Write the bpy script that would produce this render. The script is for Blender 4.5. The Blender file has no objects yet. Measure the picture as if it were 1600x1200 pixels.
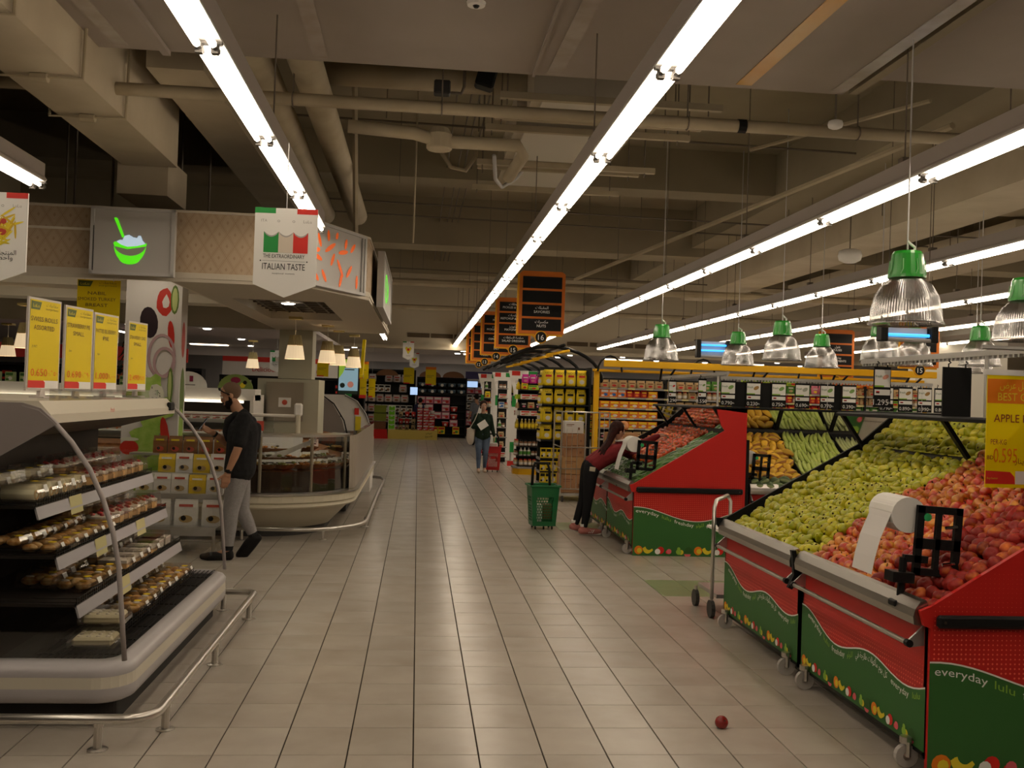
import bpy, bmesh, math, random
from mathutils import Vector, Matrix
random.seed(7)
PI = math.pi
SC = bpy.context.scene
COL = SC.collection
# ------------------------------------------------------------ camera, world, exposure
cam_d = bpy.data.cameras.new('camera'); cam = bpy.data.objects.new('camera', cam_d); COL.objects.link(cam)
cam_d.sensor_fit = 'HORIZONTAL'; cam_d.sensor_width = 36.0; cam_d.lens = 36.0 * 1543 / 1600
cam_d.clip_start = 0.05; cam_d.clip_end = 200
_y, _p, _r = .0946, .0126, .0332
fw = Vector((math.sin(_y) * math.cos(_p), math.cos(_y) * math.cos(_p), math.sin(_p)))
rt = Vector((math.cos(_y), -math.sin(_y), 0)); upv = rt.cross(fw)
r2 = rt * math.cos(_r) + upv * math.sin(_r); u2 = upv * math.cos(_r) - rt * math.sin(_r)
M = Matrix((r2, u2, -fw)).transposed().to_4x4(); M.translation = (0, 0, 1.7)
cam.matrix_world = M
SC.camera = cam
W = bpy.data.worlds.new('world'); SC.world = W; W.use_nodes = True
W.node_tree.nodes['Background'].inputs[0].default_value = (.9, .78, .6, 1)
W.node_tree.nodes['Background'].inputs[1].default_value = .05
SC.view_settings.view_transform = 'Standard'; SC.view_settings.look = 'None'
SC.view_settings.exposure = -0.1; SC.view_settings.gamma = 1
SC.view_settings.use_curve_mapping = False
SC.cycles.max_bounces = 7; SC.cycles.transparent_max_bounces = 12
SC.cycles.diffuse_bounces = 3; SC.cycles.glossy_bounces = 4; SC.cycles.transmission_bounces = 6
SC.cycles.caustics_reflective = False; SC.cycles.caustics_refractive = False
SC.cycles.sample_clamp_indirect = 4.0
TUBE_LIGHT = 17.0
WARM = (1.0, .80, .56)

# ------------------------------------------------------------ materials
MATS = {}
def mat(name, col=(.8, .8, .8), rough=.5, metal=0.0, emit=None, es=0, alpha=None, trans=0, ior=1.45, noise=None,
        bump=0, bscale=40, rnd=0, coat=0, spec=.5, sss=0):
    """Principled material; noise=(col2, scale, lo, hi) mixes a second colour, rnd varies value per object."""
    if name in MATS: return MATS[name]
    if max(col) < .06 and spec == .5: spec = .12
    elif spec == .5 and rough > .38 and not metal: spec = .25
    m = bpy.data.materials.new(name); m.use_nodes = True; nt = m.node_tree; b = nt.nodes['Principled BSDF']
    b.inputs['Roughness'].default_value = rough; b.inputs['Metallic'].default_value = metal
    b.inputs['Specular IOR Level'].default_value = spec
    c = (*col, 1); b.inputs['Base Color'].default_value = c
    if coat: b.inputs['Coat Weight'].default_value = coat
    if trans: b.inputs['Transmission Weight'].default_value = trans; b.inputs['IOR'].default_value = ior
    if alpha is not None: b.inputs['Alpha'].default_value = alpha
    if emit: b.inputs['Emission Color'].default_value = (*emit, 1); b.inputs['Emission Strength'].default_value = es
    src = None
    if noise or bump:
        tc = nt.nodes.new('ShaderNodeTexCoord')
    if noise:
        n = nt.nodes.new('ShaderNodeTexNoise'); n.inputs['Scale'].default_value = noise[1]; n.inputs['Detail'].default_value = 4
        r = nt.nodes.new('ShaderNodeValToRGB'); r.color_ramp.elements[0].position = noise[2]; r.color_ramp.elements[1].position = noise[3]
        r.color_ramp.elements[0].color = c; r.color_ramp.elements[1].color = (*noise[0], 1)
        if rnd:
            oi = nt.nodes.new('ShaderNodeObjectInfo'); va = nt.nodes.new('ShaderNodeVectorMath'); va.operation = 'ADD'
            ml = nt.nodes.new('ShaderNodeMath'); ml.operation = 'MULTIPLY'; ml.inputs[1].default_value = 37
            nt.links.new(oi.outputs['Random'], ml.inputs[0]); nt.links.new(ml.outputs[0], va.inputs[1]); nt.links.new(tc.outputs['Object'], va.inputs[0])
            nt.links.new(va.outputs[0], n.inputs['Vector'])
        else: nt.links.new(tc.outputs['Object'], n.inputs['Vector'])
        nt.links.new(n.outputs['Fac'], r.inputs[0]); src = r.outputs[0]
        nt.links.new(src, b.inputs['Base Color'])
    if rnd:
        oi = nt.nodes.new('ShaderNodeObjectInfo'); mr = nt.nodes.new('ShaderNodeMapRange')
        mr.inputs[3].default_value = 1 - rnd; mr.inputs[4].default_value = 1 + rnd
        hs = nt.nodes.new('ShaderNodeHueSaturation'); nt.links.new(oi.outputs['Random'], mr.inputs[0]); nt.links.new(mr.outputs[0], hs.inputs['Value'])
        if src: nt.links.new(src, hs.inputs['Color'])
        else: hs.inputs['Color'].default_value = c
        nt.links.new(hs.outputs[0], b.inputs['Base Color'])
    if bump:
        n2 = nt.nodes.new('ShaderNodeTexNoise'); n2.inputs['Scale'].default_value = bscale; nt.links.new(tc.outputs['Object'], n2.inputs['Vector'])
        bp = nt.nodes.new('ShaderNodeBump'); bp.inputs['Strength'].default_value = bump; nt.links.new(n2.outputs['Fac'], bp.inputs['Height'])
        nt.links.new(bp.outputs[0], b.inputs['Normal'])
    MATS[name] = m
    return m
def glassy(name, tint=(1, 1, 1), clear=.85, rough=.05, hi=.7):
    """thin clear sheet: transparent mixed with a glossy coat by fresnel"""
    if name in MATS: return MATS[name]
    m = bpy.data.materials.new(name); m.use_nodes = True; nt = m.node_tree; nt.nodes.clear()
    o = nt.nodes.new('ShaderNodeOutputMaterial'); t = nt.nodes.new('ShaderNodeBsdfTransparent'); t.inputs[0].default_value = (*[c * clear for c in tint], 1)
    g = nt.nodes.new('ShaderNodeBsdfGlossy'); g.inputs['Roughness'].default_value = rough
    f = nt.nodes.new('ShaderNodeLayerWeight'); f.inputs[0].default_value = .35
    mr = nt.nodes.new('ShaderNodeMapRange'); mr.inputs[3].default_value = .06; mr.inputs[4].default_value = hi
    mx = nt.nodes.new('ShaderNodeMixShader'); nt.links.new(f.outputs['Facing'], mr.inputs[0]); nt.links.new(mr.outputs[0], mx.inputs[0])
    nt.links.new(t.outputs[0], mx.inputs[1]); nt.links.new(g.outputs[0], mx.inputs[2]); nt.links.new(mx.outputs[0], o.inputs[0])
    MATS[name] = m
    return m
WHITE = mat('white_paint', (.8, .77, .72), .5); OFFW = mat('off_white', (.72, .69, .6), .5)
BLACK = mat('black_plastic', (.012, .012, .012), .4); DARK = mat('dark_grey', (.05, .048, .045), .5)
GREY = mat('mid_grey', (.3, .29, .28), .5); LGREY = mat('light_grey', (.55, .54, .53), .45)
STEEL = mat('steel', (.62, .6, .56), .28, 1.0); CHROME = mat('chrome', (.75, .73, .7), .12, 1.0)
ALU = mat('aluminium', (.55, .54, .52), .4, .9)
RED = mat('red_print', (.62, .018, .012), .4); REDDOT = mat('red_dot_print', (.85, .16, .1), .4)
GREEN = mat('green_print', (.035, .13, .03), .5); YEL = mat('yellow_print', (.93, .72, .0), .45)
GOLD = mat('yellow_metal', (.75, .42, .01), .45); ORANGE = mat('orange_print', (.75, .2, .01), .5)
LIME = mat('lime_print', (.15, .5, .02), .5); WPRINT = mat('white_print', (.85, .84, .8), .5)
KPRINT = mat('black_print', (.01, .01, .01), .5); CARD = mat('cardboard', (.42, .24, .1), .8)
BANANA = mat('banana_print', (.75, .6, .03), .5); PEACHY = mat('peach_print', (.8, .25, .04), .5)
PINKP = mat('pink_print', (.7, .12, .15), .5); LGREEN = mat('light_green_print', (.25, .45, .05), .5)
GLASS = glassy('clear_glass', (.97, .99, .97), .93, .03); PLAST = glassy('clear_plastic', (1, .98, .96), .95, .1, .5)
MIRROR = mat('mirror', (.85, .85, .83), .03, 1.0)

# ------------------------------------------------------------ objects
def tag(o, label=None, cat=None, group=None, kind=None):
    if label: o['label'] = label
    if cat: o['category'] = cat
    if group: o['group'] = group
    if kind: o['kind'] = kind
    return o
def org(p):
    v = Vector((0, 0, 0))
    while p is not None: v += p.location; p = p.parent
    return v
def thing(name, label, cat, loc=(0, 0, 0), group=None, kind=None):
    o = bpy.data.objects.new(name, None); COL.objects.link(o); o.location = loc; o.empty_display_size = .1
    return tag(o, label, cat, group, kind)
class MB:
    """collects shapes (world coordinates) and links them as ONE mesh object"""
    def __init__(s): s.v = []; s.f = []; s.m = []; s.mi = 0; s.sm = []; s.s = False
    def add(s, vs, fs):
        n = len(s.v); s.v += [tuple(v) for v in vs]
        for f in fs: s.f.append([i + n for i in f]); s.m.append(s.mi); s.sm.append(s.s)
        return s
    def box(s, c, d, R=None, taper=1.0):
        x, y, z = d[0] / 2, d[1] / 2, d[2] / 2; c = Vector(c)
        vs = [Vector((a * x * (taper if k > 0 else 1), b * y * (taper if k > 0 else 1), k * z)) for k in (-1, 1) for a, b in ((-1, -1), (1, -1), (1, 1), (-1, 1))]
        if R is not None: vs = [R @ v for v in vs]
        return s.add([v + c for v in vs], [(3, 2, 1, 0), (4, 5, 6, 7), (0, 1, 5, 4), (1, 2, 6, 5), (2, 3, 7, 6), (3, 0, 4, 7)])
    def bx(s, x0, x1, y0, y1, z0, z1): return s.box(((x0 + x1) / 2, (y0 + y1) / 2, (z0 + z1) / 2), (x1 - x0, y1 - y0, z1 - z0))
    def rbox(s, c, d, b, R=None):
        """box with chamfered edges"""
        bm = bmesh.new(); bmesh.ops.create_cube(bm, size=1)
        for v in bm.verts: v.co = Vector((v.co.x * d[0], v.co.y * d[1], v.co.z * d[2]))
        bmesh.ops.bevel(bm, geom=bm.edges[:], offset=b, segments=1, affect='EDGES')
        bm.verts.index_update(); c = Vector(c)
        s.add([(R @ v.co if R is not None else v.co) + c for v in bm.verts], [[v.index for v in f.verts] for f in bm.faces]); bm.free(); return s
    def bar(s, a, b, r, n=8, r2=None, cap=True):
        a, b = Vector(a), Vector(b); d = (b - a).normalized(); q = d.to_track_quat('Z', 'Y'); r2 = r if r2 is None else r2
        vs = []
        for p, rr in ((a, r), (b, r2)):
            for k in range(n):
                t = 2 * PI * (k + .5) / n; vs.append(p + q @ Vector((math.cos(t) * rr, math.sin(t) * rr, 0)))
        fs = [(k, (k + 1) % n, n + (k + 1) % n, n + k) for k in range(n)]
        if cap: fs += [list(range(n))[::-1], list(range(n, 2 * n))]
        return s.add(vs, fs)
    def tube(s, pts, r, n=8, close=False):
        pts = [Vector(p) for p in pts]; L = len(pts); rr = r if isinstance(r, (list, tuple)) else [r] * L; vs = []; prev = None
        for i, p in enumerate(pts):
            a = pts[i - 1] if (i > 0 or close) else p; b = pts[(i + 1) % L] if (i < L - 1 or close) else p
            d = (b - a).normalized()
            if prev is None: u = d.orthogonal().normalized()
            else:
                u = prev - d * prev.dot(d); u = u.normalized() if u.length > 1e-5 else d.orthogonal().normalized()
            prev = u; w = d.cross(u)
            for k in range(n):
                t = 2 * PI * k / n; vs.append(p + (u * math.cos(t) + w * math.sin(t)) * rr[i])
        fs = []
        for i in range(L if close else L - 1):
            j = (i + 1) % L
            for k in range(n): fs.append((i * n + k, i * n + (k + 1) % n, j * n + (k + 1) % n, j * n + k))
        if not close: fs += [list(range(n))[::-1], list(range((L - 1) * n, L * n))]
        return s.add(vs, fs)
    def prism(s, poly, fn, a, b):
        """poly of 2D points; fn(u, v, w) -> point; extruded w from a to b"""
        n = len(poly); vs = [fn(u, v, a) for u, v in poly] + [fn(u, v, b) for u, v in poly]
        return s.add(vs, [list(range(n))[::-1], list(range(n, 2 * n))] + [(k, (k + 1) % n, n + (k + 1) % n, n + k) for k in range(n)])
    def lathe(s, prof, n=16, c=(0, 0, 0), R=None, close=True):
        c = Vector(c); vs = []
        for r, z in prof:
            for k in range(n):
                t = 2 * PI * k / n; v = Vector((r * math.cos(t), r * math.sin(t), z)); vs.append((R @ v if R is not None else v) + c)
        L = len(prof); fs = [(i * n + k, i * n + (k + 1) % n, (i + 1) * n + (k + 1) % n, (i + 1) * n + k) for i in range(L - 1) for k in range(n)]
        if close: fs += [list(range(n))[::-1], list(range((L - 1) * n, L * n))]
        return s.add(vs, fs)
    def ell(s, c, r, n=8, m=6, R=None):
        prof = [(math.sin(PI * i / m), -math.cos(PI * i / m)) for i in range(m + 1)]; prof[0] = (.02, -1); prof[-1] = (.02, 1)
        c = Vector(c); vs = []
        for a, z in prof:
            for k in range(n):
                t = 2 * PI * k / n; v = Vector((a * math.cos(t) * r[0], a * math.sin(t) * r[1], z * r[2])); vs.append((R @ v if R is not None else v) + c)
        fs = [(i * n + k, i * n + (k + 1) % n, (i + 1) * n + (k + 1) % n, (i + 1) * n + k) for i in range(m) for k in range(n)]
        return s.add(vs, fs + [list(range(n))[::-1], list(range(m * n, (m + 1) * n))])
    def poly(s, pts): return s.add(pts, [list(range(len(pts)))])
    def build(s, name, mats, parent=None, kind=None, label=None, smooth=None, cat=None, group=None):
        me = bpy.data.meshes.new(name); o0 = org(parent)
        me.from_pydata([(v[0] - o0.x, v[1] - o0.y, v[2] - o0.z) for v in s.v], [], s.f)
        if not isinstance(mats, (list, tuple)): mats = [mats]
        for m in mats: me.materials.append(m)
        if len(mats) > 1: me.polygons.foreach_set('material_index', s.m)
        me.polygons.foreach_set('use_smooth', [True] * len(s.f) if smooth else s.sm)
        me.update()
        o = bpy.data.objects.new(name, me); COL.objects.link(o)
        if parent is not None: o.parent = parent
        return tag(o, label, cat, group, kind)
def dup(root, loc=None, rz=None, label=None, group=None, sc=None, rot=None):
    r = root.copy(); COL.objects.link(r)
    if loc is not None: r.location = loc
    if rz is not None: r.rotation_euler = (0, 0, rz)
    if rot is not None: r.rotation_euler = rot
    if sc is not None: r.scale = (sc, sc, sc) if isinstance(sc, (int, float)) else sc
    if label: r['label'] = label
    if group: r['group'] = group
    for ch in list(root.children):
        c = ch.copy(); COL.objects.link(c); c.parent = r
        for g in list(ch.children):
            d = g.copy(); COL.objects.link(d); d.parent = c
    return r
ONCES = []
class Once:
    """first place() moves the prototype itself, later ones copy it"""
    def __init__(s, root): s.root = root; s.used = False; ONCES.append(s)
    def place(s, loc, rz=0, label=None, group=None, sc=None, rot=None):
        if not s.used:
            s.used = True; r = s.root; r.location = loc; r.rotation_euler = rot if rot is not None else (0, 0, rz)
            if sc is not None: r.scale = (sc, sc, sc) if isinstance(sc, (int, float)) else sc
            if label: r['label'] = label
            if group: r['group'] = group
            return r
        return dup(s.root, loc, rz if rot is None else None, label, group, sc if sc is not None else 1, rot)
# flat print: a plane is (origin, u axis, v axis); shapes in u,v metres are laid d in front of it
def plane(o, u, v):
    o, u, v = Vector(o), Vector(u).normalized(), Vector(v).normalized(); n = u.cross(v)
    return lambda a, b, d=.001: o + u * a + v * b + n * d
def prints(P, shapes, name, parent, mats, d=.001, label=None):
    """shapes: list of (material index, [(u,v)...])"""
    mb = MB()
    for k, (i, pts) in enumerate(shapes): mb.mi = i; mb.poly([P(a, b, d + .0002 * i + .00012 * (k % 11)) for a, b in pts])
    return mb.build(name, mats, parent, label=label)
def disc(u, v, r, n=12, ry=None, a0=0):
    ry = r if ry is None else ry
    return [(u + math.cos(a0) * r * math.cos(t) - math.sin(a0) * ry * math.sin(t), v + math.sin(a0) * r * math.cos(t) + math.cos(a0) * ry * math.sin(t)) for t in [2 * PI * k / n for k in range(n)]]
def rect(u0, v0, u1, v1): return [(u0, v0), (u1, v0), (u1, v1), (u0, v1)]
FORMS = {'ا': 'ﺍﺎﺍﺎ', 'أ': 'ﺃﺄﺃﺄ', 'ب': 'ﺏﺐﺑﺒ', 'ت': 'ﺕﺖﺗﺘ', 'ة': 'ﺓﺔﺓﺔ', 'ج': 'ﺝﺞﺟﺠ', 'ح': 'ﺡﺢﺣﺤ', 'خ': 'ﺥﺦﺧﺨ', 'د': 'ﺩﺪﺩﺪ',
 'ر': 'ﺭﺮﺭﺮ', 'ز': 'ﺯﺰﺯﺰ', 'س': 'ﺱﺲﺳﺴ', 'ش': 'ﺵﺶﺷﺸ', 'ص': 'ﺹﺺﺻﺼ', 'ض': 'ﺽﺾﺿﻀ', 'ط': 'ﻁﻂﻃﻄ', 'ع': 'ﻉﻊﻋﻌ', 'ف': 'ﻑﻒﻓﻔ', 'ق': 'ﻕﻖﻗﻘ',
 'ك': 'ﻙﻚﻛﻜ', 'ل': 'ﻝﻞﻟﻠ', 'م': 'ﻡﻢﻣﻤ', 'ن': 'ﻥﻦﻧﻨ', 'ه': 'ﻩﻪﻫﻬ', 'و': 'ﻭﻮﻭﻮ', 'ي': 'ﻱﻲﻳﻴ', 'ى': 'ﻯﻰﻯﻰ'}
def arab(t):
    out = ''; nj = 'اأدرزوةى'
    for i, c in enumerate(t):
        if c not in FORMS: out += c; continue
        pj = i > 0 and t[i - 1] in FORMS and t[i - 1] not in nj
        nx = i + 1 < len(t) and t[i + 1] in FORMS and c not in nj
        out += FORMS[c][(3 if pj else 2) if nx else (1 if pj else 0)]
    return out[::-1]
_TX = {}
def text_mesh(s):
    if s in _TX: return _TX[s]
    cu = bpy.data.curves.new('t', 'FONT'); cu.body = s; cu.align_x = 'CENTER'; cu.resolution_u = 2; cu.size = 1
    o = bpy.data.objects.new('t', cu); COL.objects.link(o); bpy.context.view_layer.update()
    me = bpy.data.meshes.new_from_object(o.evaluated_get(bpy.context.evaluated_depsgraph_get()))
    vs = [v.co.copy() for v in me.vertices]; fs = [list(p.vertices) for p in me.polygons]
    bpy.data.objects.remove(o); bpy.data.curves.remove(cu); bpy.data.meshes.remove(me)
    if vs:
        x0 = min(v.x for v in vs); x1 = max(v.x for v in vs)
    else: x0, x1 = 0, 1
    _TX[s] = (vs, fs, x0, x1)
    return _TX[s]
def letters(P, items, parent, mats, name='lettering', d=.002, curve=None):
    """items: (text, centre u, baseline v, size, material index[, width to fit][, slant])"""
    mb = MB()
    for it in items:
        s, u, v, sz = it[:4]; mb.mi = it[4] if len(it) > 4 else 0
        vs, fs, x0, x1 = text_mesh(s); sx = sz
        if len(it) > 5 and it[5]: sx = it[5] / max(.01, x1 - x0)
        cx = (x0 + x1) / 2; pts = []
        for q in vs:
            a = u + (q.x - cx) * sx; b = v + q.y * sz
            if curve: b += curve(a)
            pts.append(P(a, b, d))
        mb.add(pts, fs)
    return mb.build(name, mats, parent)
# ------------------------------------------------------------ the setting
TW, TD = .3077, .380
tile_m = mat('floor_tile', (.455, .41, .355), .25, noise=((.38, .335, .285), 3.0, .35, .75), rnd=.045, bump=.012, bscale=60, spec=.45)
gtile_m = mat('green_floor_tile', (.2, .26, .13), .3, rnd=.05)
grout = mat('grout', (.028, .02, .014), .95)
fl = MB().bx(-22, 26, -4, 48, -.12, -.006).build('floor', grout, kind='structure')
def tile_mesh(gr=False):
    mb = MB(); mb.rbox((0, 0, -.003), (TW - .0065, TD - .0045, .008), .0012)
    o = mb.build('floor_tile', gtile_m if gr else tile_m, fl); return o
def is_green(cx, cy):
    return (2.15 < cx < 3.7 and 8.44 < cy < 9.26) or (1.9 < cx < 2.6 and 12.6 < cy < 13.3)
t0 = tile_mesh(); g0 = tile_mesh(True); g0['label'] = 'dull green floor tile'
cells = []; rest = []
for j in range(-11, 110):
    cy = 7.34 + (j + .5) * TD
    for i in range(-60, 70):
        cx = .0355 + (i + .5) * TW
        if not (-16 < cx < 20): continue
        # the open floor of the aisle that is nearest counts as pieces, the far rest is joined
        seen = 3.7 < cy < 11.6 and -.32 * cy - .25 < cx < min(.42 * cy, 2.9) and not (cx < -1.5 and cy < 7.5) and not (cx > 2.5 and cy < 7.4)
        (cells if seen else rest).append((cx, cy))
cells.sort(key=lambda c: c[1]); rest += cells[290:]; cells = cells[:290]; used = [False, False]
for cx, cy in cells:
    g = is_green(cx, cy); src = g0 if g else t0
    if not used[g]: used[g] = True; o = src
    else: o = src.copy(); COL.objects.link(o)
    o.location = (cx, cy, 0)
for gr in (False, True):
    mb = MB()
    for cx, cy in rest:
        if is_green(cx, cy) != gr: continue
        x0, x1, y0, y1 = cx - TW / 2 + .0035, cx + TW / 2 - .0035, cy - TD / 2 + .0022, cy + TD / 2 - .0022
        vs = [(x0, y0, -.006), (x1, y0, -.006), (x1, y1, -.006), (x0, y1, -.006), (x0, y0, 0), (x1, y0, 0), (x1, y1, 0), (x0, y1, 0)]
        mb.add(vs, [(4, 5, 6, 7), (0, 1, 5, 4), (1, 2, 6, 5), (2, 3, 7, 6), (3, 0, 4, 7)])
    if mb.v: mb.build('floor_tiling', gtile_m if gr else tile_m, fl, kind='stuff')
# walls far around the shop
wall_m = mat('shop_wall', (.45, .41, .35), .8, noise=((.38, .34, .29), 2, .3, .8))
MB().bx(-22, 26, 47.8, 48, 0, 6).build('wall_far', wall_m, kind='structure')
MB().bx(-22, -21.8, -4, 48, 0, 6).build('wall_left', wall_m, kind='structure')
MB().bx(25.8, 26, -4, 48, 0, 6).build('wall_right', wall_m, kind='structure')
MB().bx(-22, 26, -4.2, -4, 0, 6).build('wall_back', wall_m, kind='structure')
conc = mat('painted_concrete', (.33, .28, .19), .85, noise=((.25, .21, .14), .8, .3, .8), bump=.05, bscale=12)
slab_m = mat('painted_slab', (.34, .29, .25), .8, noise=((.28, .24, .205), 1.2, .3, .8), bump=.06, bscale=5)
ceil = MB().bx(-22, 26, -4, 48, 5.0, 5.2).build('ceiling', conc, kind='structure')
near = MB().bx(-9, 2.9, -3, 6.68, 3.9, 4.25).bx(2.9, 14, -3, 6.62, 4.0, 4.35).build('ceiling_slab', slab_m, ceil)
# transverse beams and the low bulkhead with its vents
for y0, y1, z0 in ((12.6, 13.1, 4.45), (16.6, 17.3, 4.2), (21.5, 22.2, 4.3)):
    MB().bx(-21, 25, y0, y1, z0, 5.0).build('ceiling_beam', conc, ceil)
for x0, x1 in ((4.6, 5.5), (9.5, 10.3), (-7.2, -6.5)):
    MB().bx(x0, x1, 6.7, 27.8, 4.35, 5.0).build('ceiling_beam', conc, ceil)
bulk_m = mat('cream_bulkhead', (.60, .53, .40), .7)
bh = MB().bx(-21.7, 25.7, 28.0, 28.35, 2.95, 5.0).bx(-21.7, 25.7, 27.9, 28.0, 2.95, 3.05).build('trim_1', bulk_m, kind='structure')
for k in range(5):
    MB().bx(-.35 + k * .66, .27 + k * .66, 27.97, 27.995, 3.28, 3.4).build('vent', mat('vent_brown', (.12, .085, .05), .6), bh)
for k in range(9):
    MB().bx(4.2 + k * .66, 4.8 + k * .66, 27.97, 27.995, 3.2, 3.32).build('vent', mat('vent_brown'), bh)
low_m = mat('low_ceiling_white', (.62, .58, .58), .7)
lc = MB().bx(-21.7, 25.7, 28.35, 47.8, 3.0, 3.12).build('ceiling_low', low_m, kind='structure')
MB().bx(-21.7, 25.7, 33.0, 33.3, 2.72, 3.0).build('step_beam', low_m, lc)
dl = mat('downlight_glow', (1, 1, 1), .5, emit=(1, .93, .8), es=14)
k = 0
for yy in (29.3, 31.2, 34.6, 36.4, 38.5, 41):
    for xx in [-7 + 1.6 * q + (yy % 1) for q in range(14)]:
        MB().lathe([(.0, -.02), (.07, -.02), (.09, 0)], 8, (xx, yy, 3.0)).build('downlight', dl, lc); k += 1
# ------------------------------------------------------------ strip lights
tube_m = mat('fluorescent_tube', (1, 1, 1), .4, emit=(1.0, .835, .645), es=TUBE_LIGHT)
hous_m = mat('light_housing', (.40, .355, .32), .5); refl_m = mat('light_reflector', (.85, .84, .82), .35)
rod_m = mat('thin_rod', (.16, .13, .1), .6)
def strip_row(x, y0, n, label, slab_z=5.0, dxx=0):
    r = thing('strip_light', label, 'light', (x, y0, 3.1), 'rows of fluorescent strip lights')
    L = 1.5 * n; f = .064
    mb = MB(); mb.prism([(-f, .0), (f, .0), (f, .012), (.05, .03), (.05, .12), (-.05, .12), (-.05, .03), (-f, .012)], lambda u, v, w: (x + u, w, 3.11 + v), y0, y0 + L)
    mb.build('housing', hous_m, r)
    MB().bx(x - f + .004, x + f - .004, y0 + .003, y0 + L - .003, 3.1, 3.11).build('reflector', refl_m, r)
    tm = None
    for k in range(n):
        for s in (-1, 1):
            if tm is None:
                tm = MB().bar((x - .032, y0 + .045, 3.075), (x - .032, y0 + 1.455, 3.075), .015, 6).build('tube', tube_m, r); tm.location = (0, 0, 0); o = tm
            else: o = tm.copy(); COL.objects.link(o)
            o.location = (.064 if s > 0 else 0, 1.5 * k, 0)
    hm = None
    for k in range(n + 1):
        if hm is None:
            mb = MB()
            mb.bx(x - .06, x + .06, y0 - .015, y0 + .015, 3.088, 3.1)
            for s in (-.032, .032): mb.bx(x + s - .014, x + s + .014, y0 - .016, y0 + .016, 3.05, 3.1); mb.bar((x + s, y0 - .046, 3.075), (x + s, y0 + .046, 3.075), .0152, 6)
            hm = mb.build('lamp_holder', mat('holder_grey', (.16, .15, .14), .5), r); o = hm
        else: o = hm.copy(); COL.objects.link(o)
        o.location = (0, 1.5 * k, 0)
    for k in range(0, n + 1, 2):
        y = y0 + 1.5 * k + .3
        if y > y0 + L: break
        z1 = 3.9 if y < 6.6 and x < 2.9 else (4.0 if y < 6.6 else 5.0)
        MB().bx(x - .03, x + .03, y - .03, y + .03, 3.24, 3.27).bar((x, y, 3.26), (x, y, z1), .005, 5).build('suspension_rod', rod_m, r)
strip_row(-2.72, -.27, 5, 'strip light row at far left whose end meets the grey spoon sign')
strip_row(-.90, -.4, 6, 'strip light row left of the aisle, ending behind the Italian taste banner')
strip_row(-.90, 23.0, 2, 'short strip light piece seen past the corner of the deli canopy')
strip_row(1.0, -.45, 19, 'long strip light row running down the middle of the aisle')
strip_row(2.98, -.4, 18, 'long strip light row above the front edge of the produce islands')
for i, (x, w) in enumerate(((4.9, 'second'), (6.85, 'third'), (8.8, 'fourth'), (10.8, 'fifth'), (12.8, 'sixth'))):
    strip_row(x, -.2 if i < 1 else 5.8, 18 if i < 1 else 14, 'long strip light row, %s to the right of the middle aisle row' % w.replace('second', 'second').replace('fifth', 'fifth'))
# small strip lights under the far left ceiling
def small_strip(x, y, L, z, label):
    r = thing('batten_light', label, 'light', (x, y, z), 'battens on the left hall ceiling')
    MB().bx(x - .06, x + .06, y, y + L, z, z + .05).build('housing', hous_m, r)
    MB().bx(x - .04, x + .04, y + .02, y + L - .02, z - .02, z).build('tube', mat('batten_glow', (1, 1, 1), .4, emit=(1, .9, .75), es=9), r)
# ------------------------------------------------------------ pipes, ducts and gear under the ceiling
pipe_m = mat('painted_pipe', (.46, .39, .27), .6, noise=((.36, .3, .2), 3, .3, .8))
def pipe(name, pts, r, label, n=12, m=None, cat='pipe', grp=None):
    o = MB().tube(pts, r, n).build(name, m or pipe_m, smooth=True); return tag(o, label, cat, grp)
pipe('water_pipe', [(-12, 7.08, 3.75), (14, 7.08, 3.75)], .045, 'cream pipe crossing the whole ceiling just beyond the lowered slab')
for x in (-2.6, -.95, .1, 1.9, 3.2, 4.4): MB().bar((x, 7.08, 3.78), (x, 7.08, 5.0), .006, 5).tube([(x, 7.08 + .05 * math.cos(t), 3.75 + .05 * math.sin(t)) for t in [q * PI / 5 for q in range(10)]], .006, 5, True).build('pipe_hanger', rod_m, bpy.data.objects['water_pipe'])
MB().bar((2.28, 7.08, 3.75), (2.34, 7.08, 3.75), .052, 10).build('coupling', BLACK, bpy.data.objects['water_pipe'])
pipe('drain_pipe', [(-.95, 8.0, 4.25), (1.0, 8.0, 4.25)], .1, 'short fat cream pipe behind the crossing water pipe, near the black speaker')
pipe('drain_pipe', [(-.6, 7.6, 3.72), (-.1, 7.62, 3.70), (.1, 7.7, 3.67), (.72, 7.7, 3.67), (.76, 7.75, 3.6), (.7, 8.3, 3.55)], .05, 'cream pipe with an elbow hanging below the crossing pipe')
pipe('duct_pipe', [(-.87, 6.7, 4.02), (-.87, 13.2, 4.02)], .12, 'fat round pipe running forward beside the left strip light, right one of the pair', 16)
pipe('duct_pipe', [(-1.22, 6.7, 4.02), (-1.30, 13.2, 4.02)], .13, 'fat round pipe running forward beside the left strip light, left one of the pair', 16)
duct_m = mat('duct_paint', (.5, .43, .31), .7, noise=((.4, .33, .23), 2, .3, .8))
d = thing('ceiling_duct', 'wide cream rectangular duct descending towards the spoon sign at upper left', 'duct', (-2.35, 6, 3.6))
MB().bx(-2.62, -2.16, 2.0, 8.85, 3.6, 4.4).build('duct_body', duct_m, d)
for y in (5.3, 6.35, 7.25): MB().tube([(-2.68, y, 4.3), (-2.66, y, 3.58), (-2.14, y, 3.585), (-2.12, y, 4.3)], .012, 6).bar((-2.45, y, 3.58), (-2.35, y, 3.58), .035, 8).build('strap', pipe_m, d)
d2 = thing('ceiling_duct', 'cream box hanging below the end of the duct above the spoon sign', 'duct', (-2.4, 9, 3.4))
MB().bx(-2.68, -2.25, 8.9, 9.6, 3.36, 3.7).build('duct_body', duct_m, d2)
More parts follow.
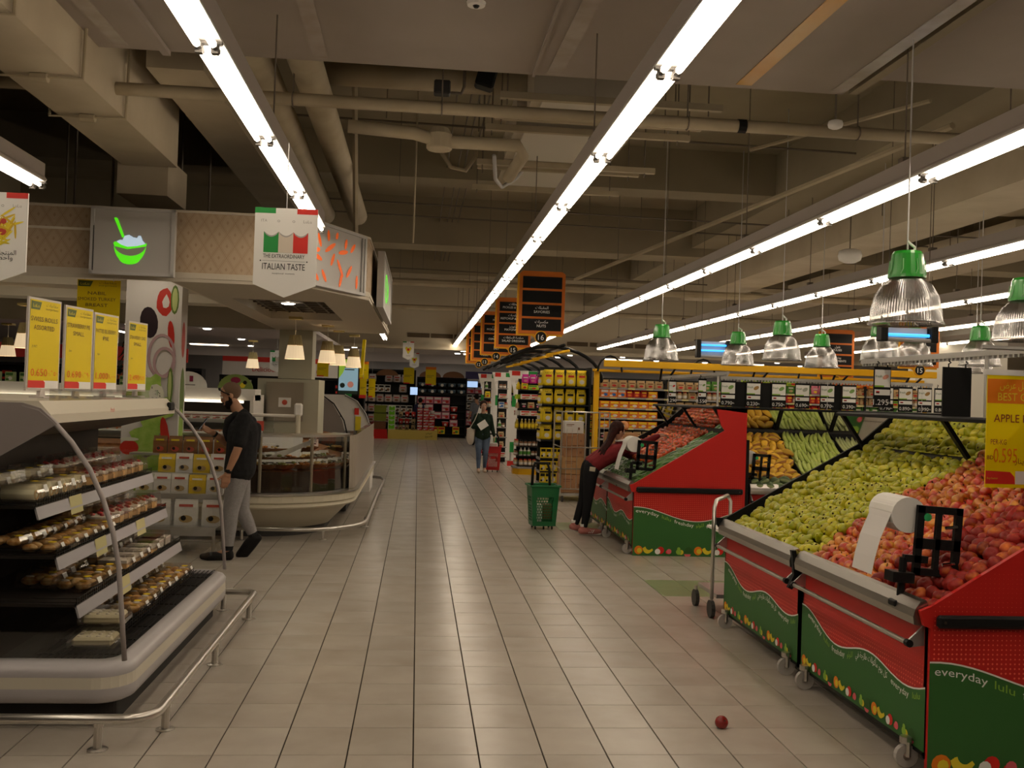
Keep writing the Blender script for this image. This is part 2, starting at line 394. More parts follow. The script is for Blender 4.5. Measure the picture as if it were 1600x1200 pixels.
d3 = thing('ceiling_duct', 'tall shadowy duct left of the pair of fat pipes', 'duct', (-1.8, 8, 3.9))
MB().bx(-2.0, -1.6, 7.2, 13, 3.95, 4.9).rbox((-1.8, 7.9, 4.1), (.34, .3, .3), .02).build('duct_body', duct_m, d3)
# box units right of the middle
acm = mat('unit_cream', (.5, .44, .34), .6)
for i, (x0, x1, y0, y1, z) in enumerate(((.78, 1.75, 7.25, 7.75, 3.95), (.72, 1.7, 7.95, 9.1, 3.9), (.74, 1.6, 9.4, 10.3, 3.92))):
    a = thing('air_unit', ('shallow metal ceiling unit with pale tray, %s of three stacked along the aisle' % ('nearest', 'middle', 'farthest')[i]), 'air unit', (x0, y0, z), 'ceiling air units')
    MB().bx(x0, x1, y0, y1, z, z + .3).build('casing', acm, a)
    MB().bx(x0 + .08, x1 - .04, y0 + .06, y1 - .06, z - .02, z).build('tray', mat('unit_tray', (.62, .58, .5), .5), a)
    for q_ in (y0 - .05, y1): MB().bx(x0 - .25, x1 + .45, q_, q_ + .05, z - .06, z - .01).build('support_channel', pipe_m, a)
    o = MB()
    for x in (x0 - .2, x1 + .35):
        for y in (y0 - .02, y1 + .02): o.bar((x, y, z - .1), (x, y, 5.0), .006, 5)
    o.build('hanger_rod', rod_m, a)
pipe('cable_bundle', [(.62, 9, 3.9), (.66, 9.3, 3.75), (.74, 9.5, 3.72), (.86, 9.5, 3.8), (.95, 9.45, 3.9)], .02, 'white cable bundle looping beside the ceiling units', 6, LGREY, 'cable')
sp = thing('ceiling_speaker', 'small black angular speaker hanging just beyond the slab edge', 'speaker', (.42, 7.3, 3.95))
MB().rbox((.42, 7.2, 4.03), (.14, .14, .17), .015, Matrix.Rotation(.25, 3, 'Y')).build('cabinet', BLACK, sp); MB().bar((.42, 7.2, 4.1), (.42, 7.2, 5), .01, 6).build('stem', rod_m, sp)
jb = thing('junction_box', 'dark square box sitting on the crossing ceiling pipe', 'box', (.12, 7.4, 3.9)); MB().rbox((.1, 7.2, 3.93), (.12, .1, .1), .01).build('body', DARK, jb); MB().tube([(.16, 7.2, 3.9), (.24, 7.2, 3.9), (.26, 7.2, 3.95), (.26, 7.2, 5)], .012, 6).build('conduit', rod_m, jb)
ds = thing('drum_speaker', 'round cream drum speaker hanging under the pipes', 'speaker', (.1, 7.9, 3.6)); MB().lathe([(.09, 0), (.1, .01), (.1, .12), (.07, .17)], 16, (.1, 7.7, 3.6)).build('drum', pipe_m, ds)
for i, (x, y, z, r) in enumerate(((5.46, 12.2, 3.56, .15), (2.95, 6.9, 3.72, .055))):
    g = thing('globe_speaker', ('large white globe speaker hanging above the produce islands' if i == 0 else 'small pale dome fixed near the slab edge on the right'), 'speaker', (x, y, z))
    MB().lathe([(r * .5, 0), (r * .9, r * .2), (r, r * .6), (r * .9, r), (r * .5, r * 1.15)], 14, (x, y, z)).build('globe', WHITE, g, smooth=True); MB().bar((x, y, z + r), (x, y, 5.0 if i == 0 else 3.99), .008, 5).build('stem', rod_m, g)
sm = thing('smoke_detector', 'round white smoke detector on the lowered slab', 'detector', (.35, 3.75, 3.88))
MB().lathe([(.05, .0), (.055, .02)], 14, (.25, 5.35, 3.878)).build('body', WHITE, sm); MB().lathe([(.012, -.012), (.02, 0)], 8, (.25, 5.35, 3.878)).build('sensor', BLACK, sm)
sm.location = (.25, 5.5, 3.88)
for c in sm.children: c.data.transform(Matrix.Translation((.1, -1.6, 0)))
# tape strips stuck to the slab
tape = mat('clear_tape', (.42, .37, .33), .25, noise=((.34, .29, .25), 6, .35, .7)); ytape = mat('yellow_tape', (.50, .24, .012), .3, noise=((.5, .36, .15), 1.2, .45, .8))
def strip(x0, y0, x1, y1, w, z, m, label):
    mb = MB(); mb.add([(x0 - w / 2, y0, z), (x0 + w / 2, y0, z), (x1 + w / 2, y1, z), (x1 - w / 2, y1, z), (x0 - w / 2, y0, z - .003), (x0 + w / 2, y0, z - .003), (x1 + w / 2, y1, z - .003), (x1 - w / 2, y1, z - .003)], [(7, 6, 5, 4), (0, 1, 5, 4), (1, 2, 6, 5), (2, 3, 7, 6), (3, 0, 4, 7)])
    tag(mb.build('tape_strip', m), label, 'tape', 'tape strips on the slab')
strip(-.69, 3, -.72, 6.6, .1, 3.899, tape, 'clear tape strip on the slab right of the left strip light')
strip(.95, 3, .85, 6.6, .11, 3.899, tape, 'clear tape strip on the slab left of the middle strip light')
strip(2.21, 3, 2.16, 6.6, .11, 3.899, ytape, 'yellowed tape strip on the slab right of the middle strip light')
strip(2.86, 3, 2.84, 6.6, .1, 3.899, tape, 'crinkled clear tape strip nearest the slab joint at right')
strip(-2.05, 3, -2.0, 6.6, .1, 3.899, tape, 'dusty tape strip at upper left, beside the duct')
MB().bx(.7, .72, -2, 6.68, 3.885, 3.9).build('seam', slab_m, ceil); MB().bx(2.98, 3.05, 2, 6.75, 3.93, 4.0).build('edge_channel', conc, ceil)
MB().bx(-1.75, -1.7, 2, 6.68, 3.87, 3.9).build('seam', slab_m, ceil)
# conduits and rods
cm = MB()
for x, a in ((.28, 8.6), (.42, 8.6), (.5, 8.6), (.6, 8.6)): cm.bar((x, a, 4.6), (x * .9, 24, 4.6), .01, 5)
for y, z in ((10.2, 4.5), (13.5, 4.3), (15, 4.4), (19, 4.1)): cm.bar((-2, y, z), (8, y, z - .1), .012, 5)
cm.build('conduit', rod_m, ceil)
cm = MB(); cm.bar((-7, 18.3, 3.75), (20, 18.3, 3.75), .07, 8); cm.bar((-7, 25.3, 3.9), (20, 25.3, 3.9), .07, 8); cm.bar((2.5, 16, 3.65), (4.4, 7.9, 4.1), .03, 6); cm.bar((3.3, 9.8, 4.3), (4.2, 7.9, 4.3), .02, 6)
tag(cm.build('sprinkler_pipes', pipe_m), 'thin cream sprinkler pipes crossing high above the aisle', 'pipe')
random.seed(3); cm = MB()
for k in range(46):
    x = random.uniform(-.6, 9); y = random.uniform(8.5, 24); cm.bar((x, y, 5), (x, y, random.uniform(3.9, 4.5)), .006, 4)
for k in range(12):
    x = random.uniform(-7, -1.6); y = random.uniform(9.2, 12); cm.bar((x, y, 5), (x, y, 3.3), .012, 5)
cm.build('hanger_rods', rod_m, ceil, kind='stuff')
cm = MB(); cm.tube([(.05, 9.9, 4.35), (.1, 9.9, 4.2), (.25, 9.9, 3.98), (.4, 9.9, 3.95), (.5, 9.9, 4.1), (.5, 9.9, 4.35)], .022, 6); cm.bar((-.1, 9.9, 3.2), (-.1, 9.9, 5), .01, 5); cm.bar((-.72, 10.8, 3.1), (-.72, 9.6, 5), .03, 6)
tag(cm.build('hanging_cable', pipe_m), 'pale looping cable hanging from conduits above the deli corner', 'cable')
for y, z, x in ((13.9, 3.9, 5.6), (19, 4.0, 8.2)):
    MB().bx(x, x + .8, y - 6, y + 7, z, z + .4).build('ceiling_duct', duct_m)
    tag(bpy.context.scene.objects[-1] if False else bpy.data.objects[[o.name for o in bpy.data.objects if o.name.startswith('ceiling_duct') and o.type == 'MESH'][-1]], 'long flat duct over the right-hand strip lights, %s one' % ('nearer' if y < 15 else 'farther'), 'duct')

# ------------------------------------------------------------ deli canopy with its fascia signs
paper = bpy.data.materials.new('diamond_wallpaper'); MATS['paper'] = paper; paper.use_nodes = True; nt = paper.node_tree; b = nt.nodes['Principled BSDF']; b.inputs['Roughness'].default_value = .7
tc = nt.nodes.new('ShaderNodeTexCoord'); sx = nt.nodes.new('ShaderNodeSeparateXYZ'); nt.links.new(tc.outputs['Object'], sx.inputs[0])
def mth(op, a, b_=None, c=None):
    n = nt.nodes.new('ShaderNodeMath'); n.operation = op
    for i, q in enumerate((a, b_, c)):
        if q is None: continue
        if isinstance(q, (int, float)): n.inputs[i].default_value = q
        else: nt.links.new(q, n.inputs[i])
    return n.outputs[0]
u = mth('DIVIDE', mth('ADD', sx.outputs['X'], sx.outputs['Y']), .13); v = mth('DIVIDE', sx.outputs['Z'], .2)
d1 = mth('ABSOLUTE', mth('SUBTRACT', mth('FRACT', mth('ADD', u, v)), .5)); d2_ = mth('ABSOLUTE', mth('SUBTRACT', mth('FRACT', mth('SUBTRACT', u, v)), .5))
md = mth('MAXIMUM', d1, d2_); ln = mth('GREATER_THAN', md, .465); ln2 = mth('MULTIPLY', mth('GREATER_THAN', md, .38), mth('LESS_THAN', md, .41)); dot = mth('LESS_THAN', md, .09)
k_ = mth('MAXIMUM', mth('MAXIMUM', ln, ln2), dot)
mx = nt.nodes.new('ShaderNodeMix'); mx.data_type = 'RGBA'; mx.inputs[6].default_value = (.52, .40, .27, 1); mx.inputs[7].default_value = (.42, .30, .19, 1); nt.links.new(k_, mx.inputs[0]); nt.links.new(mx.outputs[2], b.inputs['Base Color'])
cream = mat('canopy_cream', (.62, .56, .46), .6); sign_grey = mat('sign_grey', (.52, .50, .48), .5)
A, B_, Cc, D_ = (-14, 8.55), (-1.0, 8.62), (-.52, 9.62), (-.5, 15.2)
can = thing('deli_canopy', 'beige canopy with diamond wallpaper fascia over the deli counters', 'canopy', (-4, 9, 2.6))
def wallseg(p, q, z0, z1, t, name, m, parent):
    p, q = Vector((*p, 0)), Vector((*q, 0)); d = (q - p).normalized(); n = Vector((d.y, -d.x, 0)); mb = MB()
    vs = []
    for z in (z0, z1):
        for a in (p, q):
            vs += [a + Vector((0, 0, z)), a + n * t + Vector((0, 0, z))]
    mb.add(vs, [(0, 1, 3, 2), (4, 6, 7, 5), (0, 4, 5, 1), (2, 3, 7, 6), (1, 5, 7, 3), (0, 2, 6, 4)]); return mb.build(name, m, parent)
for p, q in ((A, B_), (B_, Cc), (Cc, D_)):
    wallseg(p, q, 2.66, 3.17, -.12, 'fascia', paper, can)
    wallseg(p, q, 2.58, 2.66, .02, 'cornice', cream, can); wallseg(p, q, 2.61, 2.625, .03, 'cornice_line', cream, can); wallseg(p, q, 3.17, 3.19, .015, 'top_edge', cream, can)
# soffit with a recessed dark grille
sf = MB(); z = 2.6
pts = [A, B_, Cc, D_, (-14, 15.2)]
hole = [(-3.4, 10.2), (-1.75, 10.2), (-1.75, 12.9), (-3.4, 12.9)]
LX = -2.15
sf.add([(LX, 8.6, z), (*B_, z), (-1.0, 10.2, z), (LX, 10.2, z)], [(0, 1, 2, 3)]); sf.add([(*B_, z), (*Cc, z), (-.51, 10.2, z), (-1.0, 10.2, z)], [(0, 1, 2, 3)])
sf.bx(LX, -1.95, 10.2, 12.9, z, z + .01); sf.bx(-.95, -.52, 10.2, 12.9, z, z + .01); sf.bx(LX, -.52, 12.9, 15.2, z, z + .01)
sf.build('soffit', cream, can)
hs = MB(); hs.bx(-14, LX, 8.6, 15.2, 2.98, 3.0).bx(LX - .02, LX, 8.65, 15.2, 2.6, 2.98); hs.build('high_soffit', mat('high_soffit_white', (.8, .74, .62), .6), can)
canopy_fill = mat('canopy_fill_glow', (1, 1, 1), .5, emit=(1, .86, .66), es=55)  # downlights added out of sight to brighten the area below the high soffit
for x_, y_ in ((-2.6, 9.3), (-3.6, 9.3), (-4.8, 9.3), (-2.9, 10.5), (-4.2, 10.5), (-5.6, 10.5), (-3.2, 12.4), (-4.8, 12.4), (-6.5, 12.4)): MB().lathe([(.0, -.02), (.06, -.02), (.08, 0)], 10, (x_, y_, 2.98)).build('downlight', canopy_fill, can)
for y_ in (9.6, 11.6, 13.4): MB().bx(-14, LX - .02, y_, y_ + .5, 2.80, 2.98).build('soffit_step', mat('high_soffit_white'), can)
gm = mat('grille_dark', (.06, .05, .04), .6)
MB().bx(-1.95, -.95, 10.2, 12.9, 2.78, 2.79).build('recess', gm, can)
MB().bx(-1.95, -1.91, 10.2, 12.9, 2.6, 2.79).bx(-.99, -.95, 10.2, 12.9, 2.6, 2.79).bx(-1.95, -.95, 12.86, 12.9, 2.6, 2.79).bx(-1.95, -.95, 10.2, 10.24, 2.6, 2.79).build('recess_edge', cream, can)
g = MB()
for k in range(9): g.bx(-1.95, -.95, 10.3 + .3 * k, 10.32 + .3 * k, 2.68, 2.7)
for k in range(6): g.bx(-1.85 + .17 * k, -1.83 + .17 * k, 10.2, 12.9, 2.68, 2.7)
g.build('grille', rod_m, can)
MB().lathe([(.0, -.01), (.06, -.01), (.08, 0)], 10, (-1.5, 11.4, 2.67)).build('downlight', mat('downlight_glow'), can)
def frame_sign(name, label, o, u, v, w, h, t=.05, face=sign_grey, bar=True):
    P = plane(o, u, v); n = Vector(u).cross(Vector(v)).normalized(); s = thing(name, label, 'sign', P(w / 2, 0, 0))
    MB().prism([(0, 0), (w, 0), (w, h), (0, h)], lambda a, b, c: P(a, b, c), .0, t).build('panel', face, s)
    e = MB()
    for q in (rect(0, 0, w, .025), rect(0, h - .025, w, h), rect(0, 0, .03, h), rect(w - .03, 0, w, h)): e.prism(q, lambda a, b, c: P(a, b, c), t, t + .012)
    e.build('frame', LGREY, s)
    return s, plane(P(0, 0, t), u, v)
glow_g = mat('green_glow', (.1, .6, .02), .5, emit=(.10, .9, .01), es=.75); glow_b = mat('pale_blue_glow', (.7, .85, .95), .5, emit=(.62, .82, 1), es=.55)
s, P = frame_sign('spoon_sign', 'grey fascia sign with a lit green bowl, spoon and white heap', (-2.74, 8.5, 2.6), (1, .005, 0), (0, 0, 1), .68, .56)
MB().prism([(.025, .03), (.03, .03), (.03, .4), (.025, .4)], lambda a, b, c: P(a, b, c), .0, .015).build('groove', DARK, s)
def arc(cx, cy, rx, ry, a0, a1, n=14): return [(cx + rx * math.cos(a0 + (a1 - a0) * k / n), cy + ry * math.sin(a0 + (a1 - a0) * k / n)) for k in range(n + 1)]
sh = [(0, [(.185, .47), (.2, .475), (.215, .465), (.275, .315), (.255, .31)]),
      (0, arc(.32, .26, .13, .17, PI, 2 * PI) + arc(.32, .26, .13, .1, 2 * PI, PI)[1:] ),
      (0, arc(.32, .14, .085, .05, PI, 2 * PI) + arc(.32, .14, .085, .03, 2 * PI, PI)[1:]),
      (0, [(.185, .26), (.2, .275), (.3, .24), (.455, .27), (.45, .245), (.3, .215), (.2, .235)]),
      (1, [(.21, .275), (.235, .29), (.26, .29), (.275, .325), (.31, .335), (.345, .315), (.375, .31), (.385, .33), (.405, .33), (.42, .29), (.445, .265), (.38, .245), (.3, .235), (.25, .25)])]
MBp = prints(P, sh, 'lit_bowl', s, [glow_g, glow_b], .004)
# orange grains sign on the chamfer
dx, dy = Cc[0] - B_[0], Cc[1] - B_[1]; dl_ = math.hypot(dx, dy); du = (dx / dl_, dy / dl_, 0); nn = Vector((du[1], -du[0], 0))
o = Vector((B_[0], B_[1], 2.6)) + Vector(du) * (-.05) + nn * .03
s, P = frame_sign('grains_sign', 'grey chamfered fascia sign with orange rice grains', o, du, (0, 0, 1), .96, .56)
og = mat('orange_glow', (.8, .13, .01), .5, emit=(.9, .12, .005), es=.3)
gr = [(.1, .4, 2.0, .13), (.26, .46, 1.7, .1), (.42, .48, 1.2, .07), (.6, .43, 1.3, .1), (.74, .41, .8, .12), (.3, .36, .5, .2), (.55, .35, .2, .17), (.06, .31, .2, .1), (.08, .25, -.25, .14), (.35, .26, 1.1, .13), (.5, .2, -.9, .19), (.68, .19, .9, .15), (.52, .1, 1.25, .15), (.2, .1, -.9, .13), (.06, .08, -.7, .1), (.84, .11, 1.55, .13), (.0, .17, -.4, .08)]
for u_, v_, a_, l_ in gr: prints(P, [(0, disc(u_ * .9 + .04, v_, l_ / 2, 12, .021, a_))], 'grain', s, [og], .004)
MB().prism([(.87, .03), (.885, .03), (.885, .53), (.87, .53)], lambda a, b, c: P(a, b, c), .0, .012).build('groove', GREY, s)
# side sign with green outline writing
s, P = frame_sign('fish_sign', 'grey side fascia sign with glowing green outline on the aisle face', (-.46, 10.3, 2.58), (.004, 1, 0), (0, 0, 1), 2.6, .58, .06)
prints(P, [(0, arc(.9, .28, .35, .16, 0, 2 * PI, 20)[:11] + arc(.9, .28, .3, .12, PI, 0, 10)), (0, arc(.9, .28, .35, .16, PI, 2 * PI, 10) + arc(.9, .28, .3, .12, 2 * PI, PI, 10)), (0, [(1.2, .28), (1.5, .42), (1.46, .28), (1.5, .14)]), (0, disc(.72, .3, .03)), (0, rect(.8, .16, .84, .4)), (0, rect(.95, .16, .99, .4))], 'green_outline', s, [glow_g], .004)

# ------------------------------------------------------------ hanging pennants
def pennant(name, label, x, y, z0, w, h, art, top=None, yaw=0, grp=None):
    s = thing(name, label, 'banner', (x, y, z0), grp); R = Matrix.Rotation(yaw, 3, 'Z')
    P = plane(Vector((x, y, z0)) - R @ Vector((w / 2, 0, 0)), R @ Vector((1, 0, 0)), (0, 0, 1)); t = .012
    MB().prism([(0, h * .14), (w / 2, 0), (w, h * .14), (w, h), (0, h)], lambda a, b, c: P(a, b, c), -t, 0).build('board', WPRINT, s)
    MB().bar((x, y, z0 + h), (x, y, top or 3.05), .003, 5).build('cord', LGREY, s)
    prints(P, [(0, rect(0, h - .03, w * .33, h))], 'green_band', s, [mat('flag_green', (.02, .25, .05), .5)]); prints(P, [(0, rect(w * .67, h - .03, w, h))], 'red_band', s, [mat('flag_red', (.6, .03, .02), .5)])
    letters(P, [('ITA', w * .15, h * .84, .022, 0), ('o', w * .38, h * .84, .03, 0), ('o', w * .62, h * .84, .03, 0), ('LuLu', w * .84, h * .84, .024, 0)], s, [mat('faint_print', (.4, .38, .36), .6)])
    if art == 'flag':
        fl_ = []
        for i, m_ in enumerate((0, 1, 2)):
            u0 = w * (.15 + .235 * i); u1 = w * (.15 + .235 * (i + 1)); v0, v1 = h * .50, h * .735
            fl_.append((i, [(u0, v0), (u1, v0), (u1, v1)] + [(u1 + (u0 - u1) * q / 8, v1 - .022 * math.sin(PI * q / 8)) for q in range(1, 8)] + [(u0, v1)]))
            fl_.append((3, [(u1, v1)] + [(u1 + (u0 - u1) * q / 8, v1 - .022 * math.sin(PI * q / 8)) for q in range(1, 8)] + [(u0, v1)] + [(u0 + (u1 - u0) * q / 8, v1 - .022 * math.sin(PI * q / 8) - .008) for q in range(1, 8)]))
        prints(P, fl_, 'flag', s, [mat('flag_green'), mat('flag_ivory', (.66, .58, .48), .5), mat('flag_red'), mat('faint_print')])
        letters(P, [('THE EXTRAORDINARY', w * .48, h * .44, .03, 0, w * .66), ('ITALIAN TASTE', w * .48, h * .31, .05, 0, w * .68), ('exceptional  moments', w * .48, h * .26, .012, 0, w * .36)], s, [KPRINT])
        prints(P, [(0, rect(w * .14, h * .405, w * .82, h * .408)), (0, disc(w * .11, h * .406, .004)), (0, disc(w * .85, h * .406, .004))], 'rule', s, [KPRINT])
    elif art == 'pasta':
        rr = random.Random(5); it = []
        for k in range(46): it.append((rr.choice((0, 0, 0, 1)), disc(w * (.6 + rr.gauss(0, .09)), h * (.62 + rr.gauss(0, .07)), .05, 10, .006, rr.uniform(0, PI))))
        for k in range(14): it.append((2, disc(w * (.5 + rr.gauss(0, .07)), h * (.6 + rr.gauss(0, .05)), rr.uniform(.01, .022), 8)))
        for k in range(5): it.append((3, disc(w * (.5 + rr.gauss(0, .04)), h * (.66 + rr.gauss(0, .02)), .02, 8, .01, rr.uniform(0, PI))))
        prints(P, it, 'pasta_print', s, [BANANA, mat('dark_yellow_print', (.6, .4, .02), .5), mat('sauce_print', (.45, .05, .03), .5), LGREEN])
        letters(P, [(arab('المنتجات الايطالية'), w * .5, h * .32, .035, 0, w * .7), (arab('واحصلوا على'), w * .5, h * .265, .035, 0, w * .6)], s, [KPRINT])
    else:
        prints(P, [(0, [(w * .5, h * .3), (w * .2, h * .62), (w * .3, h * .72), (w * .5, h * .64), (w * .7, h * .72), (w * .8, h * .62)]), (1, disc(w * .5, h * .56, w * .12))], 'heart_print', s, [BANANA, RED])
        letters(P, [('taste', w * .5, h * .2, .06, 0)], s, [mat('faint_print')])
    return s
pennant('flag_banner', 'white pennant reading the extraordinary Italian taste', -.75, 5.5, 2.2, .34, .49, 'flag', yaw=-.03)
pennant('pasta_banner', 'white pennant with pasta picture cut by the left frame edge', -2.28, 5.5, 2.21, .34, .49, 'pasta', yaw=-.03)
pennant('heart_banner', 'small white pennant with a yellow heart, nearer of the two down the aisle', -.3, 27, 2.6, .3, .5, 'heart', top=2.95, grp='heart pennants')
pennant('heart_banner', 'small white pennant with a yellow heart, farther and lit one', -.15, 32, 2.5, .3, .5, 'heart', top=3.0, grp='heart pennants')
pennant('flag_banner', 'tiny white flag pennant above the far freezers left of the steel hood', -2.6, 18.5, 2.0, .26, .4, 'flag', top=2.6)
# ------------------------------------------------------------ produce islands
panel_red = mat('panel_red', (.50, .014, .010), .42, noise=((.46, .012, .009), 2, .3, .8), spec=.4)
bin_black = mat('bin_black', (.010, .010, .010), .5)
def fruit_row(P, u0, u1, v, s, parent, rr):
    kinds = [None] * 6; k = 0; u = u0; mats = [ORANGE, BANANA, RED, WPRINT, LGREEN, PINKP, mat('dark_green_print', (.03, .1, .02), .5)]
    sh = []
    while u < u1 - s:
        k = k % 6; cx = u + s / 2
        if k == 0: sh += [(0, disc(cx, v + s * .5, s * .5, 12)), (1, disc(cx + s * .1, v + s * .45, s * .3, 8))]
        elif k == 1:
            for q in (-.3, 0, .3): sh.append((1, arc(cx + q * s * .3, v + s * .9 + q * s * .2, s * .6, s * .75, PI * 1.05, PI * 1.8, 7) + arc(cx + q * s * .3, v + s * .9 + q * s * .2, s * .42, s * .45, PI * 1.8, PI * 1.05, 7)))
        elif k == 2: sh += [(2, disc(cx + s * .15, v + s * .5, s * .42, 12)), (3, disc(cx - s * .2, v + s * .35, s * .33, 10)), (2, disc(cx - s * .2, v + s * .35, s * .1, 6))]
        elif k == 3: sh += [(5, disc(cx, v + s * .38, s * .3, 10)), (2, disc(cx - s * .2, v + s * .3, s * .2, 8))]
        elif k == 4: sh += [(4, disc(cx, v + s * .35, s * .33, 10)), (4, disc(cx, v + s * .7, s * .2, 8)), (1, disc(cx + s * .3, v + s * .3, s * .28, 10))]
        else: sh += [(6, arc(cx, v + s * .25, s * .5, s * .7, 0, PI, 10)), (5, arc(cx - s * .1, v + s * .1, s * .4, s * .3, PI, 2 * PI, 10))]
        u += s * (1.15 if k != 1 else 1.3); k += 1
    return prints(P, sh, 'fruit_print', parent, mats, .0028)
def wave_print(P, w, h, wave, words, parent, fs=.05, fruit=.055, dots=True, v1=None, umin=0.0, top=None):
    """green foot with a white wave line, dots over the red, writing along the wave, fruit along the foot"""
    N = 28; us = [umin + (w - umin) * k / N for k in range(N + 1)]
    prints(P, [(0, [(umin, .0)] + [(w, .0)] + [(u, wave(u)) for u in us[::-1]])], 'green_wave_print', parent, [GREEN], .001)
    prints(P, [(0, [(us[k], wave(us[k])), (us[k + 1], wave(us[k + 1])), (us[k + 1], wave(us[k + 1]) + .008), (us[k], wave(us[k]) + .008)]) for k in range(N)], 'white_wave_line', parent, [WPRINT], .0016)
    if dots:
        mb = MB(); st = .022; u = .02; v1 = v1 or .45
        while u < w - .02:
            v = wave(u) + .02; v -= v % st; v += st; b = v
            while v < v1:
                r = .0058 * max(.25, 1 - (v - b) / (v1 - b + .01))
                if top is None or v < top(u) - .02: mb.poly([P(u - r, v, .0012), P(u, v - r, .0012), P(u + r, v, .0012), P(u, v + r, .0012)])
                v += st
            u += st
        mb.build('dot_print', REDDOT, parent)
    for t, cu_, wd, mi in words:
        letters(P, [(t, cu_, -fs * 1.02, fs, 0, wd)], parent, [WPRINT if mi == 0 else LGREEN], 'writing', .0022, wave)
    fruit_row(P, .02, w - .01, .015, fruit, parent, random.Random(2))
AR1, AR2 = arab('كل يوم مأكولات طازجة في'), arab('اللولو')
def cart(F, plane_of, s0, s1, label, words, wave, end_arm=False):
    """one wheeled front unit; F(s, d, z) to world"""
    c = thing('produce_cart', label, 'display cart', F((s0 + s1) / 2, .1, 0), 'wheeled produce carts')
    def bxf(mb, a0, a1, d0, d1, z0, z1):
        p, q = F(a0, d0, z0), F(a1, d1, z1); mb.bx(min(p[0], q[0]), max(p[0], q[0]), min(p[1], q[1]), max(p[1], q[1]), z0, z1); return mb
    bxf(MB(), s0, s1, .045, .065, .11, .69).build('front_panel', panel_red, c)
    mb = MB(); bxf(mb, s0, s0 + .02, .045, .075, .08, .72); bxf(mb, s1 - .02, s1, .045, .075, .08, .72); bxf(mb, s0, s1, .045, .075, .09, .11); mb.build('corner_frame', BLACK, c)
    bxf(MB(), s0, s1, .07, .95, .14, .6).build('body', DARK, c)
    MB().prism([(.04, .815), (.015, .808), (-.012, .77), (-.02, .735), (-.015, .70), (.05, .690), (.06, .70), (.05, .80)], lambda d, z, s: F(s, d, z), s0 + .01, s1 - .01).build('steel_lip', mat('lip_steel', (.42, .40, .37), .3, 1.0), c)
    b = MB().bar(F(s0 + .03, -.03, .61), F(s1 - .03, -.03, .61), .013, 10).build('push_bar', STEEL, c)
    for s in (s0 + .03, s1 - .03):
        MB().prism([(.05, .70), (.05, .60), (-.03, .59), (-.045, .61), (-.02, .635)], lambda d, z, w: F(w, d, z), s - .006, s + .006).build('bar_bracket', ALU, c)
        MB().bar(F(s - .015, -.03, .61), F(s + .015, -.03, .61), .018, 10).build('bar_cap', BLACK, c)
    wm = mat('wheel_grey', (.42, .40, .37), .5)
    for s in (s0 + .12, s1 - .12):
        for d in (.02, .8):
            p = Vector(F(s, d, .055)); q = Vector(F(s + .02, d, .055)) - p
            wl = MB().bar(p - q * .7, p + q * .7, .055, 16).build('wheel', wm, c, smooth=False)
            MB().bar(p - q * .85, p + q * .85, .02, 8).build('hub', STEEL, wl)
            mb = MB(); mb.bar(p - q * 1.1, p - q * 1.1 + Vector((0, 0, .07)), .012, 6); mb.bar(p + q * 1.1, p + q * 1.1 + Vector((0, 0, .07)), .012, 6); mb.bar(p + Vector((0, 0, .06)), p + Vector((0, 0, .09)), .03, 8); mb.build('wheel_fork', STEEL, c)
    P = plane_of(s1, s0); P0_ = P; P = lambda a, b, d=.001: P0_(a, b, d + .004)  # origin at left end as seen
    wave_print(P, s1 - s0, .56, wave, words, c, .045, .066)
    return c
def holder(x, y, z, label, k=1.0, sheet=1):
    h = thing('bag_roll_holder', label, 'bag dispenser', (x, y, z), 'plastic bag dispensers')
    R = Matrix.Rotation(.06, 3, 'Y')
    def q(u, v, w=0): return Vector((x, y, z)) + R @ Vector((u * k, w * k, v * k))
    MB().bar(q(0, 0), q(.0, .22), .018 * k, 8).build('post', BLACK, h); MB().rbox(q(0, .0), (.09 * k, .07 * k, .03 * k), .006).build('clamp', BLACK, h)
    mb = MB()
    def cut(u0, u1, v0, v1): mb.prism(rect(u0, v0, u1, v1), lambda a, b, c: q(a, b, c), -.012, .012)
    for r in ((.05, .085, .14, .48), (.245, .28, .14, .48), (.05, .28, .445, .48), (.05, .28, .27, .32), (.05, .28, .14, .175), (.15, .175, .175, .445), (.0, .05, .2, .235), (.05, .12, .2, .235)): cut(*r)
    mb.build('frame', BLACK, h)
    cut2 = MB(); cut2.prism(rect(-.06, .1, .05, .15), lambda a, b, c: q(a, b, c), -.03, .06); cut2.build('tear_hook', BLACK, h)
    rl = MB().bar(q(.02, .425, .02), q(.02, .425, .27) if sheet > 0 else q(.02, .425, .2), .088 * k, 20).build('bag_roll', WPRINT, h, smooth=False)
    MB().bar(q(.02 + .08, .425, -.014), q(.1, .425, .03), .02 * k, 10).build('core', mat('core_green', (.03, .35, .12), .4), h)
    mb = MB(); pts = [(-.055, .47), (-.075, .4), (-.11, .3), (-.13, .2), (-.14, .12)]
    for a, b in zip(pts, pts[1:]): mb.add([q(a[0], a[1], .03), q(a[0], a[1], .25), q(b[0] , b[1], .25), q(b[0], b[1], .03)], [(0, 1, 2, 3)])
    mb.build('hanging_bag', mat('bag_white', (.8, .78, .76), .4), h)
    for v in (.38, .2):
        MB().bar(q(.19, v, -.02), q(.25, v + .01, -.02), .008 * k, 6).build('steel_roller', CHROME, h)
    return h
